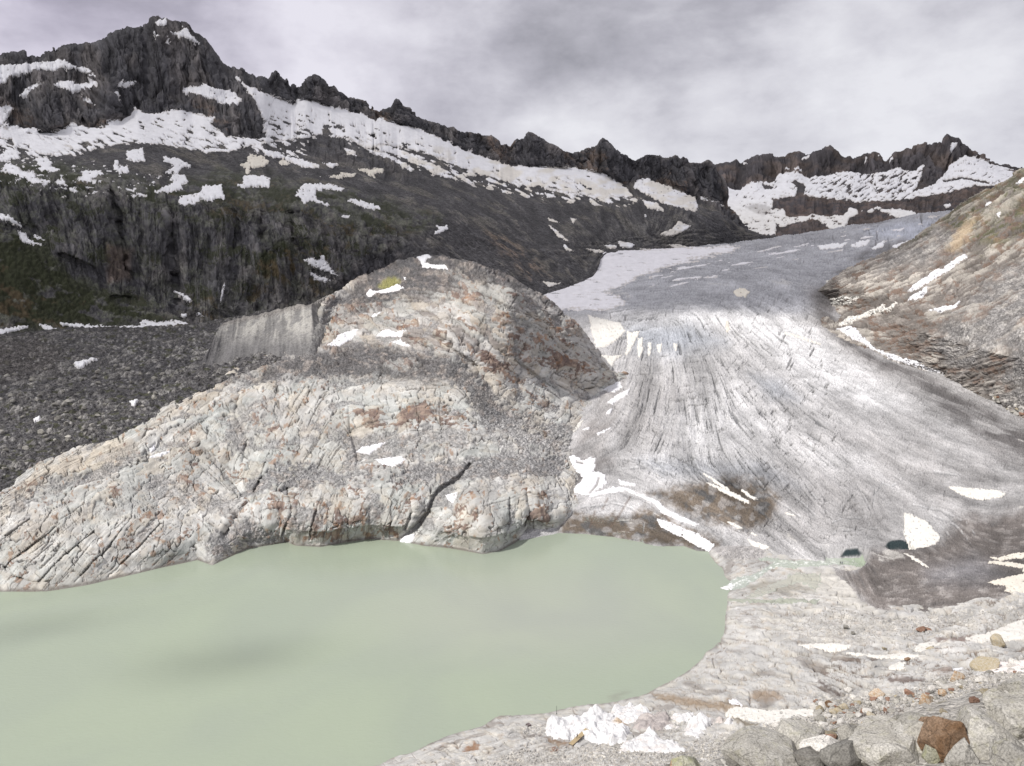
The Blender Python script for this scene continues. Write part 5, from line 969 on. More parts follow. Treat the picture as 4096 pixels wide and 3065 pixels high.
    for p, a, w in (([(1880, 1862), (1835, 1915), (1765, 1955), (1735, 1990), (1715, 2050), (1660, 2115), (1600, 2160)], 7, 15), ([(1062, 1855), (1045, 1915), (1015, 1965)], 4, 10), ([(1395, 1640), (1400, 1720), (1425, 1800), (1432, 1845)], 4, 12), ([(2105, 1975), (2118, 2060), (2085, 2125)], 4, 12), ([(800, 1780), (900, 1880), (950, 1960), (1000, 2015), (950, 2070), (900, 2140)], 5, 30), ([(2040, 2000), (2035, 2080), (2020, 2150)], 3, 10), ([(1150, 1960), (1170, 2050), (1130, 2160)], 3.5, 10), ([(1290, 1980), (1260, 2060), (1240, 2160)], 3, 9), ([(1600, 1960), (1640, 1985), (1650, 2050), (1620, 2120)], 3, 9),
                    ([(620, 1750), (700, 1800), (760, 1790)], 3, 12), ([(960, 1560), (940, 1660), (990, 1760), (970, 1850)], 3, 12), ([(1700, 1330), (1800, 1400), (1900, 1480), (1960, 1560)], 5, 26), ([(2060, 1450), (2150, 1520), (2250, 1590)], 3, 16), ([(20, 2280), (130, 2190), (230, 2110)], 2, 8), ([(150, 2340), (260, 2230), (380, 2130)], 2.4, 8), ([(300, 2330), (430, 2200), (520, 2090)], 2.4, 8), ([(430, 2310), (560, 2190), (640, 2100)], 2, 7), ([(20, 2150), (120, 2080)], 2, 7), ([(60, 2310), (130, 2330), (200, 2330)], 3, 12), ([(240, 1870), (330, 1840), (420, 1830)], 1.5, 7)):
        m = m - a * linemask(L, p, w)
    for p, a, w in (([(1130, 2160), (1160, 1990), (1300, 1970), (1600, 1960), (1690, 2020), (1640, 2130), (1500, 2155), (1200, 2185)], 5, 26), ([(1690, 2190), (1760, 2060), (1900, 2020), (2020, 2060), (2050, 2150), (1950, 2215), (1800, 2190)], 6, 30), ([(640, 1830), (720, 1740), (900, 1710), (960, 1780), (880, 1860), (700, 1860)], 4, 30), ([(1010, 1900), (1070, 1740), (1200, 1690), (1370, 1740), (1420, 1850), (1300, 1870), (1100, 1960)], 5, 30), ([(1420, 1700), (1450, 1640), (1700, 1620), (1850, 1640), (1880, 1690), (1640, 1730)], 5, 22), ([(1230, 1340), (1260, 1270), (1340, 1250), (1400, 1290), (1380, 1360), (1300, 1400)], 7, 20), ([(1600, 1340), (1660, 1290), (1800, 1300), (1900, 1370), (1960, 1470), (1880, 1440), (1700, 1370)], 7, 24), ([(320, 1890), (420, 1760), (560, 1750), (640, 1820), (500, 1870)], 3, 26), ([(2070, 2120), (2090, 1960), (2240, 1940), (2270, 2060), (2220, 2125)], 4, 20), ([(560, 2230), (700, 2080), (820, 2110), (800, 2220), (640, 2270)], 3, 40)):
        m = m + a * sstep(field(L, p, w), -w, w)
    amp = np.clip((Z + 1) / 9, .12, 1)
    crk = sstep(lict, -1.35, -2.0); crk2 = sstep(cross, -1.9, -2.5)
    d = amp * (fac + rock * (2.7 * lump + .1 * lump2 + .06 * med + L.pxm * (.12 * lic + .55 * licb - 1.2 * crk - 1.2 * crk2) + (.45 + .5 * upper) * ledge * ledm) + scr * (.8 * med + .8 * lump + L.pxm * (.2 * lic + 1.5 * (.5 - sw1) * (sid > .4))))
    snows = hump_snow(L)
    allm = np.zeros(u.shape, np.float32)
    for q in snows: allm = np.maximum(allm, q[0])
    push(L, m * amp); normals(L)
    displace(L, d * (1 - .8 * allm)); normals(L)
    bn = fbm3(X / 45, Y / 45, Z / 30, 4); fn = fbm3(X / 5, Y / 5, Z / 4, 4, .6); dn = fbm2((u + 30 * fn) / 70 + 3, (v + 20 * fn) / 42, 5, .6)
    z3 = np.zeros(u.shape + (3,), np.float32)
    col = lerp(z3 + (.452, .442, .422), (.45, .42, .38), sstep(bn + .4 * dn, .0, .45))
    col = lerp(col, (.36, .375, .36), .8 * sstep(bn + .12 * licb, -.05, -.5))
    col = lerp(col, (.52, .515, .49), .6 * sstep(lic, .3, 1.4))
    col = lerp(col, lerp(z3 + (.25, .222, .207), (.40, .37, .34), sstep(licb + .4 * lic, -.5, 1.5)), .88 * upper)
    tan = pmask(L, [(60, 1980), (200, 1870), (330, 1790), (520, 1760), (560, 1820), (400, 1880), (200, 1960)], 30, jit) + .6 * pmask(L, [(560, 1720), (900, 1500), (1100, 1440), (1060, 1480), (760, 1640), (640, 1740)], 20, jit)
    col = lerp(col, (.47, .39, .29), np.clip(.5 * tan, 0, 1))
    tone = (fid * 7.3) % 1.0
    col = lerp(col, (.40, .415, .40), .5 * (tone < .3)); col = lerp(col, (.50, .45, .37), .4 * (tone > .82)); col = lerp(col, (.54, .535, .52), .5 * ((tone > .4) & (tone < .65)))
    col = lerp(col, (.33, .325, .315), .55 * sstep(licb + .3 * lic, .7, 1.8)); col = lerp(col, (.53, .525, .51), .4 * sstep(licb, -.7, -1.7))
    # rust and plucked brown faces with crisp edges
    bo = np.zeros(u.shape, np.float32)
    for p, a in (([(1420, 1640), (1560, 1615), (1700, 1625), (1880, 1640), (1860, 1700), (1700, 1705), (1440, 1725)], .5), ([(960, 2010), (1100, 1970), (1300, 1960), (1640, 1980), (1660, 2080), (1600, 2150), (1150, 2185), (1050, 2130)], .21), ([(1700, 2190), (1740, 2080), (1900, 2040), (2060, 2080), (2050, 2150), (1930, 2215)], .16), ([(1850, 1330), (1980, 1420), (2100, 1500), (2080, 1580), (1950, 1480), (1830, 1420)], .36), ([(1550, 1320), (1680, 1280), (1780, 1310), (1700, 1360)], .28), ([(2000, 1300), (2200, 1380), (2370, 1460), (2380, 1540), (2150, 1470), (2020, 1380)], .22), ([(2090, 1960), (2240, 1950), (2230, 2080), (2100, 2080)], .2), ([(930, 1880), (1000, 1780), (1120, 1700), (1150, 1790), (1060, 1900), (980, 1990)], .2), ([(1000, 1600), (1150, 1540), (1350, 1520), (1400, 1600), (1200, 1640)], .08), ([(1500, 1080), (1900, 1090), (1880, 1150), (1650, 1160)], .12), ([(2050, 1550), (2200, 1600), (2280, 1660), (2150, 1640)], .28), ([(1100, 1600), (1300, 1560), (1450, 1600), (1400, 1720), (1200, 1680)], .1), ([(930, 2130), (1000, 2090), (1060, 2180), (1020, 2195)], .3)):
        bo = np.maximum(bo, a * pmask(L, p, 30))
    bo = np.maximum(bo, .10 * upper)
    br = sstep(dn * .42 + .10 * licb + .22 * n2(u / 15 + 7, v / 11) + .06 * lic + 1.35 * bo + .55 * (fid - .58) + .3 * (D2[2] - .5), .40, .46) * (1 - .6 * scr)
    col = lerp(col, lerp(z3 + (.135, .082, .068), (.24, .165, .125), sstep(fn + .3 * lic, -.35, .5)), br * .85)
    rust = sstep(fbm2(u / 30 + 31, v / 36, 4) + .10 * licb + .16 * pmask(L, [(950, 1980), (1640, 2000), (1600, 2170), (1000, 2200)], 40) + .1 * pmask(L, [(300, 1950), (900, 1900), (1100, 2100), (500, 2200)], 60), .52, .60)
    col = lerp(col, (.28, .155, .085), .6 * rust * (1 - .6 * scr))
    col = lerp(col, (.42, .37, .30), .3 * sstep(fbm2(u / 60 + 11, v / 30 + 4, 4), .1, .35) * rock)
    stain = sstep(fbm2(u / 14, v / 90, 3), .15, .4) * pmask(L, [(1000, 2060), (1640, 2040), (1640, 2180), (1100, 2190)], 30)
    col = lerp(col, (.13, .085, .065), .5 * stain)
    dscr = np.maximum(pmask(L, [(880, 1535), (1250, 1400), (1500, 1375), (1860, 1450), (1860, 1540), (1300, 1520)], 40), pmask(L, [(1330, 1210), (1700, 1030), (1980, 1080), (1880, 1150), (1420, 1260)], 40))
    dscr = np.maximum(dscr, pmask(L, [(1330, 1215), (1480, 1060), (1600, 1000), (1838, 860), (1960, 950), (2090, 1090), (2180, 1180), (2260, 1260), (2150, 1210), (2000, 1150), (1850, 1140), (1700, 1130), (1600, 1170), (1450, 1250)], 30, jit)); scr = np.maximum(scr, .9 * dscr * (1 - .5 * sstep(licb, .8, 1.4)))
    dscr = np.maximum(dscr, .45 * pmask(L, [(1225, 1350), (1255, 1290), (1290, 1190), (1460, 1160), (1480, 1240), (1330, 1280), (1262, 1370)], 30))
    dscr = np.maximum(dscr, .7 * pmask(L, [(1850, 1450), (1990, 1580), (2040, 1680), (1930, 1680), (1800, 1540)], 40))
    sc = lerp(z3 + (.235, .229, .23), (.088, .084, .087), dscr)
    sc = lerp(sc, (.37, .36, .355), .8 * pmask(L, [(1950, 1700), (2290, 1690), (2310, 1830), (2100, 1830), (1900, 1800)], 60))
    sc = lerp(sc, (.30, .26, .235), .6 * sstep(fbm2(u / 50, v / 30, 4), .1, .4))
    col = lerp(col, sc, scr * .93)
    col = lerp(col, (.09, .078, .072), .75 * np.maximum.reduce([crk, .8 * crk2, .95 * gap, .8 * gap2]) * rock)
    col = lerp(col, col * (.55 + .9 * sid)[..., None], scr * .8)
    moss = pmask(L, [(1510, 1150), (1545, 1112), (1590, 1110), (1600, 1130), (1570, 1160), (1530, 1160)], 10, 6 * n2(u / 14, v / 14))
    col = lerp(col, (.26, .25, .085), .85 * moss)
    fract = sstep(fbm2(u / 9, v / 7, 2), .3, .5) * scr
    col = col * (1 + (.09 * np.clip(lic, -2, 2) - .02 * np.clip(licb, -2, 2)) * rock)[..., None] * (1 + .14 * fn)[..., None]
    wetline = sstep(Z + .8 * n2(u / 30, v / 30), 1.7, .2)
    col = lerp(col, (.13, .115, .10), .75 * wetline)
    sheet('bedrock_dome', L, col, scr * .95, ground_mat('pale bedrock', 1.6, 1.2, .08, vary=.13, stone_var=.5))
    for (m_, lab) in snows: snow_sheet('snow_patch', L, m_, WHITE, lab, 'snow patch', 'snow patches on the bedrock dome')
    return L
def hump_snow(L):
    P = [([(1662, 1023), (1680, 1010), (1705, 1008), (1714, 1018), (1727, 1030), (1710, 1037), (1700, 1050), (1732, 1062), (1777, 1061), (1792, 1079), (1740, 1074), (1690, 1070), (1684, 1050)], 'curled snow patch round a brown outcrop at the crest of the dome'),
         ([(1463, 1180), (1480, 1160), (1510, 1167), (1560, 1153), (1590, 1138), (1607, 1150), (1622, 1152), (1600, 1162), (1520, 1177), (1475, 1189)], 'snow patch beside the yellow green mossy rock'),
         ([(1604, 1111), (1626, 1111), (1620, 1120)], 'tiny snow fleck above the mossy rock'),
         ([(1306, 1390), (1367, 1336), (1438, 1320), (1412, 1355), (1359, 1387)], 'wedge shaped snow patch under the blocky outcrop by the moraine'),
         ([(1506, 1347), (1540, 1319), (1590, 1330), (1636, 1325), (1603, 1352), (1560, 1345)], 'upper snow patch left of the brown overhang'),
         ([(1554, 1374), (1605, 1360), (1612, 1372), (1656, 1390), (1620, 1390)], 'lower snow patch left of the brown overhang'),
         ([(1479, 1272), (1500, 1260), (1526, 1249), (1522, 1260), (1500, 1275)], 'small slanting snow patch on the grey slabs'),
         ([(1424, 1810), (1446, 1792), (1550, 1768), (1524, 1788), (1477, 1819)], 'long snow patch in the gravel hollow, upper of two'),
         ([(1491, 1841), (1532, 1836), (1603, 1828), (1627, 1844), (1579, 1872), (1530, 1865)], 'bright oval snow patch on the gravel terrace, lower of two'),
         ([(1782, 1982), (1831, 1972), (1828, 1995), (1815, 2015), (1795, 2005)], 'small snow patch at the top of the dark cleft'),
         ([(1589, 2176), (1618, 2146), (1660, 2135), (1660, 2155), (1643, 2176)], 'snow patch at the waterline beside the dark cleft'),
         ([(600, 1830), (640, 1812), (682, 1806), (660, 1820), (620, 1834)], 'small snow strip beside the leaning slab on the left shoulder'),
         ([(596, 1800), (622, 1776), (620, 1796), (604, 1816)], 'upright snow sliver behind the leaning slab on the left shoulder'),
         ([(1255, 1336), (1272, 1340), (1276, 1362), (1258, 1357)], 'tiny snow block left of the blocky outcrop by the moraine')]
    return [(poly_snow(L, [p], 2.5, 2.5, 12, i * 3.1), lab) for i, (p, lab) in enumerate(P)]
def build_valley():
    L = layer_valley(); normals(L)
    u, v, X, Y, Z = L.u, L.v, L.X, L.Y, L.Z
    f1, f2, cid = worley(X / 5.5, Y / 7.5, 3); g1, g2, cid2 = worley(X / 14 + 9, Y / 18, 5)
    big = fbm2(X / 90, Y / 90, 4)
    b1 = np.clip(.52 - f1, 0, 1) * (cid > .45) * (.6 + cid); b2 = np.clip(.42 - g1, 0, 1) * (cid2 > .80)
    displace(L, 4 * big + 3.0 * b1 + 5.5 * b2 + .6 * fbm2(X / 4, Y / 5, 3))
    normals(L)
    col = lerp(np.zeros(u.shape + (3,), np.float32) + (.082, .079, .083), (.135, .128, .126), sstep(cid * .8 + .4 * big, .3, 1.0))
    col = lerp(col, (.26, .25, .24), np.clip((cid > .9) * sstep(f1, .45, .25) + .8 * (b2 > 0), 0, 1) * .8)
    gr = sstep(fbm2(u / 50, v / 14, 4, .6) + .16 * pmask(L, [(380, 1560), (700, 1500), (760, 1640), (300, 1780), (0, 2000), (-40, 1850), (150, 1650)], 80) + .12 * pmask(L, [(420, 1330), (800, 1320), (860, 1400), (560, 1420)], 40), .26, .42)
    col = lerp(col, (.050, .052, .028), .85 * gr * sstep(cid, .9, .6))
    col = lerp(col, (.105, .095, .09), .6 * pmask(L, [(-60, 1350), (150, 1345), (260, 1420), (200, 1500), (-60, 1530)], 50))
    sw1, sw2, sid = worley(u / 6.5, v / 3.8, 12); sx1, _q, sxd = worley(u / 13 + 9, v / 7, 13)
    col = col * (.9 * (.68 + .64 * sid) * (.84 + .42 * sxd))[..., None] * (1 + .25 * fbm2(u / 8, v / 5, 3))[..., None]
    col = lerp(col, (.25, .245, .24), .8 * (sxd > .90) * sstep(sx1, .42, .3))
    sheet('debris_valley', L, col, 1 - .7 * gr, ground_mat('boulder debris', 3.2, 2.0, .3, vary=.2, stone_var=.6, stone_bump=.7))
    for i, (p, lab) in enumerate((([(298, 1465), (330, 1454), (392, 1447), (340, 1466), (320, 1483), (302, 1480)], 'hooked snow streak among the dark debris, uppermost'), ([(133, 1685), (160, 1674), (170, 1690), (140, 1698)], 'small snow patch among dark boulders, leftmost'), ([(522, 1611), (556, 1607), (540, 1630), (526, 1628)], 'small snow patch among dark boulders near the pale bedrock'))):
        snow_sheet('snow_patch', L, poly_snow(L, [p], 2.5, 2.5, 10, i * 4.0), WHITE, lab, 'snow patch', 'snow patches in the debris valley', thick=2.2)
    return L
def build_moraine():
    L = layer_moraine(); normals(L)
    u, v, X, Y, Z = L.u, L.v, L.X, L.Y, L.Z
    lic = streaks(L, [(850, 1400, -.25, 1), (1000, 1330, -.1, 1), (1200, 1300, .05, 1), (1400, 1180, .3, 1), (1600, 1080, .5, 1)], 14, (.6, .9, .9), 51)
    rib = fbm3(X / 9, Y / 9, Z / 60, 3, .5, True)
    displace(L, .8 * (rib - .4) + .6 * lic * L.pxm + .8 * fbm2(X / 12, Y / 12, 3)); normals(L)
    col = lerp(np.zeros(u.shape + (3,), np.float32) + (.195, .19, .187), (.30, .29, .272), sstep(rib + .35 * lic, .1, .9) * sstep(v + 14 * n2(u / 30, v / 20), 1420, 1300))
    col = lerp(col, (.135, .131, .132), .9 * sstep(v + 40 * fbm2(u / 50, v / 30, 3) + .0 * u, 1320, 1430)); col = lerp(col, (.10, .096, .099), .8 * sstep(u + 30 * fbm2(u / 30, v / 40, 3), 880, 830))
    top = sstep(v - np.interp(u, [700, 880, 1100, 1250, 1330, 1500, 1700], [1500, 1290, 1243, 1212, 1178, 1092, 1036]), 26, 6)
    col = lerp(col, (.17, .155, .145), .6 * top)
    col = col * (1 + .12 * np.clip(lic, -2, 2))[..., None]
    sheet('moraine', L, col, .5 + .4 * top, ground_mat('moraine gravel', 1.8, 1.4, .15, vary=.2))
# ------------------------------------------------------------------ right hillside
def build_hillside():
    L = layer_hillside(); normals(L)
    u, v, X, Y, Z = L.u, L.v, L.X, L.Y, L.Z
    dirs = [(3400, 1130, 1, -.35), (3350, 1260, 1, -.28), (3500, 1330, 1, -.15), (3550, 1200, 1, -.45), (3650, 1050, 1, -.5), (3800, 900, 1, -.6), (3800, 1100, 1, -.55), (3950, 1000, 1, -.65), (4050, 900, 1, -.6), (3700, 1350, 1, -.1), (3700, 1440, 1, .3), (3900, 1400, 1, -.4), (4000, 1250, 1, -.7), (4050, 1500, 1, -.4), (4000, 780, 1, -.6)]
    lic = streaks(L, dirs, 9, (1., .9, .4), 61); licb = streaks(L, dirs, 22, (0, .5, 1., 1.2), 62); lict = streaks(L, dirs, 20, (1., .4, 0), 63); crk = sstep(lict, -1.3, -2.0)
    sw1, sw2, sid = worley(u / 9, v / 6.5, 9)
    big = fbm3(X / 110, Y / 110, Z / 80, 4); med = fbm3(X / 16, Y / 16, Z / 12, 4)
    scr = np.maximum(pmask(L, [(3860, 1500), (3760, 1440), (3700, 1400), (3800, 1290), (3860, 1220), (3960, 1130), (4096, 1060), (4580, 900), (4580, 1900), (4096, 1680)], 50, 40 * n2(u / 70, v / 50) + 16 * n2(u / 22, v / 18)), .8 * pmask(L, [(3560, 1010), (3700, 940), (3850, 900), (3800, 1000), (3700, 1060), (3500, 1090)], 40, 24 * n2(u / 40, v / 30)))
    scr = scr * (1 - .9 * pmask(L, [(3860, 1500), (3950, 1410), (4060, 1390), (4040, 1470), (3940, 1560)], 24, 20 * n2(u / 30, v / 30))) * (1 - .75 * sstep(licb + .6 * big, .5, 1.2))
    slab = sstep(.5 * licb + .7 * lic + big, .3, 1.1)
    hgr = fbm2(u / 6, v / 5, 2, .8); HF = facets(L, -26, 74, 17, 31, 12); HE = sstep(HF[1], .09, 0)
    displace(L, L.pxm * (1 - .8 * scr) * (1.0 * np.clip(.7 - HF[0], -.2, 1) + 1.6 * (HF[2] - .5) - 1.6 * HE) + (1 - scr) * (4 * big + .25 * med + L.pxm * (.5 * lic + .3 * licb + .5 * hgr - 1.4 * crk)) + scr * (4 * big + .2 * med + L.pxm * (.3 * lic + 1.6 * (.5 - sw1) * (sid > .4)))); normals(L)
    z3 = np.zeros(u.shape + (3,), np.float32)
    col = lerp(z3 + (.195, .175, .16), (.33, .305, .275), slab)
    dn = fbm2((u + 20 * med) / 60, (v + 14 * med) / 34, 5, .6)
    col = lerp(col, (.175, .115, .085), .7 * sstep(dn - .2 * lic + .16 * pmask(L, [(3440, 1340), (3640, 1290), (3760, 1330), (3740, 1440), (3560, 1420)], 40), .16, .34))
    col = lerp(col, lerp(z3 + (.245, .235, .23), (.33, .315, .30), sstep(dn + med, -.1, .5)), scr * .92)
    olive = pmask(L, [(3780, 880), (3900, 790), (4096, 690), (4580, 480), (4580, 800), (4096, 950), (3980, 1000), (3850, 960)], 50, 40 * n2(u / 60, v / 40)) * sstep(med + .3 * lic, -.45, .15)
    olive = np.maximum(olive, .8 * sstep(v - np.interp(u, [3260, 3400, 3550, 3700, 3850, 4000, 4096, 4580], [1172, 1076, 1006, 925, 815, 738, 680, 470]), 34, 8) * sstep(u, 3500, 3750))
    col = lerp(col, lerp(z3 + (.085, .085, .042), (.15, .115, .07), sstep(dn, -.1, .3)), .85 * olive * (1 - .6 * slab))
    col = lerp(col, col * (.74 + .5 * HF[2])[..., None], 1 - scr)
    col = lerp(col, (.10, .088, .08), .5 * np.maximum(crk, sstep(HF[1], .05, 0)) * (1 - scr))
    col = lerp(col, col * (.6 + .8 * sid)[..., None], scr * .8)
    tanp = [(3790, 1000), (3850, 900), (3900, 880), (3880, 940), (3830, 1010)]
    col = lerp(col, (.40, .31, .21), .7 * pmask(L, tanp, 14, 12 * n2(u / 24, v / 24)))
    col = col * (1 + .10 * np.clip(lic, -2, 2) + .05 * np.clip(licb, -2, 2) + .26 * hgr)[..., None] * (1 + .2 * med)[..., None]
    sheet('hillside', L, col, scr * .9, ground_mat('brown slope', 2.6, 2.2, .12, vary=.18))
    for i, (p, lab) in enumerate((([(3632, 1172), (3668, 1143), (3715, 1109), (3790, 1065), (3864, 1023), (3877, 1033), (3803, 1085), (3740, 1125), (3690, 1150)], 'longest snow streak slanting down the brown hillside'), ([(3622, 1205), (3662, 1178), (3724, 1152), (3684, 1192)], 'short snow streak under the longest one on the hillside'), ([(3717, 1243), (3776, 1230), (3817, 1217), (3844, 1200), (3812, 1236), (3763, 1252)], 'snow streak by the grey scree on the hillside'),
             ([(3353, 1304), (3400, 1276), (3486, 1242), (3537, 1212), (3535, 1244), (3451, 1271), (3390, 1300)], 'forked snow streak reaching the glacier edge'), ([(3344, 1314), (3417, 1310), (3450, 1346), (3503, 1396), (3589, 1426), (3700, 1460), (3762, 1492), (3740, 1496), (3690, 1478), (3571, 1440), (3469, 1384), (3400, 1348)], 'long snow edge between glacier margin and brown rocks'), ([(3321, 1201), (3366, 1190), (3441, 1186), (3400, 1214), (3340, 1223)], 'cream snow wedge where the hillside meets the dark ice'),
             ([(3936, 818), (3960, 806), (3968, 812), (3940, 824)], 'tiny snow streak near the hillside skyline'), ([(3984, 862), (4012, 853), (3998, 868)], 'small snow fleck on the olive upper hillside'), ([(4066, 738), (4130, 690), (4140, 696), (4080, 740)], 'snow streak near the skyline at the right frame side'), ([(3536, 1240), (3580, 1205), (3590, 1212), (3560, 1238)], 'narrow snow piece above the forked streak'))):
        snow_sheet('snow_patch', L, poly_snow(L, [p], 3, 3, 14, i * 2.9), CREAM if 'cream' in lab or 'forked' in lab else WHITE, lab, 'snow patch', 'snow patches on the right hillside', thick=1.4)
    return L
# ------------------------------------------------------------------ near shore
def build_shore():
    L = layer_shore(); normals(L)
    u, v, X, Y, Z = L.u, L.v, L.X, L.Y, L.Z
    dirs = [(1600, 3040, 1, -.35), (2000, 2950, 1, -.2), (2700, 2760, 1, .15), (2700, 2850, 1, .1), (2950, 2680, 1, .12), (3200, 2700, 1, .25), (3330, 2720, 1, .5), (3000, 2600, 1, .1), (3300, 2600, 1, .02), (3500, 2650, 1, .03), (3700, 2700, 1, .04), (3600, 2770, 1, .06), (3900, 2600, 1, -.08), (4000, 2720, 1, .0), (3500, 2900, 1, -.05), (3200, 2500, 1, .15), (3500, 2480, 1, .0), (3900, 2450, 1, -.1), (3050, 2300, 1, -.2), (2900, 2280, 1, -.6), (3150, 2330, 1, .3), (3200, 2400, 1, .05), (4096, 2560, 1, -.2)]
    lic = streaks(L, dirs, 12, (1., .9, .4), 71); licb = streaks(L, dirs, 30, (.2, .6, 1., .8), 72); lict = streaks(L, dirs, 30, (1., .4, 0), 73)
    sw1, sw2, sid = worley(u / 9.5, v / 7, 10)
    big = fbm2(X / 24, Y / 24, 4); med = fbm2(X / 5, Y / 5, 4); fin = fbm2(X / 1.3, Y / 1.3, 3)
    jit = 26 * n2(u / 60, v / 34) + 14 * n2(u / 20, v / 12)
    rub = np.maximum.reduce([.95 * pmask(L, [(2800, 3100), (2500, 3040), (2400, 2990), (2650, 2980), (2850, 2960), (3050, 2880), (3200, 2850), (3260, 2790), (3400, 2770), (3550, 2790), (3750, 2720), (3900, 2720), (4096, 2640), (4580, 2560), (4580, 3300), (2800, 3300)], 40, jit), .8 * pmask(L, [(2350, 2990), (2480, 2960), (2720, 2960), (2740, 2870), (2640, 2870), (2680, 2920), (2560, 3060), (2300, 3066)], 24, jit), .55 * pmask(L, [(2060, 2900), (2220, 2890), (2200, 2960), (2080, 2960)], 18, jit), .5 * pmask(L, [(3100, 2500), (3350, 2470), (3600, 2520), (3560, 2560), (3350, 2560), (3150, 2560)], 40, jit), .6 * pmask(L, [(3250, 2410), (3400, 2470), (3560, 2470), (3900, 2440), (4096, 2400), (4096, 2450), (3600, 2520)], 20, jit), .4 * pmask(L, [(1800, 3066), (2000, 3000), (2300, 3010), (2400, 3066)], 30, jit), .8 * pmask(L, [(2840, 2200), (2960, 2180), (3060, 2190), (3030, 2240), (2900, 2240)], 14, jit)])
    rub = np.clip(rub * (1 - .6 * sstep(licb, .8, 1.4)), 0, 1)
    strat = np.clip(pmask(L, [(3260, 2700), (3400, 2640), (3550, 2620), (3700, 2560), (4096, 2520), (4580, 2400), (4580, 2760), (4096, 2720), (3800, 2740), (3650, 2800), (3450, 2800), (3300, 2780)], 50) + .8 * pmask(L, [(3700, 2450), (4096, 2380), (4580, 2300), (4580, 2520), (3800, 2520)], 30) + .4, 0, 1)
    ws = np.zeros(u.shape, np.float32)
    for p in ([(2930, 2330), (2990, 2335), (3050, 2345), (3120, 2350), (3230, 2345), (3300, 2370), (3180, 2380), (3050, 2378), (2960, 2385), (2930, 2372)], [(2990, 2310), (3060, 2300), (3120, 2275), (3180, 2300), (3250, 2300), (3300, 2310), (3250, 2345), (3150, 2345), (3100, 2325), (3020, 2335)]):
        ws = np.maximum(ws, pmask(L, p, 8, 10 * n2(u / 24, v / 14)))
    SF = facets(L, 6, 150, 22, 41, 16); SE = sstep(SF[1], .07, 0)
    amp = np.clip((Z + .3) / 5, .15, 1)
    ledge = sstep(licb + .5 * lic, .2, .5)
    d = amp * ((1 - rub) * L.pxm * (2.6 * (SF[2] - .5) - 2.2 * SE + 2 * np.clip(.7 - SF[0], -.2, 1)) + .9 * big + .25 * med + L.pxm * (.45 * lic * strat + .7 * licb * strat + .8 * ledge * strat - 1.6 * sstep(lict, -1.2, -2.0) * strat) + rub * (.25 * fin + 1.3 * L.pxm * (.5 - sw1) * (sid > .35)))
    snow = shore_snow(L)
    allm = np.zeros(u.shape, np.float32)
    for q in snow: allm = np.maximum(allm, q[0])
    displace(L, d * (1 - .8 * allm)); normals(L)
    z3 = np.zeros(u.shape + (3,), np.float32)
    dn = fbm2((u + 20 * med) / 80, (v + 10 * med) / 30, 5, .6)
    col = lerp(z3 + (.45, .442, .43), (.47, .45, .415), sstep(dn, -.1, .4))
    col = lerp(col, (.41, .405, .40), .7 * sstep(big, .1, .5))
    col = lerp(col, (.38, .30, .22), .3 * sstep(fbm2(u / 46 + 5, v / 18, 4), .3, .5))
    col = lerp(col, lerp(z3 + (.44, .43, .42), (.50, .465, .40), sstep(fin, -.2, .4)), rub * .85)
    sd_ = sstep(lict + .25 * dn * 3, -.9, -1.5); sd2 = sstep(licb + .4 * dn * 2, -1.15, -1.75)
    col = lerp(col, (.155, .118, .095), .85 * np.maximum(sd_ * strat, sd2 * np.clip(strat + .1, 0, 1)) * (1 - .75 * rub))
    col = lerp(col, (.16, .125, .10), .8 * sstep(SF[1], .05, 0) * sstep(n2(u / 40, v / 12), -.3, .1) * (1 - rub))
    for p, c, w in (([(3020, 2760), (3110, 2770), (3140, 2800), (3060, 2805), (3000, 2790)], (.25, .19, .14), 14), ([(2880, 2815), (2920, 2800), (2980, 2830), (3080, 2850), (2960, 2840)], (.21, .165, .12), 10), ([(2600, 2770), (2720, 2790), (2900, 2815), (2960, 2840), (2900, 2850), (2760, 2830), (2640, 2800)], (.25, .185, .125), 16), ([(3550, 2720), (3700, 2725), (3690, 2745), (3560, 2745)], (.115, .085, .075), 8), ([(3340, 2920), (3500, 2900), (3540, 2915), (3380, 2932)], (.20, .14, .115), 8), ([(3440, 2845), (3660, 2830), (3650, 2840), (3450, 2858)], (.16, .13, .115), 5), ([(3280, 2725), (3330, 2760), (3380, 2785), (3340, 2778), (3270, 2740)], (.12, .095, .085), 7),
                    ([(1860, 2990), (1900, 2975), (1925, 2985), (1890, 3005), (1850, 3010)], (.24, .13, .07), 8), ([(2200, 3000), (2215, 2985), (2235, 2990), (2210, 3010)], (.22, .12, .08), 6), ([(2090, 2940), (2170, 2935), (2160, 2950), (2095, 2952)], (.20, .18, .17), 5), ([(2180, 2955), (2250, 2965), (2290, 2985), (2240, 2978)], (.22, .15, .10), 6), ([(3730, 2680), (3820, 2690), (3810, 2710), (3740, 2700)], (.2, .16, .14), 10), ([(2920, 2870), (2960, 2875), (3030, 2905), (3010, 2918), (2950, 2895)], (.17, .14, .10), 10), ([(3740, 2560), (3830, 2556), (3900, 2550), (3860, 2575), (3760, 2580)], (.17, .125, .11), 8)):
        col = lerp(col, c, .85 * pmask(L, p, w, 8 * n2(u / 16, v / 8)))
    wetr = pmask(L, [(2950, 2330), (3000, 2345), (3060, 2320), (3180, 2330), (3280, 2310), (3320, 2340), (3250, 2370), (3100, 2375), (3000, 2360)], 18, 16 * n2(u / 30, v / 16))
    col = lerp(col, (.27, .25, .21), .7 * wetr)
    col = lerp(col, (.53, .51, .475), .8 * pmask(L, [(3280, 2280), (3380, 2320), (3420, 2380), (3500, 2440), (3620, 2470), (3400, 2440), (3270, 2380), (3200, 2330)], 14, 10 * n2(u / 20, v / 16)))
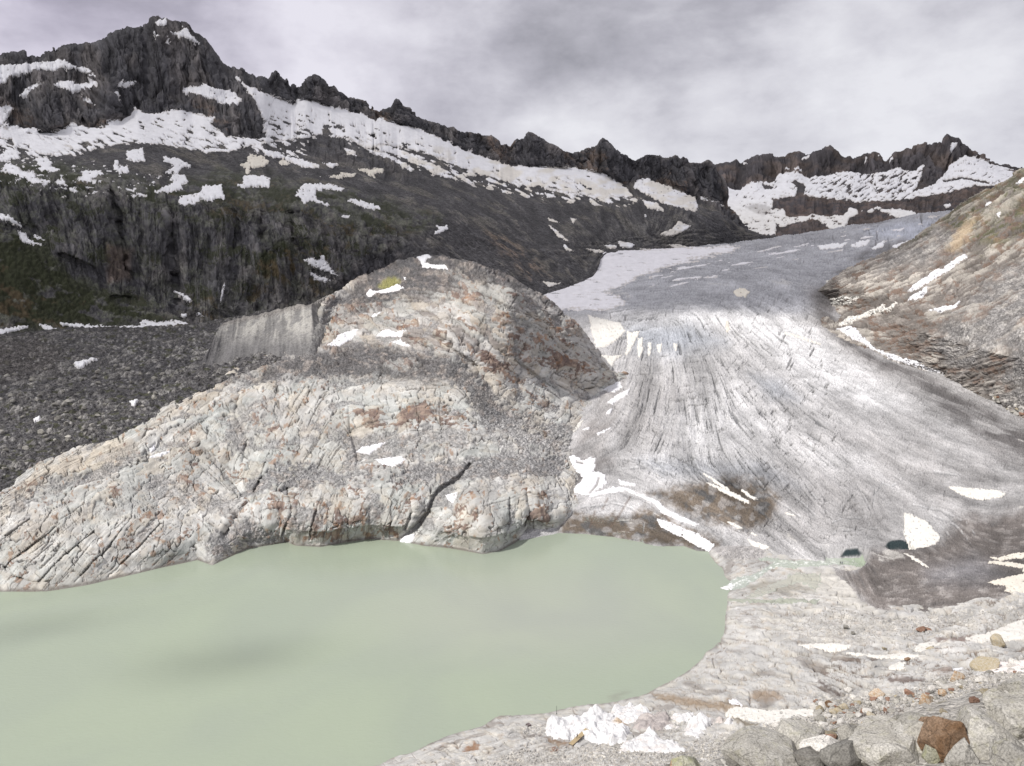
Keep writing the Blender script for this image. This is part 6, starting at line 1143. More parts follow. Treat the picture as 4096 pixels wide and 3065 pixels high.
    knoll = pmask(L, [(2835, 2190), (2950, 2165), (3070, 2190), (3050, 2240), (2950, 2240), (2900, 2240)], 12)
    col = lerp(col, (.36, .345, .345), .8 * knoll)
    col = lerp(col, col * (.62 + .72 * sid)[..., None], rub * .85)
    col = col * (1 + (.11 * np.clip(lic, -2, 2) + .06 * np.clip(licb, -2, 2)) * (.4 + .6 * strat))[..., None] * (1 + .14 * med + .12 * fin * rub)[..., None]
    col = lerp(col, (.17, .155, .14), .7 * sstep(Z + .6 * n2(u / 26, v / 26), .8, -.2) * (u < 2960))
    sheet('lake_shore', L, col, rub, ground_mat('shore rock', .75, .5, .12, vary=.16, stone_var=.42, stone_bump=.55))
    for (m_, lab, tn) in snow: snow_sheet('snow_patch', L, m_, tn, lab, 'snow patch', 'snow patches on the near shore', thick=.9)
    return L
def shore_snow(L):
    P = [([(2898, 2866), (2916, 2840), (2959, 2829), (3078, 2845), (3170, 2837), (3251, 2837), (3275, 2857), (3224, 2870), (3160, 2880), (3078, 2904), (3030, 2891), (2959, 2875)], 'large cream snow patch right of the white sheets', CREAM), ([(3174, 2586), (3278, 2575), (3360, 2575), (3410, 2586), (3370, 2605), (3250, 2596)], 'cream snow strip on pale slabs, left of a long one', CREAM), ([(3363, 2610), (3420, 2612), (3495, 2621), (3600, 2620), (3713, 2627), (3630, 2640), (3511, 2634), (3440, 2626)], 'long thin cream snow strip across the pale slabs', CREAM),
         ([(3655, 2598), (3679, 2575), (3727, 2569), (3778, 2581), (3750, 2596), (3722, 2606), (3679, 2612)], 'cream snow patch ringed by dark strata', CREAM), ([(3860, 2561), (3938, 2538), (4035, 2500), (4096, 2478), (4330, 2438), (4330, 2522), (4096, 2556), (4050, 2562), (3954, 2572), (3889, 2572)], 'widest snow patch at the right frame side, white with a pink cast', CREAM), ([(3979, 2652), (4096, 2645), (4280, 2650), (4280, 2702), (4096, 2697), (4008, 2691), (3909, 2701), (3960, 2680)], 'pinkish snow patch beside the big tan boulder', np.array((.80, .74, .72), np.float32)),
         ([(3563, 2663), (3600, 2650), (3627, 2653), (3621, 2677), (3547, 2680)], 'small snow patch among dark strata', CREAM), ([(2912, 2806), (2930, 2798), (2949, 2802), (2972, 2825), (2932, 2826)], 'small white snow block above the large cream patch', WHITE), ([(3810, 2680), (3850, 2672), (3870, 2680), (3830, 2692)], 'small snow patch left of the big tan boulder', WHITE)]
    return [(poly_snow(L, [p], 2.5, 2.5, 14, i * 2.1), lab, tn) for i, (p, lab, tn) in enumerate(P)]
def build_foreground():
    L = layer_foreground(); normals(L)
    X, Y = L.X, L.Y
    d = .10 * fbm2(X / 5, Y / 5, 4) + .05 * fbm2(X / .7, Y / .7, 3) - .08
    displace(L, d * sstep(L.r, 3, 8)); normals(L)
    n = fbm2(X / 2.2, Y / 2.2, 4)
    col = lerp(np.zeros(L.u.shape + (3,), np.float32) + (.37, .352, .325), (.41, .395, .37), sstep(n, -.1, .4))
    col = lerp(col, (.20, .175, .10), .6 * sstep(fbm2(X / 1.5 + 4, Y / 1.5, 4) - .25 + .5 * linemask(L, [(2850, 3030), (3000, 2994), (3300, 2907), (3500, 2860), (3700, 2807), (4096, 2700)], 22), .18, .4))
    sheet('foreground_bank', L, col, np.full(L.u.shape, .9), ground_mat('bank rock', .28, .16, .3, vary=.25, stone_var=.45))
    return L
# ------------------------------------------------------------------ water
def water_mat(name, rough=.12):
    m = bpy.data.materials.new(name); m.use_nodes = True
    b = NB(m.node_tree)
    out = b.n('ShaderNodeOutputMaterial'); bs = b.n('ShaderNodeBsdfPrincipled')
    tint = b.n('ShaderNodeAttribute', attribute_name='tint').outputs['Color']
    p = b.n('ShaderNodeTexCoord').outputs['Object']
    f = b.noise(b.vmath('MULTIPLY', p, (1, 1.6, 1)).outputs[0], .45, 5, .6); g = b.noise(p, .012, 3, .5, .6)
    col = b.mix(b.ramp(g, .35, .65), b.mix(1.0, tint, (.965, .965, .985, 1), 'MULTIPLY'), b.mix(1.0, tint, (1.03, 1.035, 1.01, 1), 'MULTIPLY'))
    b.l(col, bs.inputs['Base Color']); bs.inputs['Roughness'].default_value = rough; bs.inputs['IOR'].default_value = 1.33; bs.inputs['Specular IOR Level'].default_value = .4
    bp = b.n('ShaderNodeBump', i={'Strength': .35, 'Distance': .3, 'Height': f})
    b.l(bp.outputs[0], bs.inputs['Normal']); b.l(bs.outputs[0], out.inputs[0])
    return m
WATER = water_mat('glacial water')
def build_lake():
    x = np.linspace(-900, 420, 331); y = np.linspace(120, 560, 221)
    X, Y = np.meshgrid(x, y); Z = np.zeros_like(X)
    L = Layer(); L.X, L.Y, L.Z = X, Y, Z; L.nr, L.nc = X.shape; project(L)
    col = np.zeros(X.shape + (3,), np.float32) + (.308, .350, .276)
    col = lerp(col, (.325, .350, .298), sstep(np.hypot((L.u - 2100) / 900, (L.v - 2450) / 260), 1.2, .2))
    col = lerp(col, (.20, .19, .165), .75 * pmask(L, [(2450, 2798), (2462, 2780), (2492, 2768), (2498, 2774), (2480, 2790)], 12))
    o = grid_mesh('lake', X, Y, Z, col=col, mat=WATER); o['kind'] = 'structure'
def build_streams(LA, LG):
    u, v = LA.u, LA.v
    j = 5 * n2(u / 16, v / 9)
    W1 = [(3366, 2203), (3451, 2199), (3469, 2218), (3457, 2250), (3425, 2261), (3380, 2254), (3341, 2258), (3288, 2268), (3240, 2271), (3207, 2273), (3178, 2277), (3109, 2266), (3085, 2274), (3028, 2318), (3003, 2330), (2975, 2352), (2920, 2362), (2905, 2330), (2955, 2310), (3020, 2295), (3080, 2262), (3094, 2249), (3020, 2239), (3060, 2231), (3146, 2241), (3235, 2245), (3260, 2230), (3288, 2212)]
    W2 = [(2980, 2392), (3028, 2360), (3060, 2346), (3126, 2322), (3187, 2292), (3280, 2296), (3284, 2328), (3260, 2369), (3230, 2340), (3190, 2330), (3140, 2345), (3085, 2372), (3020, 2392)]
    W3 = [(2905, 2392), (2960, 2398), (3080, 2402), (3200, 2400), (3280, 2404), (3270, 2414), (3090, 2412), (2960, 2410), (2900, 2404)]
    m = np.maximum.reduce([pmask(LA, W1, 5, j), .9 * pmask(LA, W2, 5, j + 8 * n2(u / 10, v / 8)), .85 * pmask(LA, W3, 4, j)])
    col = np.zeros(u.shape + (3,), np.float32) + (.37, .40, .355)
    col = lerp(col, (.40, .39, .345), .9 * pmask(LA, W2, 10)); col = lerp(col, (.30, .30, .25), .7 * pmask(LA, W3, 8))
    rap = pmask(LA, [(2900, 2360), (2940, 2310), (3010, 2300), (3090, 2250), (3160, 2245), (3260, 2245), (3345, 2235), (3350, 2255), (3240, 2268), (3130, 2262), (3060, 2290), (2990, 2340)], 10)
    foam = rap * sstep(fbm2(u / 22, v / 6, 4, .65), .0, .45)
    col = lerp(col, (.74, .76, .73), foam)
    T = .22; lift = (m - .42) * T * 1.6
    o = grid_mesh('stream', LA.X, LA.Y, LA.Z + lift, keep=m > .3, col=col, mat=WATER); o['kind'] = 'structure'
    # the spray fan where the stream meets the lake
    x0, y0, _ = at_plane(2960, 2338, .05); x1, y1, _ = at_plane(2886, 2350, .05)
    g = np.linspace(-9, 9, 60); X, Y = np.meshgrid(x1 + (x0 - x1) * .5 + g, y1 + g * 1.2)
    Lf = Layer(); Lf.X, Lf.Y, Lf.Z = X, Y, np.full(X.shape, .05); project(Lf)
    fm = pmask(Lf, [(2966, 2330), (2940, 2318), (2925, 2330), (2900, 2345), (2880, 2352), (2905, 2360), (2940, 2362), (2975, 2348)], 10) * sstep(fbm2(X / 1.6, Y / .9, 4, .6), -.25, .1)
    o = grid_mesh('foam', X, Y, np.full(X.shape, .05), keep=fm > .5, col=np.full(X.shape + (3,), .74, np.float32), mat=WATER); o['kind'] = 'stuff'
    # meltwater pools in the ice
    for p, nm in (([(3366, 2206), (3451, 2202), (3467, 2218), (3455, 2250), (3423, 2259), (3370, 2250), (3345, 2240)], 'pond'), ([(3552, 2192), (3580, 2184), (3640, 2183), (3652, 2194), (3600, 2198)], 'pond')):
        m = pmask(LG, p, 4)
        o = grid_mesh(nm, LG.X, LG.Y, LG.Z + (m - .42) * .6, keep=m > .3, col=np.broadcast_to(np.array((.30, .345, .275), np.float32), LG.X.shape + (3,)), mat=WATER); o['kind'] = 'structure'
def at_plane(u, v, z):
    dx, dy, dz = pix_dir(u, v); t = (z - H) / dz
    return float(dx * t), float(dy * t), z
def build_waterfall(L):
    p = [(927, 954), (931, 980), (921, 1030), (911, 1081), (903, 1132), (893, 1176), (884, 1220), (872, 1266)]
    m = linemask(L, p, 7) * sstep(n2(L.u / 9, L.v / 26) + .45, 0, .3)
    snow_sheet('waterfall', L, m, np.array((.60, .60, .64), np.float32), 'thin broken white waterfall down the dark streaked cliff wall', 'waterfall', thick=.4)

# ------------------------------------------------------------------ the cloud deck overhead (shades the mountain), the valley air
def cloud_mat():
    m = bpy.data.materials.new('cloud'); m.use_nodes = True
    b = NB(m.node_tree)
    out = b.n('ShaderNodeOutputMaterial')
    p = b.n('ShaderNodeTexCoord').outputs['Object']
    d = b.n('ShaderNodeAttribute', attribute_name='rubble').outputs['Fac']
    n = b.noise(p, .0022, 5, .55, .3)
    a = b.math('MULTIPLY', b.ramp(b.math('ADD', n, b.math('MULTIPLY_ADD', d, .9, -.62)), .30, .62), .46)
    tr = b.n('ShaderNodeBsdfTransparent')
    df = b.n('ShaderNodeBsdfDiffuse', i={0: (.9, .9, .92, 1)}); tl = b.n('ShaderNodeBsdfTranslucent', i={0: (.9, .9, .92, 1)})
    mx = b.n('ShaderNodeMixShader', i={0: .5, 1: df.outputs[0], 2: tl.outputs[0]})
    m2 = b.n('ShaderNodeMixShader', i={0: a, 1: tr.outputs[0], 2: mx.outputs[0]})
    b.l(m2.outputs[0], out.inputs[0])
    return m
CLOUD = cloud_mat()
def cloud(name, poly, zg, zc, soft, step, thick, dense=1.0):
    """a cloud whose shadow falls on the ground polygon (metres) at height zg"""
    t = (zc - zg) / SUN.z; ox, oy = SUN.x * t, SUN.y * t
    P = np.array(poly, float) + (ox, oy)
    x = np.arange(P[:, 0].min() - soft, P[:, 0].max() + soft, step); y = np.arange(P[:, 1].min() - soft, P[:, 1].max() + soft, step)
    X, Y = np.meshgrid(x, y)
    s = sdist(X.ravel().astype(np.float32), Y.ravel().astype(np.float32), P).reshape(X.shape)
    s = s + soft * .6 * fbm2(X / (soft * 3), Y / (soft * 3), 4)
    m = sstep(s, -soft * .5, soft * .5)
    h = m * thick * (1 + .7 * fbm2(X / (soft * 2.2), Y / (soft * 2.2), 4))
    keep = m > .02
    for sg in (1, -.45):
        o = grid_mesh(name, X, Y, zc + sg * h, keep=keep, rub=m * dense, mat=CLOUD)
        o['kind'] = 'stuff'
        if sg > 0: top = o
        else: o.parent = top; o.name = 'cloud_underside'
def build_clouds():
    cloud('cloud', [(-3200, 300), (-700, 420), (-420, 520), (-345, 650), (-350, 800), (-330, 860), (-235, 960), (-60, 1020), (150, 1190), (450, 1330), (650, 1400), (820, 1350), (1100, 1500), (2600, 1700), (4200, 2600), (4600, 6500), (-3200, 6500)], 120, 2400, 190, 60, 210)
    cloud('cloud', [(-150, 302), (-105, 312), (-78, 304), (-95, 292), (-140, 284)], 0, 620, 44, 6, 24, .80)
    cloud('cloud', [(-262, 318), (-215, 338), (-160, 364), (-138, 360), (-168, 340), (-215, 320), (-262, 306)], 0, 620, 40, 6, 22, .86)
def build_base():
    x = np.linspace(-9000, 9000, 60); y = np.linspace(-3000, 12000, 60); X, Y = np.meshgrid(x, y)
    o = grid_mesh('ground', X, Y, np.full(X.shape, -45.0), col=np.full(X.shape + (3,), .2, np.float32), rub=np.zeros(X.shape), mat=ground_mat('ground rock', 5, 4, .3)); o['kind'] = 'structure'
# ------------------------------------------------------------------ things on the ground
def reproject(L):
    project(L); return L
def at(L, u, v):
    """the visible point of a landform under a photo pixel"""
    d = (L.u - u) ** 2 + (L.v - v) ** 2 + 1e-5 * L.r
    k = np.unravel_index(np.argmin(d), d.shape)
    return np.array((L.X[k], L.Y[k], L.Z[k]))
def ground_z(L, x, y):
    r = np.hypot(x, y); a = np.arctan2(x, y)
    c = np.clip(np.interp(a, L.az, np.arange(L.nc)), 0, L.nc - 1.001)
    out = np.empty(np.shape(x))
    for idx in np.ndindex(out.shape):
        j = int(c[idx]); f = c[idx] - j
        z0 = np.interp(r[idx], L.r[:, j], L.Z[:, j]); z1 = np.interp(r[idx], L.r[:, j + 1], L.Z[:, j + 1])
        out[idx] = z0 * (1 - f) + z1 * f
    return out
def tag(o, label, cat, group=None):
    o['label'] = label; o['category'] = cat
    if group: o['group'] = group
    return o
def plain_mat(name, c, rough=.8, mott=.12, scale=6.0, bump=.02, spec=.3):
    m = bpy.data.materials.new(name); m.use_nodes = True
    b = NB(m.node_tree); out = b.n('ShaderNodeOutputMaterial'); bs = b.n('ShaderNodeBsdfPrincipled')
    p = b.n('ShaderNodeTexCoord').outputs['Object']; f = b.noise(p, scale, 5, .6)
    k = b.math('MULTIPLY_ADD', f, 2 * mott, 1 - mott)
    b.l(b.mix(1.0, (*c, 1), b.n('ShaderNodeCombineColor', i={0: k, 1: k, 2: k}).outputs[0], 'MULTIPLY'), bs.inputs['Base Color'])
    bs.inputs['Roughness'].default_value = rough; bs.inputs['Specular IOR Level'].default_value = spec
    b.l(b.n('ShaderNodeBump', i={'Strength': 1.0, 'Distance': 1.0, 'Height': b.math('MULTIPLY', f, bump)}).outputs[0], bs.inputs['Normal'])
    b.l(bs.outputs[0], out.inputs[0]); return m
def rock_mat(name, a, c, lichen=0.0, lc=(.30, .30, .14), scale=1.0):
    m = bpy.data.materials.new(name); m.use_nodes = True
    b = NB(m.node_tree); out = b.n('ShaderNodeOutputMaterial'); bs = b.n('ShaderNodeBsdfPrincipled')
    p = b.n('ShaderNodeTexCoord').outputs['Object']
    rnd = b.n('ShaderNodeObjectInfo').outputs['Random']
    q = b.vmath('ADD', p, b.n('ShaderNodeCombineXYZ', i={0: b.math('MULTIPLY', rnd, 37.0), 1: 0.0, 2: 0.0}).outputs[0]).outputs[0]
    f = b.noise(q, 1.3 * scale, 6, .62, .3); g = b.noise(q, 22 * scale, 4, .7); h = b.noise(q, 5 * scale, 5, .6)
    col = b.mix(b.ramp(f, .36, .64), (*a, 1), (*c, 1))
    k = b.math('ADD', b.math('MULTIPLY_ADD', b.ramp(g, .33, .67), .62, .69), b.math('MULTIPLY_ADD', h, .6, -.3))
    vo = b.n('ShaderNodeTexVoronoi', feature='DISTANCE_TO_EDGE', i={'Vector': b.vmath('ADD', q, b.vmath('MULTIPLY', b.n('ShaderNodeTexNoise', i={'Vector': q, 'Scale': 3.0 * scale, 'Detail': 4}).outputs['Color'], (.35, .35, .35)).outputs[0]).outputs[0], 'Scale': 1.4 * scale}).outputs['Distance']
    k = b.math('MULTIPLY', k, b.math('MULTIPLY_ADD', b.ramp(vo, .0, .025), .45, .55))
    k = b.math('MULTIPLY', k, b.math('MULTIPLY_ADD', rnd, .4, .8))
    col = b.mix(1.0, col, b.n('ShaderNodeCombineColor', i={0: k, 1: k, 2: k}).outputs[0], 'MULTIPLY')
    if lichen: col = b.mix(b.math('MULTIPLY', b.ramp(h, .52, .66), lichen), col, (*lc, 1))
    b.l(col, bs.inputs['Base Color']); bs.inputs['Roughness'].default_value = .9; bs.inputs['Specular IOR Level'].default_value = .25
    b.l(b.n('ShaderNodeBump', i={'Strength': .9, 'Distance': .06, 'Height': b.math('ADD', b.math('MULTIPLY', h, .9), b.math('MULTIPLY', g, .35))}).outputs[0], bs.inputs['Normal'])
    b.l(bs.outputs[0], out.inputs[0]); return m
_ico = {}
def ico(sub):
    if sub not in _ico:
        bm = bmesh.new(); bmesh.ops.create_icosphere(bm, subdivisions=sub, radius=1)
        _ico[sub] = (np.array([w.co[:] for w in bm.verts]), np.array([[q.index for q in f.verts] for f in bm.faces])); bm.free()
    return _ico[sub]
def rock_shape(seed, sub=3, planes=15, sx=1., sy=1., sz=.75, rough=.05):
    g = np.random.default_rng(seed)
    d, f = ico(sub)
    n = g.normal(size=(planes, 3)); n /= np.linalg.norm(n, axis=1)[:, None]; c = g.uniform(.58, .86, planes)
    dn = d @ n.T
    r = np.min(np.where(dn > .05, c / np.maximum(dn, .05), 9), axis=1); r = np.minimum(r, 1.15)
    p = d * r[:, None]
    s = seed * 3.7
    p = p * (1 + rough * fbm3(p[:, 0] * 2.2 + s, p[:, 1] * 2.2, p[:, 2] * 2.2, 4, .6))[:, None]
    return p * (sx, sy, sz), f
def tri_mesh(name, p, f, mat, smooth=False):
    me = bpy.data.meshes.new(name)
    me.vertices.add(len(p)); me.vertices.foreach_set('co', np.ascontiguousarray(p, np.float32).ravel())
    me.loops.add(f.size); me.loops.foreach_set('vertex_index', np.ascontiguousarray(f, np.int32).ravel())
    me.polygons.add(len(f)); me.polygons.foreach_set('loop_start', np.arange(len(f), dtype=np.int32) * 3)
    me.polygons.foreach_set('use_smooth', np.full(len(f), smooth, bool))
    me.update(calc_edges=True)
    if mat: me.materials.append(mat)
    return me
ROCKS = {}
def build_boulders(LF, LA, LV, LS):
    G = rock_mat('grey granite', (.30, .285, .255), (.40, .385, .355), .25, (.27, .26, .15))
    GD = rock_mat('dark granite', (.15, .14, .125), (.25, .24, .22)); RU = rock_mat('rust rock', (.13, .075, .04), (.23, .16, .11)); TA = rock_mat('tan rock', (.36, .30, .20), (.42, .38, .31), .5, (.24, .21, .10))
    OR = rock_mat('orange stained rock', (.35, .22, .12), (.48, .43, .36)); YG = rock_mat('lichened rock', (.28, .27, .18), (.35, .345, .28), .6, (.29, .30, .15)); PA = rock_mat('pale rock', (.46, .44, .41), (.54, .52, .49)); BR = rock_mat('brown rock', (.23, .13, .09), (.31, .20, .15))
    # (u, v of the foot, width px, depth ratio, height ratio, turn, tilt, material, label)
    FG = [(3795, 3078, 150, 1.0, 1.15, .3, .35, RU, 1, 'big rust brown boulder standing tallest in the foreground heap'), (3848, 3075, 92, .9, .95, 1.1, 0, G, 2, 'round pale grey boulder leaning on the rust brown one'), (3560, 3060, 200, 1.0, .62, .1, .12, G, 3, 'broad grey granite block left of the leaning slab'), (3668, 3052, 190, .55, .75, -.55, -.55, G, 4, 'grey slab tilted down to the right against the broad block'),
          (3455, 3066, 92, .9, .85, .7, 0, G, 5, 'rounded grey boulder over a dark gap'), (3520, 3085, 78, .9, 1.0, .2, 0, YG, 6, 'squarish greenish boulder at the bottom frame edge'), (3395, 3078, 150, .8, .6, .4, .2, GD, 7, 'dark grey block beside the greenish boulder'), (3300, 3040, 130, .9, .6, .9, 0, PA, 8, 'pale wedge shaped stone in the middle of the heap'), (3195, 3020, 150, .9, .75, .2, .1, G, 9, 'speckled grey boulder at the left part of the heap'),
          (3080, 3085, 240, .9, .42, .1, .05, G, 10, 'wide flat grey block at the left end of the heap'), (2962, 3070, 100, .8, .42, .3, 0, GD, 11, 'dark flat stone under the left end of the heap'), (3420, 3010, 120, .8, .65, .6, .1, G, 12, 'grey boulder behind the round one'), (3492, 2985, 120, .8, .55, 1.2, 0, TA, 13, 'tan block at the top of the heap'), (3725, 3065, 55, .9, 1.2, .5, 0, YG, 14, 'small yellow green stone beside the rust brown boulder'), (3715, 3010, 70, .9, .8, .1, 0, GD, 15, 'small dark stone behind the yellow green one'),
          (3650, 2985, 190, .7, .42, .2, 0, G, 16, 'low grey block behind the leaning slab'), (3950, 3040, 210, .9, .6, .4, .1, G, 17, 'large grey boulder right of the rust brown one'), (4055, 2960, 190, .9, .7, 1.0, .1, G, 18, 'upper large grey boulder at the right frame edge'), (4050, 3085, 150, .9, .55, .3, 0, G, 19, 'lowest grey boulder in the right bottom corner'), (3960, 2915, 130, .8, .55, .8, 0, PA, 20, 'pale boulder on the slope above the heap at right'), (3890, 2945, 110, .8, .6, .3, 0, BR, 21, 'brownish boulder just right above the rust brown one'), (3310, 2975, 70, .8, .5, .3, 0, BR, 22, 'small red brown stone at the heap top'),
          (2738, 3095, 100, .9, .75, .5, 0, YG, 23, 'greenish brown boulder alone at the bottom frame edge'), (2702, 3080, 52, .9, 1.0, .5, 0, OR, 24, 'small orange stone beside the lone greenish boulder'), (2672, 3075, 44, .9, .7, .5, 0, GD, 25, 'small dark stone left of the orange one at the bottom edge'), (3240, 3075, 120, .8, .5, .2, 0, GD, 26, 'dark stone with purple flowers behind it at the bottom edge'), (4000, 2830, 110, .8, .5, .2, 0, G, 27, 'grey stone high on the right end of the bank'), (4085, 2800, 120, .8, .6, .9, 0, G, 28, 'topmost grey boulder on the bank at the right edge')]
    for (u, v, w, dr, hr, turn, tilt, mt, sd_, lab) in FG:
        p = at(LF, u, v - w * hr * .35); dist = np.linalg.norm(p - (0, 0, H)); s = .5 * w * dist / FPX * 1.12
        q, f = rock_shape(100 + sd_, 5, 15, 1.12, dr * 1.12, hr * 1.12, .04)
        o = link(bpy.data.objects.new('boulder', tri_mesh('boulder', q * s, f, mt)))
        o.location = p + (0, 0, s * hr * .35); o.rotation_euler = (0, tilt, turn); tag(o, lab, 'boulder', 'boulders of the foreground heap')
    SH = [(3948, 2680, 92, .8, .62, .2, TA, 31, 'big tan boulder lying alone on pale gravel'), (3703, 2812, 58, .8, .62, .5, OR, 32, 'orange and white boulder with a dark right side'), (3508, 2792, 66, .8, .6, .1, OR, 33, 'wide orange stained boulder below dark strata'), (3320, 2828, 38, .8, .55, .4, RU, 34, 'rust brown boulder beside pale gravel'), (3280, 2850, 34, .9, .9, .8, TA, 35, 'small tan block near the rust brown boulder'), (3830, 2722, 50, .8, .7, .3, OR, 36, 'tan orange boulder below the big tan one'), (3993, 2585, 46, .9, 1.0, .8, TA, 37, 'tan angular boulder at the rim of the widest shore snow patch'), (3684, 2529, 34, .8, .6, .2, BR, 38, 'left brown rock of a pair in the gravel'), (3714, 2532, 36, .8, .6, 1.2, BR, 39, 'right brown rock of a pair in the gravel'),
          (3382, 2518, 22, .9, .9, .2, GD, 40, 'dark stone on the pale gravel flat'), (3410, 2538, 18, .9, .8, .6, GD, 41, 'smaller dark stone below the other on the gravel flat'), (3632, 2645, 22, .9, .7, .1, RU, 42, 'little rust stone under the long snow strip'), (3535, 2602, 16, .9, .7, .1, TA, 43, 'little tan stone between two snow strips'), (3724, 2602, 30, .7, .5, .1, TA, 44, 'tan stone on the snow patch ringed by strata'), (3978, 2393, 20, .9, .9, .1, RU, 45, 'orange boulder at the edge of the dark ice'), (3375, 2838, 36, .9, .7, .9, TA, 46, 'tan boulder on gravel right of the rust one'), (3390, 2770, 28, .9, .7, .9, PA, 47, 'pale boulder left of the wide orange one'), (3180, 2846, 18, .9, .8, .9, PA, 48, 'pale stone resting on the large cream snow'), (2970, 2870, 20, .8, .5, .9, PA, 49, 'flat pale stone set in the large cream snow'), (3480, 2670, 34, .9, .7, .3, PA, 50, 'pale boulder above the gravel, near small strata'),
          (3930, 2800, 48, .8, .6, .4, TA, 51, 'tan boulder low on the right gravel'), (3780, 2840, 44, .8, .6, .9, BR, 52, 'brown tinted boulder near the foreground bank'), (3640, 2880, 40, .8, .7, .2, PA, 53, 'pale boulder near the foreground bank'), (3520, 2890, 36, .8, .7, .2, GD, 54, 'dark boulder near the foreground bank'), (3140, 2900, 34, .8, .7, .2, PA, 55, 'pale boulder right of the white sheets'), (3290, 2890, 36, .9, .8, .5, G, 56, 'grey boulder among gravel left of red strata'), (3800, 2760, 46, .9, .5, .5, PA, 57, 'flat pale boulder below the tan orange one'), (3770, 2785, 34, .9, .6, .1, OR, 58, 'orange speckled stone near the flat pale boulder')]
    for (u, v, w, dr, hr, turn, mt, sd_, lab) in SH:
        p = at(LA, u, v - 3); dist = np.linalg.norm(p - (0, 0, H)); s = .5 * w * dist / FPX * 1.1
        q, f = rock_shape(100 + sd_, 4, 13, 1.0, dr, hr, .05)
        o = link(bpy.data.objects.new('boulder', tri_mesh('boulder', q * s, f, mt)))
        o.location = p + (0, 0, s * hr * .45); o.rotation_euler = (0, 0, turn); tag(o, lab, 'boulder', 'boulders on the shore')
    # the heap's many smaller stones and the shore's gravel stones, each its own copy
    mats = [PA, PA, G, PA, TA, GD, PA, G, BR, PA]
    proto = []
    for k in range(10):
        q, f = rock_shape(300 + k, 3, 11, 1, .85, .7, .05); proto.append(tri_mesh('stone', q, f, mats[k]))
    g = np.random.default_rng(5)
    def scatter(L, poly, n, lo, hi, name, label, group, sink=.25, clear=None):
        P = np.array(poly); c = 0; first = None
        while c < n:
            u = g.uniform(P[:, 0].min(), P[:, 0].max()); v = g.uniform(P[:, 1].min(), P[:, 1].max())
            if sdist(np.array([u], np.float32), np.array([v], np.float32), poly)[0] < 0: continue
            p = at(L, u, v)
            w = lo * (hi / lo) ** (g.random() ** 1.7); s = .5 * w * np.linalg.norm(p - (0, 0, H)) / FPX
            o = link(bpy.data.objects.new(name, proto[g.integers(10)]))
            o.location = p + (0, 0, s * sink); o.scale = (s, s * g.uniform(.75, 1.1), s * g.uniform(.7, 1.1)); o.rotation_euler = (g.uniform(-.3, .3), g.uniform(-.3, .3), g.uniform(0, 6.28))
            tag(o, label, 'stone', group); c += 1
    scatter(LA, [(2820, 2985), (3000, 2920), (3160, 2880), (3260, 2800), (3480, 2800), (3560, 2790), (3760, 2730), (3900, 2720), (4080, 2640), (4096, 2700), (3850, 2770), (3560, 2850), (3300, 2905), (3050, 2975)], 205, 13, 40, 'stone', 'pale angular stone among the gravel between strata and foreground bank', 'stones on the gravel slope')
    scatter(LF, [(2860, 3065), (2980, 3020), (3150, 2970), (3300, 2920), (3550, 2866), (3750, 2815), (4000, 2745), (4096, 2715), (4096, 3065)], 92, 22, 80, 'stone', 'small grey stone wedged between the foreground boulders', 'stones of the foreground heap')
    # gravel too fine to count
    def gravel(L, poly, n, lo, hi, mt, name):
        P = np.array(poly); d, f = ico(1); pts = []; fcs = []; k = 0
        us = g.uniform(P[:, 0].min(), P[:, 0].max(), n * 2); vs = g.uniform(P[:, 1].min(), P[:, 1].max(), n * 2)
        ok = sdist(us.astype(np.float32), vs.astype(np.float32), poly) > 0
        for u, v in zip(us[ok], vs[ok]):
            j = np.abs(L.gu - u).argmin(); i = np.abs(L.v[:, j] - v).argmin()
            p = np.array((L.X[i, j], L.Y[i, j], L.Z[i, j])); w = lo * (hi / lo) ** (g.random() ** 2); s = .5 * w * np.linalg.norm(p - (0, 0, H)) / FPX
            q = d * g.uniform(.6, 1.15, (len(d), 1)) * s * g.uniform(.7, 1.2, 3); pts.append(q + p + (0, 0, .2 * s)); fcs.append(f + k); k += len(d)
        o = link(bpy.data.objects.new(name, tri_mesh(name, np.concatenate(pts), np.concatenate(fcs), mt))); o['kind'] = 'stuff'
    LA.gu = LA.u[LA.nr // 4]
    gm = rock_mat('gravel', (.30, .29, .28), (.56, .53, .49), scale=.9)
    gravel(LA, [(2820, 3000), (3000, 2910), (3160, 2880), (3230, 2800), (3480, 2790), (3560, 2780), (3700, 2700), (3900, 2690), (4080, 2600), (4150, 2640), (4150, 2720), (3850, 2790), (3560, 2860), (3300, 2915), (3050, 2985)], 5200, 5, 15, gm, 'gravel')
    gravel(LA, [(1900, 3066), (2100, 2990), (2350, 2985), (2480, 2960), (2560, 3010), (2740, 3010), (2760, 2960), (2950, 2930), (2850, 3066)], 1800, 4, 11, gm, 'gravel')
    gravel(LA, [(3250, 2420), (3420, 2470), (3560, 2475), (3900, 2440), (4096, 2400), (4096, 2520), (3600, 2560), (3300, 2560), (3150, 2500)], 900, 4, 8, gm, 'gravel')
    scatterD = [(0, 1950), (0, 1500), (200, 1450), (700, 1480), (850, 1500), (600, 1640), (400, 1720), (200, 1800)]
    dm = [GD, GD, G]
    protoD = [tri_mesh('boulder', *rock_shape(500 + k, 3, 11, 1, .85, .7, .05), dm[k % 3]) for k in range(6)]
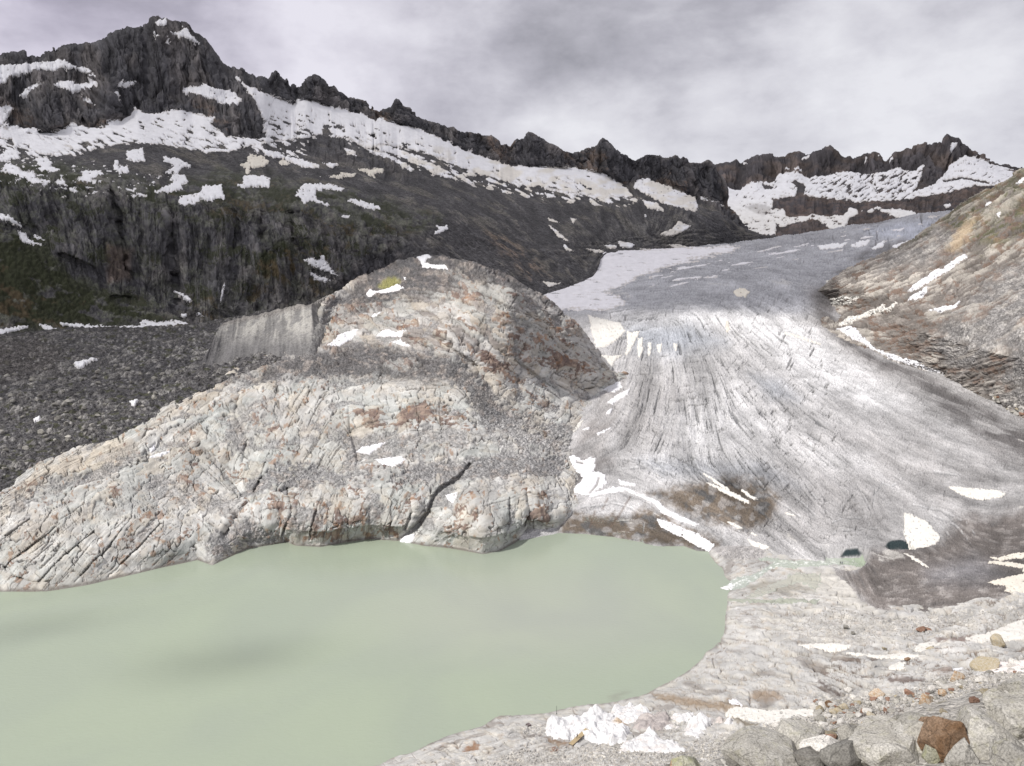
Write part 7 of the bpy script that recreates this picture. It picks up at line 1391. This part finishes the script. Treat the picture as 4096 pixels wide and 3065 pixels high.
    for k in range(70):
        while True:
            u = g.uniform(-20, 850); v = g.uniform(1430, 1950)
            if sdist(np.array([u], np.float32), np.array([v], np.float32), scatterD)[0] > 0: break
        p = at(LV, u, v); s = .5 * g.uniform(12, 26) * np.linalg.norm(p - (0, 0, H)) / FPX
        o = link(bpy.data.objects.new('boulder', protoD[k % 6])); o.location = p + (0, 0, s * .3); o.scale = (s, s, s); o.rotation_euler = (0, 0, g.uniform(0, 6)); tag(o, 'grey boulder strewn in the dark debris valley', 'boulder', 'boulders of the debris valley')
    for k in range(26):
        u = g.uniform(3960, 4100); v = 1605 + (u - 3960) * .42 + g.uniform(-26, 14)
        p = at(LS, u, v); s = .5 * g.uniform(10, 26) * np.linalg.norm(p - (0, 0, H)) / FPX
        o = link(bpy.data.objects.new('boulder', proto[k % 10])); o.location = p + (0, 0, s * .3); o.scale = (s, s, s); o.rotation_euler = (0, 0, g.uniform(0, 6)); tag(o, 'grey boulder in the row at the foot of the right hillside', 'boulder', 'boulders below the right hillside')

# ------------------------------------------------------------------ white sheets over the ice
def cloth_mat():
    m = bpy.data.materials.new('white fleece'); m.use_nodes = True
    b = NB(m.node_tree); out = b.n('ShaderNodeOutputMaterial'); bs = b.n('ShaderNodeBsdfPrincipled')
    p = b.n('ShaderNodeTexCoord').outputs['Object']
    tint = b.n('ShaderNodeAttribute', attribute_name='tint').outputs['Color']
    f = b.noise(p, .22, 5, .62, .5); g = b.noise(b.vmath('MULTIPLY', p, (1.5, 1.5, .4)).outputs[0], 1.6, 5, .6, .8)
    col = b.mix(b.math('MULTIPLY', b.ramp(f, .56, .72), .55), tint, (.50, .43, .40, 1))
    b.l(col, bs.inputs['Base Color']); bs.inputs['Roughness'].default_value = .85
    b.l(b.n('ShaderNodeBump', i={'Strength': 1.0, 'Distance': 1.0, 'Height': b.math('MULTIPLY', g, .55)}).outputs[0], bs.inputs['Normal'])
    b.l(bs.outputs[0], out.inputs[0]); return m
def build_sheets(LA):
    CL = cloth_mat(); dark = plain_mat('opening shade', (.012, .012, .014), .9, .1); 
    W = (.76, .755, .765); GR = (.42, .38, .37); PK = (.64, .58, .55)
    S = [('big white fleece cover with several peaks, holding the dark tunnel door', [(2182, 2942), (2188, 2905), (2230, 2888), (2300, 2878), (2380, 2868), (2450, 2872), (2500, 2892), (2530, 2930), (2505, 2968), (2440, 2985), (2380, 2975), (2330, 2958), (2270, 2962), (2225, 2962)], 3.2, [(2208, 2861, 5), (2280, 2835, 4), (2375, 2818, 6.5), (2420, 2880, 3), (2330, 2880, 3), (2450, 2900, 2.5), (2250, 2890, 2.5)], W),
         ('white fleece cover with a tall peak at the lake side', [(2436, 2885), (2445, 2850), (2520, 2836), (2600, 2846), (2640, 2862), (2600, 2885), (2540, 2896), (2480, 2900)], 2.2, [(2452, 2805, 4.5), (2520, 2804, 3), (2566, 2812, 3)], W),
         ('crumpled grey brown fleece in the middle of the white sheets', [(2530, 2912), (2548, 2878), (2620, 2850), (2668, 2862), (2690, 2890), (2640, 2922), (2570, 2930)], 2.0, [(2590, 2850, 3), (2650, 2845, 2.5)], GR),
         ('front white fleece mound with brown stains, nearest the bottom edge', [(2468, 3014), (2478, 2985), (2535, 2950), (2600, 2925), (2640, 2945), (2690, 2968), (2742, 2990), (2748, 3006), (2600, 3012), (2540, 3008)], 1.8, [(2615, 2896, 4.5), (2510, 2965, 2), (2690, 2960, 1.6), (2570, 2945, 2)], W),
         ('white fleece tent standing apart, with a dark opening', [(2728, 2948), (2738, 2920), (2760, 2896), (2830, 2886), (2856, 2884), (2822, 2920), (2800, 2960), (2760, 2952)], 1.2, [(2790, 2842, 6.0)], W),
         ('small grey white fleece peak right of the tent', [(2860, 2893), (2866, 2876), (2900, 2874), (2896, 2894)], .6, [(2880, 2867, 2.2)], PK),
         ('tiny fleece peak furthest right of all white sheets', [(2898, 2897), (2902, 2880), (2936, 2880), (2930, 2898)], .6, [(2920, 2868, 2.4)], W),
         ('low white fleece row between the grey one and the tent', [(2668, 2884), (2690, 2862), (2770, 2858), (2782, 2878), (2720, 2893)], 1.4, [(2690, 2832, 2.0), (2750, 2850, 1.2)], W),
         ('flat white fleece strip on gravel below the tent', [(2640, 2905), (2700, 2895), (2730, 2905), (2715, 2918), (2660, 2920)], .7, [(2680, 2890, 1.0)], W)]
    for k, (lab, poly, h0, tents, c) in enumerate(S):
        F = np.array([at(LA, a, b_) for a, b_ in poly]); step = .26
        x = np.arange(F[:, 0].min() - 1, F[:, 0].max() + 1, step); y = np.arange(F[:, 1].min() - 1, F[:, 1].max() + 1, step)
        X, Y = np.meshgrid(x, y)
        jx = .9 * fbm2(X / 2.4 + k, Y / 2.4, 3)
        s = sdist(X.ravel().astype(np.float32), Y.ravel().astype(np.float32), F[:, :2]).reshape(X.shape) + jx
        gz = ground_z(LA, X[::4, ::4], Y[::4, ::4]); zi = np.array([np.interp(x, x[::4], r) for r in gz]); G0 = np.array([np.interp(y, y[::4], zi[:, j]) for j in range(zi.shape[1])]).T
        h = h0 * (.7 + .5 * fbm2(X / 5 + 3 * k, Y / 5, 3)) * sstep(s, 0, 2.6) ** .7
        fold = 0
        for (tu, tv, th) in tents:
            th = th * (.72 if k != 3 else .5); hh = th + h0 * .7
            q = at(LA, tu, tv + (th / .72 + h0 * .7) * 7.2); rr = np.hypot(X - q[0], Y - q[1]); a = np.arctan2(Y - q[1], X - q[0])
            R = 1.25 * th + 1.6; t = np.clip(1 - rr / R, 0, 1)
            fo = n2(np.cos(a) * 3.2 + q[0], np.sin(a) * 3.2 + q[1]) + .6 * n2(np.cos(a) * 7 + q[1], np.sin(a) * 7)
            h = np.maximum(h, (h0 * .55 + th * (.55 * t + .45 * t ** 2.4)) * (t > 0) * sstep(s, -.2, .8) + .55 * fo * t * (1 - t) * 2.4)
        wxx = .8 * fbm2(X / 3, Y / 3 + k, 2); h = h + (.42 * (.6 - 2 * np.abs(n2((X + wxx) / 2.6 + 7 * k, (Y - wxx) / 4.2))) + .30 * (np.abs(n2((X - wxx) / 1.1, (Y + wxx) / 1.9 + k)) - .3)) * sstep(s, .2, 1.6)
        col = np.zeros(X.shape + (3,), np.float32) + c
        col = lerp(col, (.60, .44, .27), .8 * sstep(np.hypot(X - at(LA, 2478, 2872)[0], Y - at(LA, 2478, 2905)[1]), 4.5, 2.5)) if k == 0 else lerp(col, PK, .5 * sstep(fbm2(X / 4, Y / 4 + k, 3), .1, .4))
        Z = G0 + h - .25
        o = grid_mesh('fleece_cover', X, Y, Z, keep=(s > -.3) & (h > .05), col=col, mat=CL); tag(o, lab, 'fleece cover', 'white sheets covering the ice cave')
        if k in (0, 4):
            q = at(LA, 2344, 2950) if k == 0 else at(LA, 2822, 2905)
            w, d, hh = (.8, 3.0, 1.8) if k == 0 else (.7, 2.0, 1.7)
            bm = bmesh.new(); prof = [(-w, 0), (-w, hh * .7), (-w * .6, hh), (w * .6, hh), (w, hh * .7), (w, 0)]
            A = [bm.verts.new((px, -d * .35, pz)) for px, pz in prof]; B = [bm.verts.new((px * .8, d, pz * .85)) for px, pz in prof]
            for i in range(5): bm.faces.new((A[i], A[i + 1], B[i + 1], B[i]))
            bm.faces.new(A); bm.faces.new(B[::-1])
            me = bpy.data.meshes.new('opening_shade'); bm.to_mesh(me); bm.free(); me.materials.append(dark)  # closed near-black block; the shade inside each opening is put in its colour
            t = link(bpy.data.objects.new('opening_shade', me), o); t.location = q + (0, 0, -.1)
# ------------------------------------------------------------------ small made things and people
def box(bm, c, s, rot=None):
    r = bmesh.ops.create_cube(bm, size=1); M = Matrix.Translation(c) @ (rot or Matrix.Identity(4)) @ Matrix.Diagonal((*s, 1)); bmesh.ops.transform(bm, matrix=M, verts=r['verts'])
def mesh_obj(name, bm, mt, parent=None):
    me = bpy.data.meshes.new(name); bm.to_mesh(me); bm.free(); me.materials.append(mt)
    return link(bpy.data.objects.new(name, me), parent)
def empty(name, loc, rz=0):
    o = link(bpy.data.objects.new(name, None)); o.location = loc; o.rotation_euler = (0, 0, rz); return o
def build_small(LA):
    wood = plain_mat('weathered planks', (.42, .33, .20), .85, .2, 3.0); grey = plain_mat('grey wood', (.16, .13, .13), .9, .2, 3.0); iron = plain_mat('dark metal', (.04, .05, .045), .6, .1)
    a = at(LA, 2283, 2984); c = at(LA, 2348, 2950); d = c - a; ln = math.hypot(d[0], d[1]); ang = math.atan2(d[1], d[0]); zt = max(a[2], c[2]) + .55
    r = empty('walkway', (a[0], a[1], zt), ang); tag(r, 'narrow wooden walkway leading to the tunnel door in the white sheets', 'walkway')
    for k in range(5):
        bm = bmesh.new(); box(bm, (ln / 2, -.64 + .32 * k, 0), (ln, .29, .08)); mesh_obj('plank', bm, wood, r)
    for s in (-.75, .75):
        bm = bmesh.new(); box(bm, (ln / 2, s, -.15), (ln, .12, .2)); mesh_obj('beam', bm, grey, r)
        for k in range(4):
            bm = bmesh.new(); box(bm, (.3 + k * (ln - .6) / 3, s, -.55), (.12, .12, .75)); mesh_obj('support_post', bm, grey, r)
    for k in range(3):
        bm = bmesh.new(); box(bm, (.2 + k * ln * .16, .82, .5), (.07, .07, 1.0)); mesh_obj('rail_post', bm, grey, r)
    p = at(LA, 2227, 2856)
    r2 = empty('pole', p); tag(r2, 'thin dark upright pole at the water side of the white sheets', 'pole')
    bm = bmesh.new(); bmesh.ops.create_cone(bm, cap_ends=True, segments=10, radius1=.09, radius2=.05, depth=3.4, matrix=Matrix.Translation((0, 0, 1.6))); mesh_obj('shaft', bm, iron, r2)
    bm = bmesh.new(); bmesh.ops.create_cone(bm, cap_ends=True, segments=10, radius1=.2, radius2=.14, depth=.35, matrix=Matrix.Translation((0, 0, .1))); mesh_obj('foot', bm, iron, r2)
    p = at(LA, 2113, 2903); r3 = empty('wooden_crate', p, .5); tag(r3, 'dark slatted wooden crate left of the white sheets', 'crate')
    for k in range(5):
        bm = bmesh.new(); box(bm, (-.6 + .3 * k, 0, .62), (.2, 1.4, .06)); mesh_obj('slat', bm, grey, r3)
    for s in (-.6, .6):
        bm = bmesh.new(); box(bm, (0, s, .45), (1.5, .1, .26)); mesh_obj('rail', bm, grey, r3)
        bm = bmesh.new(); box(bm, (0, s, .12), (1.4, .12, .42)); mesh_obj('side_board', bm, grey, r3)
    skin = plain_mat('skin', (.42, .26, .19), .7, .05)
    def person(p, face, stride, lab, jacket, trousers, name_seed):
        bm = bmesh.new(); L = bm.verts.layers.skin.verify()
        J = {}
        def v(k, co, r, root=False):
            q = bm.verts.new(co); q[L].radius = (r, r * .9); q[L].use_root = root; J[k] = q
        v('pelvis', (0, 0, .95), .135, True); v('waist', (0, .0, 1.1), .12); v('chest', (0, 0, 1.32), .155); v('neck', (0, .01, 1.47), .06); v('chin', (0, .03, 1.56), .075); v('head', (0, .03, 1.66), .098); v('crown', (0, .02, 1.74), .06)
        for s, k in ((-1, 'l'), (1, 'r')):
            st = stride * s
            v('sh' + k, (.19 * s, 0, 1.41), .065); v('el' + k, (.25 * s, -.06 - .3 * st, 1.15), .047); v('wr' + k, (.25 * s, .1 - .45 * st, .93), .034); v('ha' + k, (.25 * s, .14 - .5 * st, .85), .036)
            v('hip' + k, (.09 * s, 0, .88), .095); v('kn' + k, (.1 * s, .04 + .5 * st, .5), .065); v('an' + k, (.1 * s, -.02 + 1.0 * st, .09), .045); v('to' + k, (.1 * s, .16 + 1.0 * st, .045), .042)
        for a_, b_ in (('pelvis', 'waist'), ('waist', 'chest'), ('chest', 'neck'), ('neck', 'chin'), ('chin', 'head'), ('head', 'crown'), ('chest', 'shl'), ('shl', 'ell'), ('ell', 'wrl'), ('wrl', 'hal'), ('chest', 'shr'), ('shr', 'elr'), ('elr', 'wrr'), ('wrr', 'har'), ('pelvis', 'hipl'), ('hipl', 'knl'), ('knl', 'anl'), ('anl', 'tol'), ('pelvis', 'hipr'), ('hipr', 'knr'), ('knr', 'anr'), ('anr', 'tor')):
            bm.edges.new((J[a_], J[b_]))
        me = bpy.data.meshes.new('person'); bm.to_mesh(me); bm.free()
        t = link(bpy.data.objects.new('person', me)); t.modifiers.new('skin', 'SKIN'); sb = t.modifiers.new('sub', 'SUBSURF'); sb.levels = 2; sb.render_levels = 2
        bpy.context.view_layer.update()
        ev = bpy.data.meshes.new_from_object(t.evaluated_get(bpy.context.evaluated_depsgraph_get()))
        bpy.data.objects.remove(t); bpy.data.meshes.remove(me)
        shoe = grey
        for m_ in (trousers, jacket, skin, shoe): ev.materials.append(m_)
        for f in ev.polygons:
            c = f.center; f.use_smooth = True
            f.material_index = 2 if c.z > 1.50 or (abs(c.x) > .2 and c.z < .9) else (1 if c.z > .93 else (3 if c.z < .1 else 0))
        o = link(bpy.data.objects.new('person', ev)); o.location = p; o.rotation_euler = (0, 0, face); tag(o, lab, 'person')
        bm = bmesh.new(); bmesh.ops.create_icosphere(bm, subdivisions=3, radius=.112, matrix=Matrix.Translation((0, .01, 1.70)) @ Matrix.Diagonal((.95, 1.05, .8, 1)))
        for q in [q for q in bm.verts if q.co.z < 1.66 and q.co.y > .02]: q.co.y -= .05
        mesh_obj('hair', bm, iron, o)
    jk = plain_mat('black jacket', (.03, .03, .035), .8, .1); tr = plain_mat('dark trousers', (.045, .045, .06), .8, .1); bl = plain_mat('blue jacket', (.05, .06, .12), .8, .1)
    w = Vector((a[0] + d[0] * .38, a[1] + d[1] * .38, zt + .04))
    person(w, ang - math.pi / 2, .32, 'person in dark clothes walking along the wooden walkway', jk, tr, 1)
    person(Vector(at(LA, 3361, 2257)), .3, .03, 'left one of two people standing in dark clothes on the stream bank', jk, tr, 2)
    person(Vector(at(LA, 3369, 2258)), -.4, .05, 'right one of two people standing in dark clothes on the stream bank', bl, tr, 3)
    person(Vector(at(LA, 3349, 2418)), .8, .12, 'person in a dark blue jacket standing alone on the pale slabs by the dark ice', bl, tr, 4)
    # tufts of purple flowers in the heap

# ------------------------------------------------------------------ build
build_lake()
LM = build_mountain(); build_far()
LG = build_glacier()
LH = build_hump()
LV = build_valley(); build_moraine()
LS = build_hillside()
LA = build_shore(); LF = build_foreground()
for _l in (LM, LG, LV, LS, LA, LF): pass
build_waterfall(LM)
build_streams(LA, LG)
build_base()
for _l in (LV, LS, LA, LF): reproject(_l)
build_boulders(LF, LA, LV, LS)
build_sheets(LA)
build_small(LA)
build_clouds()
